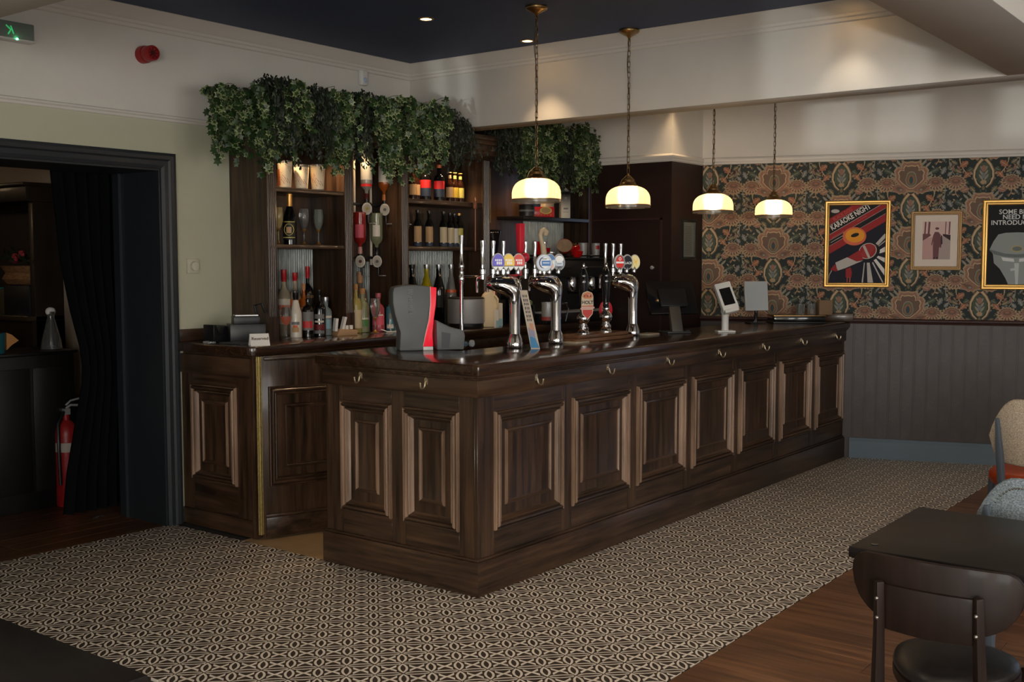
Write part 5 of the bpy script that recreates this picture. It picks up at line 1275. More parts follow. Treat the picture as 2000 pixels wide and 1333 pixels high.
# bay one, middle shelf
ZM, ZU = 1.708, 2.060
def flute(name, label, x, y, z, gold=True, faceted=False, col=CLEAR):
    t = thing(name, label, 'glass', (x, y, z))
    b = MB(); b.lathe([(.036, 0), (.036, .002), (.010, .010), (.005, .022), (.0045, .085), (.008, .098), (.020, .115), (.030, .150), (.032, .19), (.028, .235)], n=8 if faceted else 22, cap1=False); b.build('bowl', col, t, world=False, smooth=0 if faceted else 40)
    if gold:
        b = MB(); b.lathe([(.0055, .085), (.010, .092), (.014, .100), (.012, .107), (.008, .11)], n=16); b.build('gold_knot', GOLDC, t, world=False); b = MB(); b.lathe([(.034, .0022), (.012, .0115), (.0065, .022)], n=20, cap0=False, cap1=False); b.build('gold_foot', GOLDC, t, world=False)
    return t
flute('champagne_flute', 'plain tall flute with a gilt stem beside the champagne bottle', 0.880, 2.17, ZM)
flute('cut_goblet', 'cut crystal goblet with a knotted gilt stem, rightmost on its shelf', 1.005, 2.17, ZM, True, True, tint('sparkling_glass', 220, 230, 220, 0.85))
flute('gilt_glass', 'narrow gilt glass pressed against the first post on the middle shelf', 0.665, 2.17, ZM, True, False, tint('straw_glass', 216, 190, 130))
t = bottle('champagne_bottle', 'black champagne bottle with orange gold foil neck', 0.785, 2.20, ZM, .325, .045, BLACKGL, [(.10, .46, LB['black'], 1.0)], GOLDC, .34, nr=.36, sh=.50, nk=.78)
b = MB(); b.lathe([(.0465, .145), (.0468, .150)], n=12, a0=GA-1.0, a1=GA+0.9); b.lathe([(.0465, .045), (.0468, .050)], n=12, a0=GA-1.0, a1=GA+0.9); b.build('gold_bands', LB['lemon'], t, world=False, recalc=False)
b = MB(Matrix.Rotation(GA, 4, 'Z') @ Matrix.Rotation(PI/2, 4, 'Y')); b.tube([(-.098+.036*math.cos(2*PI*i/20), .030*math.sin(2*PI*i/20), .0465-.012*math.sin(2*PI*i/20)**2) for i in range(20)], .0022, 5, closed=True); b.build('gold_oval', LB['lemon'], t, world=False)
b = MB(); b.lathe([(.047, .075), (.047, .115)], n=6, a0=GA-.35, a1=GA+.35); b.build('crest', LB['tan'], t, world=False, recalc=False)
# patterned tumblers on the top shelf
TUMB = mat('cream_tumbler', rgb(236, 216, 180), 0.35); TSTR = flat('tumbler_red_stroke', 150, 40, 26, 0.4)
for i, (x, h_, lb) in enumerate(((0.690, .175, 'cream patterned tumbler with an orange blotch, leftmost on the top shelf'), (0.828, .160, 'cream tumbler with slanting red strokes, middle of the three on the top shelf'), (0.968, .170, 'cream tumbler with slanting red strokes, rightmost on the top shelf'))):
    t = thing('patterned_tumbler', lb, 'glass', (x, 2.13, ZU), group='patterned cream tumblers')
    b = MB(); r0, r1 = .040, .050 if i else .049
    b.lathe([(.0001, .010), (r0, .010), (r1*.985, h_*.90)], n=28, cap0=False, cap1=False); b.lathe([(.0001, h_*.885), (r1*.983, h_*.885)], n=28, cap0=False); b.build('painted_body', TUMB, t, world=False)
    b = MB(); b.lathe([(r1*.985, h_*.90), (r1+.001, h_), (r1-.001, h_), (r1*.97, h_*.90)], n=28); b.lathe([(r0-.001, 0), (r0+.001, .003), (r0+.001, .0105), (.0001, .0105)], n=28); b.build('clear_wall', tint('tumbler_glass', 246, 240, 226, 0.96), t, world=False)
    b = MB(); rs = random.Random(i+4)
    for k in range(26):
        a = GA-1.25+2.5*((k*0.37) % 1.0); z = .025+(h_*.82-.03)*((k*0.61) % 1.0); rr = r0+(r1-r0)*z/h_+.0028; l = .010+.010*rs.random()
        da = .10
        b.add([(rr*math.cos(a), rr*math.sin(a), z), (rr*math.cos(a+.06), rr*math.sin(a+.06), z), (rr*math.cos(a+.06-da*2), rr*math.sin(a+.06-da*2), z+l), (rr*math.cos(a-da*2), rr*math.sin(a-da*2), z+l)], [(0, 1, 2, 3)], 0 if k % 3 else 1)
    b.build('painted_strokes', [TSTR, LB['tan']], t, world=False, recalc=False)
    if i == 0:
        b = MB(); b.lathe([(r0+.003, .02), (r1+.0018, .12)], n=8, a0=GA-1.3, a1=GA-.55); b.build('orange_blotch', flat('orange_blotch', 226, 140, 80, 0.4), t, world=False, recalc=False)
# ---- optics: bottles upside down on black rails
rail = thing('optic_stand', 'black bracket rails with white poles carrying upside down spirit bottles', 'optic stand', (1.42, 2.28, Z0))
for z in (0.872, 0.502): MB().box(-.09, -.06, z, .235 if z > .6 else .21, -.035, z+.018).build('rail', BLACKP, rail, world=False, bevel=0.002)
for x, z0 in ((.004, .80), (.165, .46), (.335, .80)): MB().tube([(x, -.020, z0), (x, -.020, 1.25)], .010, 12).build('white_pole', flat('white_pole', 206, 192, 170, 0.35), rail, world=False)
def optic(x, y, z, label, gl, labs, cap, h, r, dial):
    t = bottle('spirit_optic', label, x, y, z, h, r, gl, labs, cap, .16, inv=True, group='upside down bottles on optics', sh=.62, nk=.80)
    b = MB(); b.lathe([(.012, -.012), (.016, -.010), (.016, .012)], n=14); b.box(-.016, -.03, -.10, .016, .006, -.012); b.lathe([(.007, -.150), (.009, -.13), (.009, -.10)], c=(0, -.014, 0), n=10); b.build('measure', BLACKP, t, world=False)
    b = MB(Matrix.Translation((0, 0, -.055)) @ Matrix.Rotation(math.radians(-43), 4, 'Z') @ Matrix.Rotation(PI/2, 4, 'X')); b.lathe([(.0001, .035), (.030, .035), (.034, .037), (.034, .043), (.030, .045), (.0001, .045)], n=24, sy=1.25); b.build('dial_rim', flat('dial_silver', 190, 184, 172, 0.3), t, world=False)
    b = MB(Matrix.Translation((0, 0, -.055)) @ Matrix.Rotation(math.radians(-43), 4, 'Z') @ Matrix.Rotation(PI/2, 4, 'X')); b.lathe([(.0001, .0455), (.025, .0455)], n=24, sy=1.25); b.lathe([(.0001, .0458), (.011, .0458)], n=14, mi=1); b.build('dial_face', [flat('dial_cream', 200, 190, 172, 0.4), dial], t, world=False)
    b = MB(); b.box(-.014, -.075, -.158, .014, -.030, -.152); b.build('push_bar', STEEL, t, world=False, bevel=0.001)
    return t
ZO1, ZO2 = Z0+.905, Z0+.540
optic(1.500, 2.215, ZO1, 'upside down white rum bottle on the first upper optic', tint('clear_rum', 226, 220, 206, .6), [(.20, .56, LB['white'], 1.2), (.58, .70, LB['red'], 1.1)], flat('dark_red_cap', 92, 24, 26, 0.4), .33, .042, LB['lemon'])
optic(1.676, 2.215, ZO1, 'upside down whisky bottle with pale label on the second upper optic', AMBER, [(.24, .58, LB['white'], 1.1), (.14, .24, LB['orange'], 1.1)], flat('orange_cap', 196, 120, 60, 0.4), .33, .043, LB['grey'])
optic(1.838, 2.190, ZO1, 'upside down dark brandy bottle under the ivy on the third upper optic', BROWNGL, [(.15, .55, LB['black'], 1.1)], BLKC, .32, .043, LB['pink'])
optic(1.430, 2.215, ZO2, 'upside down red gin bottle on the first lower optic', REDGL, [(.30, .62, LB['pink'], .7)], flat('pink_cap', 206, 150, 140, 0.4), .285, .044, LB['maroon'])
optic(1.595, 2.215, ZO2, 'upside down clear green-tinted bottle on the second lower optic', GREENGL, [(.30, .58, LB['white'], .6)], BLKC, .285, .044, LB['grey'])
# bay two, counter level
bottle('spirit_bottle', 'cream labelled yellow-green bottle half behind the second post', 1.272, 2.10, Z0, .33, .042, YELGL, [(.10, .48, LB['cream'], 1.4)], CORK, .12)
bottle('gin_bottle', 'clear bottle with white and green label behind a gilt stemmed glass', 1.345, 2.11, Z0, .30, .046, GREENGL, [(.28, .60, LB['white'], 1.2), (.14, .30, LB['green'], 1.2)], CORK, .12, nr=.34)
bottle('tequila_bottle', 'tall round smoky bottle with a fat cork stopper', 1.43, 2.22, Z0, .41, .052, SMOKE, [(.38, .56, LB['cream'], 1.0)], TANC, .18, nr=.34, sh=.60)
bottle('gin_bottle', 'pink bottle with white and pink diagonal label', 1.468, 2.08, Z0, .265, .042, PINKGL, [(.42, .60, LB['white'], .9), (.18, .42, LB['pink'], 1.2)], flat('pink_top', 176, 84, 96, 0.4), .14, nr=.36)
bottle('gin_bottle', 'blue square bottle behind the white labelled one', 1.535, 2.16, Z0, .24, .036, BLUEGL, [], PEWTER, .12, nr=.34, square=0.001)
bottle('gin_bottle', 'slim bottle with a tall white label and dark crest, right of the pink one', 1.575, 2.07, Z0, .185, .030, BLUEGL, [(.10, .86, LB['white'], .9), (.45, .66, LB['grey'], .35)], None, nr=.4, sh=.82, nk=.90)
t = thing('mixer_can', 'small pale blue can beside the third post', 'can', (1.645, 2.08, Z0))
b = MB(); b.lathe([(.022, 0), (.026, .006), (.026, .112), (.023, .120)], n=20); b.build('can', LB['blue'], t, world=False)
b = MB(); b.lathe([(.024, .119), (.023, .123), (.0001, .122)], n=20); b.build('lid', STEEL, t, world=False)
flute('wine_glass', 'gilt footed stemmed glass in front of the green labelled gin', 1.345, 1.99, Z0)
t = thing('white_cable', 'loop of thin white cable lying before the gin bottles', 'cable', (1.51, 1.99, Z0))
b = MB(); b.tube([(-.08+.0, .03, .02), (-.06, -.01, .004), (-.01, -.035, .004), (.05, -.02, .004), (.085, .02, .012), (.095, .05, .03)], .0035, 6); b.tube([(-.03, -.02, .004), (0, .02, .03), (.03, .05, .07)], .003, 6); b.build('cable', WHITEP, t, world=False)
# bay three, upper shelf
ZB1, ZB2 = 2.047, 1.711
def beer(label, x, y, z, h, lab, capm, neckm=None, gl=BROWNGL, grp='beer bottles on the upper shelf', r=.030):
    ls = [(.16, .50, lab, 1.25)]
    if neckm: ls.append((.79, .90, neckm, 1.6))
    return bottle('beer_bottle', label, x, y, z, h, r, gl, ls, capm, .035, nr=.42, sh=.56, nk=.78, group=grp)
for a in ((1.925, 2.17, .225, 'tan', GOLDC, None, 'brown beer bottle with tan label, leftmost on the upper shelf'), (1.985, 2.19, .228, 'tan', GOLDC, None, 'brown beer bottle with tan label, second from left on the upper shelf'),
          (2.335, 2.17, .225, 'tan', TANC, 'tan', 'brown beer bottle with tan neck band, right of the red labelled cider'), (2.395, 2.17, .226, 'yellow', YELC, 'lemon', 'beer bottle with bright yellow label and yellow cap'), (2.460, 2.17, .224, 'lemon', YELC, 'lemon', 'beer bottle with dull lemon label, rightmost on the upper shelf')):
    beer(a[6], a[0], a[1], ZB1, a[2], LB[a[3]], a[4], LB[a[5]] if a[5] else None)
for x, lb in ((2.065, 'larger dark cider bottle with red and navy label, left one'), (2.215, 'larger dark cider bottle with red and navy label, right one')):
    bottle('cider_bottle', lb, x, 2.17, ZB1, .27, .041, DARKGL, [(.34, .56, LB['red'], 1.25), (.12, .34, LB['navy'], 1.25)], flat('orange_gold_cap', 214, 110, 60, 0.35), .08, nr=.38, sh=.60, group='red labelled cider bottles')
for i, (x, h_, lb, lab) in enumerate(((1.965, .262, 'dark stout bottle with oval tan label, leftmost on the middle shelf', 'tan'), (2.090, .262, 'dark stout bottle with oval tan label, second on the middle shelf', 'tan'), (2.250, .262, 'dark bottle with pale round label, third on the middle shelf', 'cream'),
                            (2.325, .255, 'dark bottle with cream label, fourth on the middle shelf', 'cream'), (2.375, .250, 'dark bottle with pale label, fifth on the middle shelf', 'white'), (2.430, .255, 'bottle with bright cream label and gold cap, rightmost on the middle shelf', 'lemon'))):
    bottle('ale_bottle', lb, x, 2.16, ZB2, h_, .033, DARKGL, [(.12, .56, LB[lab], 0.95 if i < 3 else 1.2), (.0, .10, LB['navy'], 1.0)], GOLDC if i == 5 else BLKC, .06, nr=.42, sh=.58, nk=.78, group='dark ale bottles on the middle shelf')
flute('slim_glass', 'slim clear glass beside the third post on the middle shelf', 1.815, 2.14, ZB2, False)
# bay three, counter level: syrups
for x, y, h_, gl, cp, lb in ((1.905, 2.20, .30, BLACKGL, BLKC, 'short black bottle close to the third post behind the chiller'), (1.965, 2.22, .46, BLACKGL, BLKC, 'tall black wine bottle behind the chiller'), (2.125, 2.22, .46, mat('yellow_syrup', rgb(190, 170, 22), 0.06, coat=.3, trans=0.25), PEWTER, 'tall bottle of bright yellow cordial'), (2.262, 2.22, .46, DARKGL, PEWTER, 'tall dark cordial bottle right of the yellow one')):
    bottle('cordial_bottle', lb, x, y, Z0, h_, .046 if h_ > .4 else .036, gl, [(.30, .50, LB['black'], .8)] if 'dark' in lb else [], cp, .06, nr=.40, sh=.58, nk=.82)
t = bottle('cordial_bottle', 'clear bottle half full of orange cordial beside the shelf side', 2.405, 2.22, Z0, .46, .044, tint('thin_clear_glass', 226, 222, 214, 0.95), [], PEWTER, .06, nr=.38, sh=.5, nk=.82)
b = MB(); b.lathe([(.038, .004), (.042, .01), (.042, .27), (.0001, .27)], n=20); b.build('orange_cordial', flat('orange_cordial', 206, 84, 40, 0.2), t, world=False)
# ice bucket, milk and things on the back counter
t = thing('ice_bucket', 'wide brushed steel ice bucket on a black base', 'ice bucket', (2.165, 1.87, Z0))
b = MB(); b.lathe([(.125, 0), (.128, .004), (.128, .032), (.122, .036), (.0001, .036)], n=40); b.build('base', BLACKP, t, world=False)
b = MB(); b.lathe([(.132, .036), (.136, .046), (.136, .205), (.138, .212), (.132, .214), (.130, .206), (.130, .06), (.0001, .055)], n=48); b.build('pail', STEEL, t, world=False)
b = MB(); b.lathe([(.134, .213), (.136, .219), (.120, .226), (.0001, .228)], n=40); b.build('lid', BLACKP, t, world=False)
t = thing('milk_bottle', 'translucent plastic milk bottle with moulded handle', 'milk bottle', (2.345, 1.80, Z0)); t.rotation_euler = (0, 0, math.radians(-42))
MILK = mat('milk_plastic', rgb(226, 206, 168), 0.45); 
b = MB(); b.prism([(-.062, .01), (-.058, 0), (.058, 0), (.062, .01), (.062, .165), (.052, .215), (.030, .25), (.022, .262), (.022, .285), (-.018, .285), (-.018, .262), (-.040, .245), (-.060, .21)], -.045, .045, plane='xz'); b.build('bottle', MILK, t, world=False, bevel=0.008)
b = MB(); b.tube([(.035, -.046, .235), (.056, -.052, .21), (.056, -.052, .16), (.045, -.046, .14)], .008, 8); b.build('handle', MILK, t, world=False)
b = MB(); b.prism([(.030, .0), (.0635, .0), (.0635, .13), (.030, .13)], -.047, .047, plane='xz'); b.build('paper_label', LB['white'], t, world=False); b = MB(); b.prism([(.045, .0), (.0642, .0), (.0642, .05), (.045, .05)], -.0477, .0477, plane='xz'); b.build('blue_print', LB['blue'], t, world=False)
t = thing('carton', 'pale printed carton with a blue foot behind the milk bottle', 'carton', (2.52, 1.86, Z0)); t.rotation_euler = (0, 0, math.radians(-42))
b = MB(); b.box(-.035, -.035, 0, .035, .035, .17); b.build('carton', LB['white'], t, world=False, bevel=0.002); b = MB(); b.box(-.0355, -.0355, 0, .0355, .0355, .055); b.build('blue_band', LB['blue'], t, world=False)
t = thing('copper_mug', 'copper mug behind the milk bottle', 'mug', (2.60, 1.96, Z0+.19))
b = MB(); b.lathe([(.026, 0), (.030, .004), (.032, .08), (.030, .08), (.028, .006), (.0001, .005)], n=20); b.build('cup', COPPER, t, world=False); 
o = MB().box(2.52, 1.90, Z0, 2.68, 2.02, Z0+.19).build('black_caddy', BLACKP, None, bevel=0.006); tag(o, 'black box caddy under the copper mug', 'caddy')
t = thing('coffee_grinder', 'black coffee grinder with conical hopper beside the last fluted post', 'grinder', (2.83, 2.17, Z0))
b = MB(); b.box(-.075, -.10, 0, .075, .10, .05); b.box(-.06, -.02, .05, .06, .10, .47); b.box(-.05, -.10, .30, .05, .05, .46); b.build('body', BLACKP, t, world=False, bevel=0.01)
b = MB(); b.lathe([(.035, .46), (.045, .50), (.082, .70), (.084, .715)], n=24); b.build('hopper', mat('smoked_hopper', (0.012, 0.010, 0.009, 1), 0.1), t, world=False)
b = MB(); b.lathe([(.086, .712), (.086, .726), (.080, .734), (.0001, .735)], n=24); b.build('lid', BLACKG, t, world=False)
# coffee machine
cm = thing('coffee_machine', 'black two group espresso machine with chrome details', 'coffee machine', (3.28, 1.80, Z0))
b = MB(); b.box(-.42, .0, .0, .50, .30, .50); b.box(-.42, -.16, .36, .50, .0, .50); b.box(-.42, -.16, 0, .50, .0, .08); b.build('body', BLACKP, cm, world=False, bevel=0.012)
b = MB(); b.box(-.44, -.18, .50, .52, .31, .515); b.build('cup_tray', BLACKP, cm, world=False, bevel=0.003)
b = MB(); b.tube([(-.44, -.18, .53), (.52, -.18, .53), (.52, .31, .53), (-.44, .31, .53)], .006, 8, closed=True); b.build('tray_rail', BLACKG, cm, world=False)
for x in (.0, .28):
    b = MB(); b.lathe([(.035, 0), (.038, .01), (.038, .08), (.032, .10)], c=(x, -.10, .26), n=24); g = b.build('group_head', CHROME, cm, world=False)
    b = MB(); b.lathe([(.030, 0), (.034, .012), (.034, .03)], c=(x, -.10, .225), n=20); b.tube([(x, -.13, .24), (x-.01, -.20, .235), (x-.02, -.27, .225)], [.010, .013, .012], 10); b.build('portafilter', BLACKG, g, world=False)
for x, s_ in ((-.36, 1), (.42, -1)):
    MB().tube([(x, -.14, .38), (x, -.17, .34), (x+.03*s_, -.20, .22), (x+.05*s_, -.21, .10)], .006, 8).build('steam_wand', CHROME, cm, world=False)
b = MB(); b.tube([(-.30, -.165, .44), (-.10, -.165, .44)], .006, 8); b.tube([(.12, -.165, .44), (.34, -.165, .44)], .006, 8); b.build('chrome_bar', CHROME, cm, world=False)
b = MB(); b.box(-.40, -.15, .08, .48, -.005, .094); b.build('drip_grid', STEEL, cm, world=False)
b = MB(); b.tube([(.02, -.22, .02), (.02, -.22, .13), (.03, -.22, .16), (.06, -.22, .175), (.09, -.22, .16)], .006, 8); b.build('pipe_rail', CHROME, cm, world=False); b = MB(); b.tube([(-.26, -.22, .02), (-.22, -.22, .12), (-.24, -.22, .16), (-.30, -.22, .16)], .006, 8); b.build('pipe_rail', CHROME, cm, world=False)
ZC = Z0+.516
RC = mat('red_glazed_cup', rgb(178, 14, 20), 0.18, coat=0.3); CI = flat('cup_cream_inside', 206, 180, 150, 0.4)
def cup(label, loc, r=.045, h=.06, rot=None, grp='red cups on the coffee machine'):
    t = thing('red_cup', label, 'cup', loc, group=grp)
    if rot: t.rotation_euler = rot
    b = MB(); b.lathe([(r*.5, 0), (r*.55, .004), (r*.85, h*.4), (r, h)], n=24, cap1=False); b.build('cup', RC, t, world=False)
    b = MB(); b.lathe([(.0001, h*.94), (r*.985, h*.94)], n=24); b.build('inside', CI, t, world=False)
    b = MB(); b.tube([(r*.8, 0, h*.75), (r*1.3, 0, h*.7), (r*1.25, 0, h*.35), (r*.75, 0, h*.3)], .005, 6); b.build('handle', RC, t, world=False)
    return t
cup('red cup standing at the left of the coffee machine top', (2.88, 1.72, ZC), .052, .075); cup('red cup stacked on the left cup of the coffee machine', (2.885, 1.725, ZC+.05), .055, .072); cup('red cup behind the curled cream handle', (2.99, 1.76, ZC), .048, .075)
cup('large red cup tipped over so its cream inside shows', (3.12, 1.66, ZC+.055), .062, .075, (math.radians(58), 0, math.radians(-55))); cup('red cup lying right of the tipped large cup', (3.26, 1.69, ZC+.045), .050, .07, (math.radians(80), 0, math.radians(40))); cup('low red cup in front of the tipped large cup', (3.22, 1.61, ZC), .050, .05)
for x, y, lb, gold in ((3.40, 1.78, 'brassy steel beaker, left of the row on the coffee machine', 1), (3.47, 1.72, 'steel beaker, second in the row on the coffee machine', 0), (3.58, 1.78, 'brassy steel beaker, third in the row on the coffee machine', 1), (3.66, 1.72, 'steel beaker with a red mark, right end of the row on the coffee machine', 0)):
    t = thing('steel_beaker', lb, 'beaker', (x, y, ZC), group='steel beakers on the coffee machine')
    b = MB(); b.lathe([(.030, 0), (.032, .004), (.036, .115), (.038, .12), (.034, .12), (.030, .01), (.0001, .008)], n=22); b.build('beaker', mat('brassy_steel', (0.6, 0.42, 0.2, 1), 0.18, 1.0) if gold else STEEL, t, world=False)
    if 'red' in lb: b = MB(); b.lathe([(.0355, .07), (.0365, .10)], n=8, a0=GA-.2, a1=GA+.9); b.build('red_mark', REDP, t, world=False, recalc=False)
t = thing('steel_jug', 'small steel jug with a red foot between the two near beer towers', 'jug', (2.90, 1.66, Z0+.03))
b = MB(); b.lathe([(.050, 0), (.052, .004), (.050, .12), (.053, .14), (.049, .14), (.046, .01), (.0001, .008)], n=24); b.build('jug', STEEL, t, world=False)
b = MB(); b.lathe([(.0525, .0), (.0525, .03)], n=24, cap0=False, cap1=False); b.build('red_foot', flat('dull_red_band', 150, 64, 54, 0.5), t, world=False, recalc=False)
t = thing('limes_dish', 'dish of small green limes behind the steel jug', 'fruit dish', (2.80, 1.78, Z0))
b = MB(); b.lathe([(.05, 0), (.055, .01), (.06, .15), (.056, .15), (.05, .02), (.0001, .015)], n=20); b.build('dish', BLACKG, t, world=False)
b = MB(); b.ball((-.02, -.01, .16), .024, 8); b.build('lime', flat('lime_green', 120, 134, 96, 0.5), t, world=False); b = MB(); b.ball((.022, .0, .163), .025, 8); b.build('lime', flat('lime_green_2', 112, 128, 90, 0.5), t, world=False)
# bay four shelf
ZS = 1.972
t = thing('black_tub', 'small black tub on the shelf under the first pendant', 'tub', (3.31, 2.17, ZS)); b = MB(); b.lathe([(.055, 0), (.062, .004), (.066, .09), (.068, .095), (.0001, .096)], n=22); b.build('tub', BLACKP, t, world=False); b = MB(); b.lathe([(.066, .04), (.0665, .055)], n=22, cap0=False, cap1=False); b.build('band', GREYP, t, world=False)
t = thing('red_box', 'bright red box with a printed gold ring on the back bar shelf', 'box', (3.50, 2.16, ZS)); t.rotation_euler = (0, 0, math.radians(-30))
b = MB(); b.box(-.105, -.05, 0, .10, .05, .085); b.build('box', REDB, t, world=False, bevel=0.004)
b = MB(); b.poly([(.02+.055*math.cos(2*PI*i/24), -.0505, .055+.03*math.sin(2*PI*i/24)) for i in range(24)], 0); b.poly([(.02+.042*math.cos(2*PI*i/24), -.0508, .055+.022*math.sin(2*PI*i/24)) for i in range(24)], 1)
for k in range(6): b.poly([(-.085+k*.028, -.051, .012), (-.070+k*.028, -.051, .012), (-.070+k*.028, -.051, .022), (-.085+k*.028, -.051, .022)], 2)
b.build('print', [LB['lemon'], LB['tan'], LB['orange']], t, world=False, recalc=False, smooth=0)
t = thing('tall_carton', 'tall pale grey carton with small print at the right end of the shelf', 'carton', (3.80, 2.13, ZS)); t.rotation_euler = (0, 0, math.radians(-40))
b = MB(); b.box(-.04, -.04, 0, .04, .04, .22); b.prism([(-.04, .22), (.04, .22), (0, .26)], -.04, .04, plane='xz'); b.build('carton', LB['white'], t, world=False, bevel=0.002)
b = MB()
for z0, z1, x0, x1 in ((.15, .18, -.01, .01), (.075, .088, -.02, .02), (.05, .053, -.025, .025)): b.poly([(x0, -.0405, z0), (x1, -.0405, z0), (x1, -.0405, z1), (x0, -.0405, z1)], 0)
b.build('print', LB['grey'], t, world=False, recalc=False, smooth=0)
t = thing('pale_bag', 'crumpled pale foil bag behind the ivy on the back bar shelf', 'bag', (3.67, 2.22, ZS)); b = MB(); b.prism([(-.06, 0), (.06, 0), (.065, .12), (.05, .24), (.0, .27), (-.055, .23), (-.066, .10)], -.03, .03, plane='xz'); b.build('bag', flat('pale_foil', 214, 196, 160, 0.35), t, world=False, bevel=0.012)
# things at the near end of the back counter
t = thing('reserved_card', 'white folded reserved sign at the near corner of the back counter', 'sign', (0.145, 1.745, Z0)); t.rotation_euler = (0, 0, math.radians(-28))
b = MB(); b.prism([(-.038, 0), (-.036, 0), (0, .064), (.036, 0), (.038, 0), (.0, .068)], -.055, .055, plane='yz'); b.build('folded_card', PAPER, t, world=False)
vs, fs = text_mesh('Reserved', 0.026, 0.0004, 0.0, shear=0.1); sl = math.atan2(.068, .038)
b = MB(Matrix.Translation((0, -.0196, .036)) @ Matrix.Rotation(sl, 4, 'X')); b.add([(v[0], v[1]+.004, .0008) for v in vs], fs); b.build('lettering', BROWNI, t, world=False, recalc=False, smooth=0)
t = thing('cutlery_caddy', 'black caddy of menus and napkins on the back counter', 'caddy', (0.29, 2.03, Z0)); t.rotation_euler = (0, 0, math.radians(-30))
b = MB(); b.box(-.11, -.07, 0, .10, .08, .11); b.box(-.085, -.045, .11, .07, .06, .155); b.tube([(.06, .0, .15), (.045, .0, .22), (.09, .0, .23), (.11, .0, .17)], .010, 6); b.build('caddy', BLACKP, t, world=False, bevel=0.006)
b = MB(); b.box(-.075, -.047, .158, .06, .05, .164); b.build('steel_rim', STEEL, t, world=False)
t = thing('black_holder', 'small black curved card holder left of the caddy', 'holder', (0.17, 2.18, Z0)); b = MB(); b.prism([(-.05, 0), (.06, 0), (.06, .085), (.04, .10), (.025, .085), (.01, .05), (-.01, .055), (-.03, .105), (-.05, .105)], -.05, .05, plane='xz'); b.build('holder', BLACKP, t, world=False, bevel=0.004)
t = thing('black_tray', 'flat black tray with a bunch of keys on the back counter', 'tray', (0.155, 1.93, Z0)); b = MB(); b.box(-.075, -.10, 0, .075, .10, .010); b.build('tray', GREYD, t, world=False, bevel=0.003)
t = thing('keys', 'bunch of keys beside the black tray', 'keys', (0.095, 2.14, Z0)); b = MB()
for k in range(5): b.box(-.03+.013*k, -.03+.008*(k % 3), .0, -.022+.013*k, .02+.01*(k % 2), .006)
b.tube([(.02*math.cos(2*PI*i/12), .03+.012*math.sin(2*PI*i/12), .006) for i in range(12)], .002, 5, closed=True); b.build('keys', STEEL, t, world=False)
# glass tumblers and box on the tray at the far end
for k, (x, y) in enumerate(((4.30, 0.20), (4.35, 0.13))):
    t = thing('glass_tumbler', ('clear glass tumbler on the brass edged box, left one', 'clear glass tumbler on the brass edged box, right one')[k], 'glass', (x, y, ZT+.064), group='tumblers at the far end of the bar'); b = MB(); b.lathe([(.030, 0), (.032, .003), (.038, .085), (.036, .085), (.031, .010), (.0001, .009)], n=22); b.build('tumbler', CLEAR, t, world=False)
o = MB(Matrix.Translation((4.405, 0.045, ZT+.064)) @ Matrix.Rotation(math.radians(-45), 4, 'Z')).box(-.055, -.03, 0, .055, .03, .115).build('brown_box', flat('kraft_brown', 128, 102, 76, 0.7), None, bevel=0.002); tag(o, 'small brown box on the brass edged display at the bar end', 'box')

# ================================================================ HANGING FOLIAGE over the back bar
def foliage_mats(kind, k):
    if kind == 'ivy':
        return [mottled('ivy_leaf_green_%d' % k, (0.010, 0.028, 0.008, 1), (0.036, 0.075, 0.020, 1), (14, 14, 14), 0.4), flat('ivy_leaf_edge_%d' % k, 134, 146, 100, 0.45), flat('ivy_stem_%d' % k, 46, 44, 26, 0.6)]
    return [mottled('dark_frond_%d' % k, (0.006, 0.012, 0.006, 1), (0.016, 0.028, 0.013, 1), (14, 14, 14), 0.5), flat('dark_frond_tip_%d' % k, 36, 44, 30, 0.5), flat('dark_stem_%d' % k, 34, 24, 22, 0.6)]
IVY = foliage_mats('ivy', 0); FERN = foliage_mats('fern', 0)
LOBES = [(0, 1.0), (.20, .58), (.62, .56), (.36, .16), (.52, -.22), (.16, -.16), (0, -.30)]
LOBES = LOBES+[(-x, y) for x, y in LOBES[-2:0:-1]]
FLOB = [(0, 1.0), (.22, .55), (.30, .15), (.15, -.25), (0, -.35)]; FLOB = FLOB+[(-x, y) for x, y in FLOB[-2:0:-1]]
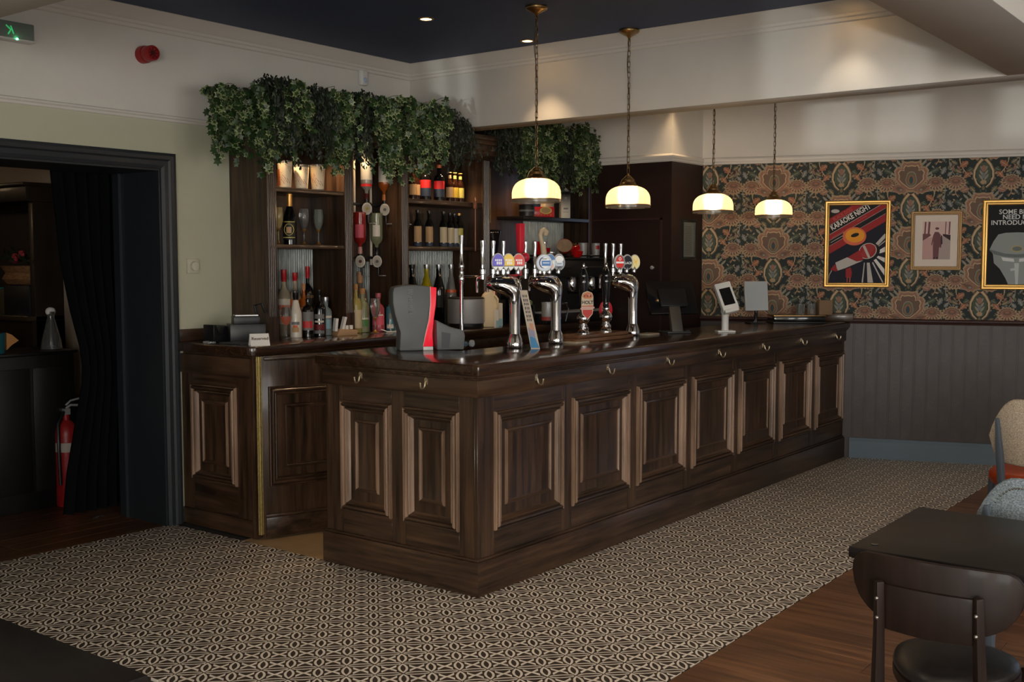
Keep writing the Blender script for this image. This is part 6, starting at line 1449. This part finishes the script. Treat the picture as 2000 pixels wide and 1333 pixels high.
def hanging(label, px, py, ztop, zbot, kind, seed, wid=0.15, n_str=30, group=None, fwd=0.06):
    rs = random.Random(seed)
    t = thing('hanging_ivy' if kind == 'ivy' else 'hanging_fern', label, 'hanging plant', (px, py, ztop))
    lv = MB(); st = MB()
    for s_ in range(n_str):
        ox, oy = rs.gauss(0, wid*0.42), rs.uniform(-.06, .10)
        out = -rs.uniform(.03, .13)*(1 if kind == 'ivy' else .8)
        H = (ztop-zbot)*rs.uniform(.55, 1.05); rise = rs.uniform(-.10, .035); drift = rs.gauss(0, .03)
        if rs.random() < .25: H *= .45
        if kind == 'ivy' and rs.random() < .16: rise = rs.uniform(.02, .07); out *= 1.5; ox *= 1.5; H *= .6
        P = []
        m = max(7, int(H/.022))
        for i in range(m+1):
            f_ = i/m
            z = rise*min(1, f_*5)*(1) - H*max(0, f_-.08)**1.15
            P.append(Vector((ox+drift*f_+.008*math.sin(9*f_+s_), oy+out*min(1, f_*4)**.7-fwd*.3*f_, z)))
        st.tube(P, .0016, 4)
        for i in range(m+1):
            for q in range((1 if rs.random() < .45 else 2) if kind == 'ivy' else 3):
                p = P[i]+Vector((rs.gauss(0, .012), rs.gauss(0, .012), rs.gauss(0, .010)))
                sz = rs.uniform(.022, .043) if kind == 'ivy' else rs.uniform(.014, .026)
                fwdv = Vector((rs.gauss(-.25, .55), -1.0+rs.gauss(0, .35), rs.gauss(.25, .45))).normalized()
                dn = Vector((rs.gauss(0, .55), rs.gauss(0, .2), -1)); dn = (dn-fwdv*dn.dot(fwdv)).normalized()
                sd = dn.cross(fwdv)
                ol = LOBES if kind == 'ivy' else FLOB
                cup_ = rs.uniform(.05, .30)
                outer = [p+(sd*x+dn*(y+.3))*sz+fwdv*(-cup_*sz*(x*x)) for x, y in ol]
                inn = [p+(sd*x*.66+dn*(y*.66+.3))*sz+fwdv*(.0004-cup_*sz*(x*x*.5)) for x, y in ol]
                K = len(ol); o0 = len(lv.v)
                lv.v += outer+inn
                edge = 1 if (kind == 'ivy' and rs.random() < .42) or (kind != 'ivy' and rs.random() < .2) else 0
                for k in range(K):
                    lv.f.append([o0+k, o0+(k+1) % K, o0+K+(k+1) % K, o0+K+k]); lv.mi.append(edge)
                lv.f.append([o0+K+k for k in range(K)]); lv.mi.append(0)
    M3 = IVY if kind == 'ivy' else FERN
    o = lv.build('foliage', M3[:2], t, world=False, recalc=False, merge=False, smooth=50); o['kind'] = 'stuff'
    st.build('stems', M3[2], t, world=False, recalc=False, merge=False)
    return t
HL = [(0.16, 2.06, 2.62, 2.21, 'ivy', .14, 'leftmost bright variegated ivy, trailing loose sprigs over the plaster wall'), (0.33, 1.98, 2.60, 2.20, 'ivy', .12, 'variegated ivy hanging beside the oak side panel, second from left'),
      (0.42, 1.90, 2.68, 2.23, 'fern', .12, 'blackish green fern bunch left of the cream tumblers'), (0.50, 1.88, 2.62, 2.23, 'ivy', .11, 'variegated ivy right above the leftmost cream tumbler'),
      (0.68, 1.88, 2.66, 2.26, 'fern', .15, 'dark fern bunch above the middle cream tumbler'), (0.88, 1.87, 2.64, 2.19, 'ivy', .13, 'long variegated ivy above the rightmost cream tumbler'),
      (1.06, 1.88, 2.67, 2.24, 'fern', .12, 'dark fern bunch above the second fluted post'), (1.26, 1.86, 2.66, 2.21, 'ivy', .13, 'variegated ivy above the first upper optic'),
      (1.50, 1.86, 2.66, 2.20, 'ivy', .14, 'brightest green ivy hanging over the third upper optic'), (1.72, 1.87, 2.66, 2.26, 'ivy', .10, 'narrow ivy above the left beer bottles'),
      (1.86, 1.87, 2.66, 2.32, 'fern', .13, 'dark fern bunch above the red labelled cider bottles'), (2.07, 1.88, 2.60, 2.34, 'fern', .12, 'dark fern bunch at the right end of the left foliage, under the beam')]
HR = [(2.64, 1.92, 2.62, 2.30, 'fern', .16, 'dark fern bunch at the left of the foliage behind the first pendant'), (2.86, 1.90, 2.64, 2.25, 'ivy', .14, 'ivy hanging behind the first pendant chain'),
      (3.12, 1.90, 2.66, 2.20, 'ivy', .15, 'ivy hanging just right of the first pendant chain'), (3.36, 1.92, 2.66, 2.22, 'fern', .15, 'dark fern bunch above the red box'),
      (3.55, 1.90, 2.68, 2.15, 'ivy', .15, 'ivy hanging lowest, above the tall grey carton'), (3.78, 1.94, 2.66, 2.26, 'ivy', .14, 'rightmost ivy beside the second pendant chain')]
for i, (x, y, zt, zb_, kd, wd, lb) in enumerate(HL+HR):
    hanging(lb, x, y, zt, zb_, kd, 100+i, wd, 34 if kd == 'ivy' else 38)
MB().box(0.55, 2.00, 2.56, 2.12, 2.12, 2.66).build('trough', BLACKW, bb); MB().box(2.55, 2.00, 2.545, 3.80, 2.12, 2.64).build('trough', BLACKW, bb)

# ================================================================ TABLES AND CHAIRS
def table(label, x0, y0, x1, y1, h, foot=True):
    t = thing('pub_table', label, 'table', ((x0+x1)/2, (y0+y1)/2, 0))
    MB().box(x0, y0, h-.032, x1, y1, h).build('table_top', BLACKW, t, bevel=0.004)
    cx, cy = (x0+x1)/2, (y0+y1)/2
    MB().box(x0+.12, y0+.12, h-.06, x1-.12, y1-.12, h-.032).build('apron', BLACKW, t)
    MB().lathe([(.055, .03), (.04, .06), (.035, h-.06)], c=(cx, cy, 0), n=20).build('column', BLACKP, t)
    MB().box(cx-.26, cy-.035, 0, cx+.26, cy+.035, .035).box(cx-.035, cy-.26, 0, cx+.035, cy+.26, .0345).build('cross_foot', BLACKP, t, bevel=0.006)
    return t
tr_ = table('black pub table at the lower right, a plain pub chair pushed up to it', -0.846, -3.35, -0.181, -2.105, 0.76)
MB().lathe([(.011, .760), (.011, .7625), (.006, .763), (.0001, .7625)], c=(-.78, -2.16, 0), n=16).build('screw_cap', BLACKG, tr_)
table('black pub table cut by the lower left corner of the view', -3.36, -1.291, -2.668, -0.45, 0.74)
LEATH = mottled('black_seat_leather', (0.010, 0.0085, 0.008, 1), (0.022, 0.018, 0.016, 1), (40, 40, 40), 0.36, 0.1)
CHW = wood('ebonised_beech', 'z', (0.009, 0.0048, 0.0034, 1), (0.019, 0.0092, 0.006, 1), 0.5, 0.04, 0.02)
bsdf(CHW).inputs['Specular IOR Level'].default_value = 0.28
ch = thing('pub_chair', 'dark wooden pub chair with half-moon back and black padded seat, nearest on the right', 'chair', (-0.80, -2.395, 0))
SCRW = mat('screw_head', (0.35, 0.33, 0.31, 1), 0.3, 0.9)
def curve_board(pts, bulge, thick, x0):
    """board outline pts (y, z) bent round a vertical axis, front face at x0"""
    b = MB(); ys = [p[0] for p in pts]; hw = max(abs(min(ys)), abs(max(ys)))
    n = 36; top, bot = [], []
    # slices across the width
    lo, hi = min(ys), max(ys)
    vs = []
    for i in range(n+1):
        y = lo+(hi-lo)*(.5-.5*math.cos(PI*i/n))
        zs = []
        for k in range(len(pts)):
            (ya, za), (yb, zb_) = pts[k], pts[(k+1) % len(pts)]
            if (ya-y)*(yb-y) <= 0 and abs(ya-yb) > 1e-6: zs.append(za+(zb_-za)*(y-ya)/(yb-ya))
        z0, z1 = min(zs), max(zs)
        if z1-z0 < .006: z0, z1 = (z0+z1)/2-.003, (z0+z1)/2+.003
        xb = x0-bulge*(1-(y/hw)**2)
        vs += [(xb, y, z0), (xb, y, z1), (xb+thick, y, z1), (xb+thick, y, z0)]
    fs = []
    for i in range(n):
        for k in range(4): fs.append((4*i+k, 4*i+(k+1) % 4, 4*i+4+(k+1) % 4, 4*i+4+k))
    fs += [(0, 3, 2, 1), (4*n, 4*n+1, 4*n+2, 4*n+3)]
    b.add(vs, fs); return b
moon = [(-.226, .735), (-.224, .757), (-.216, .775), (-.203, .787), (-.185, .794), (-.10, .797), (0, .798), (.10, .797), (.185, .794), (.203, .787), (.217, .775), (.225, .757), (.226, .735), (.219, .700), (.203, .668), (.18, .645), (.15, .627), (.06, .603), (0, .600), (-.06, .603), (-.15, .627), (-.18, .645), (-.203, .668), (-.219, .700)]
curve_board(moon, .045, .018, -.185).build('crest_board', CHW, ch, world=False, bevel=0.005, smooth=50)
rl = [(-.125, .60), (-.125, .722), (0, .722), (.125, .722), (.125, .60), (0, .595)]
curve_board(rl, .014, .016, -.232).build('back_rail', CHW, ch, world=False, bevel=0.004, smooth=50)
for s_ in (-1, 1):
    b = MB(); b.tube([(-.262, s_*.135, 0), (-.235, s_*.137, .22), (-.222, s_*.135, .45), (-.238, s_*.130, .60), (-.252, s_*.128, .735)], [.019, .019, .021, .018, .016], 4)
    lg = b.build('back_post', CHW, ch, world=False, bevel=0.005, smooth=30)
    b = MB()
    for z, x in ((.69, -.268), (.635, -.262)): b.ball((x, s_*.128, z), .0055, 6)
    b.build('screws', SCRW, lg, world=False)
    MB().tube([(.17, s_*.165, .43), (.185, s_*.172, 0)], [.020, .014], 4).build('leg', CHW, ch, world=False, bevel=0.004, smooth=30)
    MB().tube([(-.23, s_*.14, .20), (.178, s_*.168, .22)], .011, 8).build('stretcher', CHW, ch, world=False)
b = MB(); b.prism([(-.215+.43*(.5+.5*math.cos(a))*1.0, (.165+.045*math.cos(a))*math.sin(a)) for a in [2*PI*i/36 for i in range(36)]], .415, .443); b.build('seat_frame', CHW, ch, world=False, bevel=0.005)
b = MB(); pr_ = []
K = 36; vs = []
for s_, z in ((.97, .443), (1.0, .452), (.97, .466), (.80, .476), (.4, .482), (.02, .483)):
    for i in range(K):
        a = 2*PI*i/K; vs.append((s_*.205*math.cos(a), s_*(.165+.04*math.cos(a))*math.sin(a), z))
b.add(vs, [(j*K+i, j*K+(i+1) % K, (j+1)*K+(i+1) % K, (j+1)*K+i) for j in range(5) for i in range(K)]+[tuple(range(5*K, 6*K))]); b.build('seat_pad', LEATH, ch, world=False, smooth=60)
def tweed(name, c1, c2):
    m = mottled(name, c1, c2, (160, 160, 200), 0.85, 0.3, detail=2); return m
TWB = tweed('blue_grey_tweed', rgb(88, 98, 104), rgb(150, 162, 168)); TWT = tweed('oatmeal_tweed', rgb(150, 132, 112), rgb(206, 192, 170)); TWL = tweed('lit_tweed_inside', rgb(180, 178, 172), rgb(214, 212, 206))  # inside tweed paler: light on the inner back put into its colour
GREYF = mat('slate_painted_frame', rgb(84, 92, 102), 0.4); RUST = mat('rust_leather', rgb(176, 66, 24), 0.4)
def tub_chair(name, label, x, y, rz, fab, inside, seatm, nails, hback):
    t = thing(name, label, 'chair', (x, y, 0), rz)
    # back arc is centred on local -x (sitter faces +x)
    def arc(r, z0, z1, th, sp, m, nm, flare=.05):
        b = MB(); n = 30; vs = []
        for i in range(n+1):
            a = PI-sp+2*sp*i/n; e = abs(i/n-.5)*2; top = z1-(z1-z0)*.55*max(0, (e-.55)/.45)**2
            bot = z0+(.02 if nm else 0)*e
            for rr, z in ((r, bot), (r+flare, top), (r+flare+th, top-.006), (r+th, bot)): vs.append((rr*math.cos(a), rr*1.02*math.sin(a), z))
        fs = [(4*i+k, 4*i+(k+1) % 4, 4*i+4+(k+1) % 4, 4*i+4+k) for i in range(n) for k in range(4)]+[(0, 3, 2, 1), (4*n, 4*n+1, 4*n+2, 4*n+3)]
        b.add(vs, fs); return b
    bk = arc(.225, .52, hback, .030, 1.15, fab, 1).build('backrest', fab, t, world=False, bevel=0.010, smooth=50)
    arc(.212, .53, hback-.012, .012, 1.10, inside, 1).build('inner_padding', inside, bk, world=False, bevel=0.004, smooth=50)
    if nails:
        b = MB()
        for i in range(64):
            a = PI-1.06+2.12*i/63; e = abs(i/63-.5)*2; top = hback-(hback-.52)*.55*max(0, (e-.55)/.45)**2
            fz = (top-.035-.52)/(hback-.52); rr = .211+.05*fz-.001
            b.ball((rr*math.cos(a), rr*1.02*math.sin(a), top-.035), .0042, 4)
            b.ball(((.2575+.05*fz)*math.cos(a), (.2575+.05*fz)*1.02*math.sin(a), top-.035), .0042, 4)
        for s_ in (-1, 1):
            for k in range(8):
                a = PI+s_*1.06; z = .545+k*.020
                b.ball(((.2565+.05*(z-.52)/(hback-.52))*math.cos(a), (.2565+.05*(z-.52)/(hback-.52))*1.02*math.sin(a), z), .0042, 4)
        b.build('nail_heads', mat('nail_bronze', (0.30, 0.27, 0.22, 1), 0.25, 1.0), bk, world=False)
    b = MB(); K = 36; vs = []
    for s_, z in ((.95, .40), (1.0, .42), (1.0, .45), (.9, .475), (.5, .485), (.02, .486)):
        for i in range(K): a = 2*PI*i/K; vs.append((s_*.235*math.cos(a)+.02, s_*.23*math.sin(a), z))
    b.add(vs, [(j*K+i, j*K+(i+1) % K, (j+1)*K+(i+1) % K, (j+1)*K+i) for j in range(5) for i in range(K)]+[tuple(range(K))[::-1], tuple(range(5*K, 6*K))]); b.build('seat_pad', seatm, t, world=False, smooth=60)
    for s_ in (-1, 1):
        a = PI+s_*.95
        MB().tube([(.25*math.cos(a)-.03, .25*math.sin(a)*1.1, 0), (.262*math.cos(a), .262*math.sin(a), .40), (.288*math.cos(a), .288*math.sin(a), .60), (.312*math.cos(a), .312*math.sin(a), hback-.11)], [.016, .024, .022, .012], 4).build('back_leg', GREYF, t, world=False, bevel=0.004, smooth=30)
        MB().tube([(.20, s_*.17, .42), (.215, s_*.185, 0)], [.022, .014], 4).build('leg', GREYF, t, world=False, bevel=0.004, smooth=30)
    return t
tub_chair('tub_chair', 'blue grey tweed chair with a studded rim behind the black table', 0.37, -2.365, math.radians(35), TWB, TWB, TWB, True, 0.85)
tub_chair('tub_chair', 'oatmeal tweed tub chair with rust leather seat and slate frame', 2.38, -1.95, math.radians(28), TWT, TWL, RUST, False, 0.89)

# ================================================================ THE OTHER ROOM through the doorway
t = thing('door_curtain', 'black curtain drawn back inside the doorway', 'curtain', (-0.25, 2.95, 0))
b = MB(); rows = [(2.17, -.437, .03), (1.95, -.415, .03), (1.6, -.375, .03), (1.3, -.325, .03), (1.08, -.275, .03), (.95, -.262, .03), (.84, -.268, .03), (.6, -.315, .03), (.3, -.375, .03), (.05, -.41, .03)]
n = 60; vs = []
for z, xl, xr in rows:
    for i in range(n+1):
        f_ = i/n; amp = .028*((xr-xl)/.38)**.5
        vs.append((xl+(xr-xl)*f_, 2.93+amp*math.sin(f_*2*PI*6)+.01*math.sin(z*5), z))
b.add(vs, [(j*(n+1)+i, j*(n+1)+i+1, (j+1)*(n+1)+i+1, (j+1)*(n+1)+i) for j in range(len(rows)-1) for i in range(n)])
b.build('drape', mottled('black_velvet', (0.0025, 0.003, 0.004, 1), (0.004, 0.0045, 0.006, 1), (9, 9, 2), 0.95, spec=0.1), t, recalc=False, smooth=80)
MB().tube([(-.70, 2.93, 2.19), (.03, 2.93, 2.19)], .012, 10).build('curtain_rod', BLACKP, t)
b = MB(); b.tube([(-.23, 2.90, .004), (-.20, 2.895, .010), (-.165, 2.90, .005)], .006, 6); o = b.build('door_bolt', CHROME, None); tag(o, 'small bright metal bolt on the dark floor under the curtain', 'bolt')
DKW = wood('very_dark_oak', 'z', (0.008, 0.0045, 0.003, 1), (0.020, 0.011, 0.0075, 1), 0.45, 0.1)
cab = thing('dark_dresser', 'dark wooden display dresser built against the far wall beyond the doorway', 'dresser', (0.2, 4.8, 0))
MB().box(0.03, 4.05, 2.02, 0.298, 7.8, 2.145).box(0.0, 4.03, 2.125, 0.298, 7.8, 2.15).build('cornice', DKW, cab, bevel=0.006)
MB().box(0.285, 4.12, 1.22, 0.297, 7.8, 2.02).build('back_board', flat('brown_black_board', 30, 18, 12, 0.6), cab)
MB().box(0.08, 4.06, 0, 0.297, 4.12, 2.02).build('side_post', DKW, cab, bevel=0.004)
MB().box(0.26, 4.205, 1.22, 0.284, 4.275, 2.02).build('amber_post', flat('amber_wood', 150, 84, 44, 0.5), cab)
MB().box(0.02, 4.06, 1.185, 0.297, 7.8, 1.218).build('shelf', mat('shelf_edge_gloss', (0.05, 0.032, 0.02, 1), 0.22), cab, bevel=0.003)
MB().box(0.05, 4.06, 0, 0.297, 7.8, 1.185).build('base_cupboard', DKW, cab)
t = thing('flower_basket', 'wicker bowl of pink flowers on the dark dresser', 'flower basket', (0.17, 4.33, 1.43))
b = MB(); b.lathe([(.08, 0), (.16, .01), (.20, .045), (.17, .09), (.21, .14)], n=24, sy=1.15, sx=.7, cap1=False); b.build('basket', mottled('wicker', rgb(120, 84, 52), rgb(168, 124, 82), (30, 30, 90), 0.8, 0.4), t, world=False)
b = MB(); rs = random.Random(8)
for k in range(46):
    p = Vector((rs.gauss(0, .06), rs.gauss(0, .13), .16+abs(rs.gauss(0, .05)))); d_ = Vector((rs.gauss(-.5, .5), rs.gauss(0, .6), rs.uniform(.1, 1))).normalized(); s2_ = d_.orthogonal().normalized()*.018
    b.add([p, p+d_*.03+s2_, p+d_*.065, p+d_*.03-s2_], [(0, 1, 2, 3)])
b.build('leaves', flat('basket_leaf', 52, 66, 36, 0.6), t, world=False, recalc=False)
b = MB()
for x, y, z in ((-.06, .02, .20), (-.05, -.05, .22), (-.02, .10, .19)):
    for k in range(6): a = 2*PI*k/6; b.ball((x-.01, y+.018*math.cos(a), z+.018*math.sin(a)), .016, 5)
b.build('flowers', flat('pink_flower', 186, 60, 74, 0.6), t, world=False)
o = MB().box(.10, 4.62, 1.218, .22, 4.72, 1.41).build('teal_box', mottled('teal_print', rgb(40, 150, 150), rgb(90, 176, 172), (60, 60, 60), 0.5), None, bevel=0.002); tag(o, 'narrow teal patterned box on the dark dresser', 'box')
o = MB().box(.10, 4.52, 1.218, .22, 4.60, 1.40).build('olive_box', flat('olive_box', 76, 68, 46, 0.6), None, bevel=0.002); tag(o, 'olive box between the teal box and the black one', 'box')
o = MB().box(.08, 4.14, 1.218, .25, 4.49, 1.43).build('black_box', flat('black_box', 24, 26, 34, 0.5), None, bevel=0.003); tag(o, 'large black box under the flower basket', 'box')
sd = thing('black_sideboard', 'black sideboard standing in front of the far dresser', 'sideboard', (-.4, 3.7, 0))
MB().box(-.62, 3.42, 0.0, -.02, 3.85, 1.0).build('carcass', flat('black_cabinet', 10, 9, 9, 0.5), sd, bevel=0.006); MB().box(-.64, 3.40, 1.0, -.0, 3.87, 1.022).build('top', flat('black_cabinet_top', 14, 12, 11, 0.35), sd, bevel=0.006)
MB().box(-.59, 3.412, .12, -.33, 3.42, .92).build('cupboard_door', flat('black_cabinet_door', 12, 11, 11, 0.5), sd, bevel=0.004); MB().box(-.31, 3.412, .12, -.05, 3.42, .92).build('cupboard_door', flat('black_cabinet_door_b', 12, 11, 11, 0.5), sd, bevel=0.004)
t = thing('glass_carafe', 'clear glass carafe with a white napkin in its neck', 'carafe', (-.10, 3.55, 1.022)); b = MB(); b.lathe([(.06, 0), (.068, .005), (.060, .06), (.035, .16), (.022, .21), (.028, .25), (.026, .25), (.020, .21), (.033, .16), (.056, .06), (.058, .01), (.0001, .009)], n=24); b.build('carafe', CLEAR, t, world=False); b = MB(); b.ball((0, 0, .25), .032, 7, sc=(1.1, .8, .9)); b.build('napkin', PAPER, t, world=False)
t = thing('teal_planter', 'ribbed teal pot with a tan napkin at the left edge beyond the doorway', 'pot', (-.52, 3.52, 1.022)); b = MB(); n = 36; vs = []
for r, z in ((.075, 0), (.085, .13)):
    for i in range(n): a = 2*PI*i/n; q = r*(1+.03*(i % 2)); vs.append((q*math.cos(a), q*math.sin(a), z))
b.add(vs, [(i, (i+1) % n, n+(i+1) % n, n+i) for i in range(n)]+[tuple(range(n))[::-1], tuple(range(n, 2*n))]); b.build('pot', flat('deep_teal', 30, 84, 92, 0.4), t, world=False)
b = MB(); b.ball((-.03, 0, .15), .03, 6); b.ball((.03, .02, .155), .028, 6); b.build('dark_fruit', flat('dark_fruit', 60, 34, 30, 0.3), t, world=False); b = MB(); b.prism([(.085, .02), (.12, .05), (.165, .075), (.12, .115), (.085, .13)], -.03, .02, plane='xz'); b.build('tan_napkin', flat('tan_napkin', 170, 118, 66, 0.7), t, world=False)
t = thing('fire_extinguisher', 'red fire extinguisher half hidden by the black curtain', 'fire extinguisher', (-.10, 3.40, .0)); 
b = MB(); b.lathe([(.070, 0), (.074, .01), (.074, .47), (.066, .52), (.035, .555), (.022, .565), (.022, .60)], n=28); b.build('cylinder', REDP, t, world=False)
b = MB(); b.lathe([(.0752, .36), (.0752, .42)], n=28, cap0=False, cap1=False); b.build('label_band', flat('pale_band', 180, 170, 160, 0.6), t, world=False, recalc=False)
b = MB(); b.box(-.02, -.02, .60, .02, .02, .64); b.tube([(0, 0, .64), (.03, -.01, .66), (.08, -.02, .655)], .008, 6); b.tube([(0, 0, .66), (.03, -.01, .69), (.09, -.02, .70)], .007, 6); b.build('valve', STEEL, t, world=False)
b = MB(); b.tube([(-.02, -.01, .62), (-.08, -.04, .55), (-.085, -.05, .35), (-.08, -.05, .15)], .011, 8); b.build('hose', BLACKP, t, world=False)
point_light('other_room_lamp', (-2.4, 6.8, 2.7), 12, WARM, 0.15)
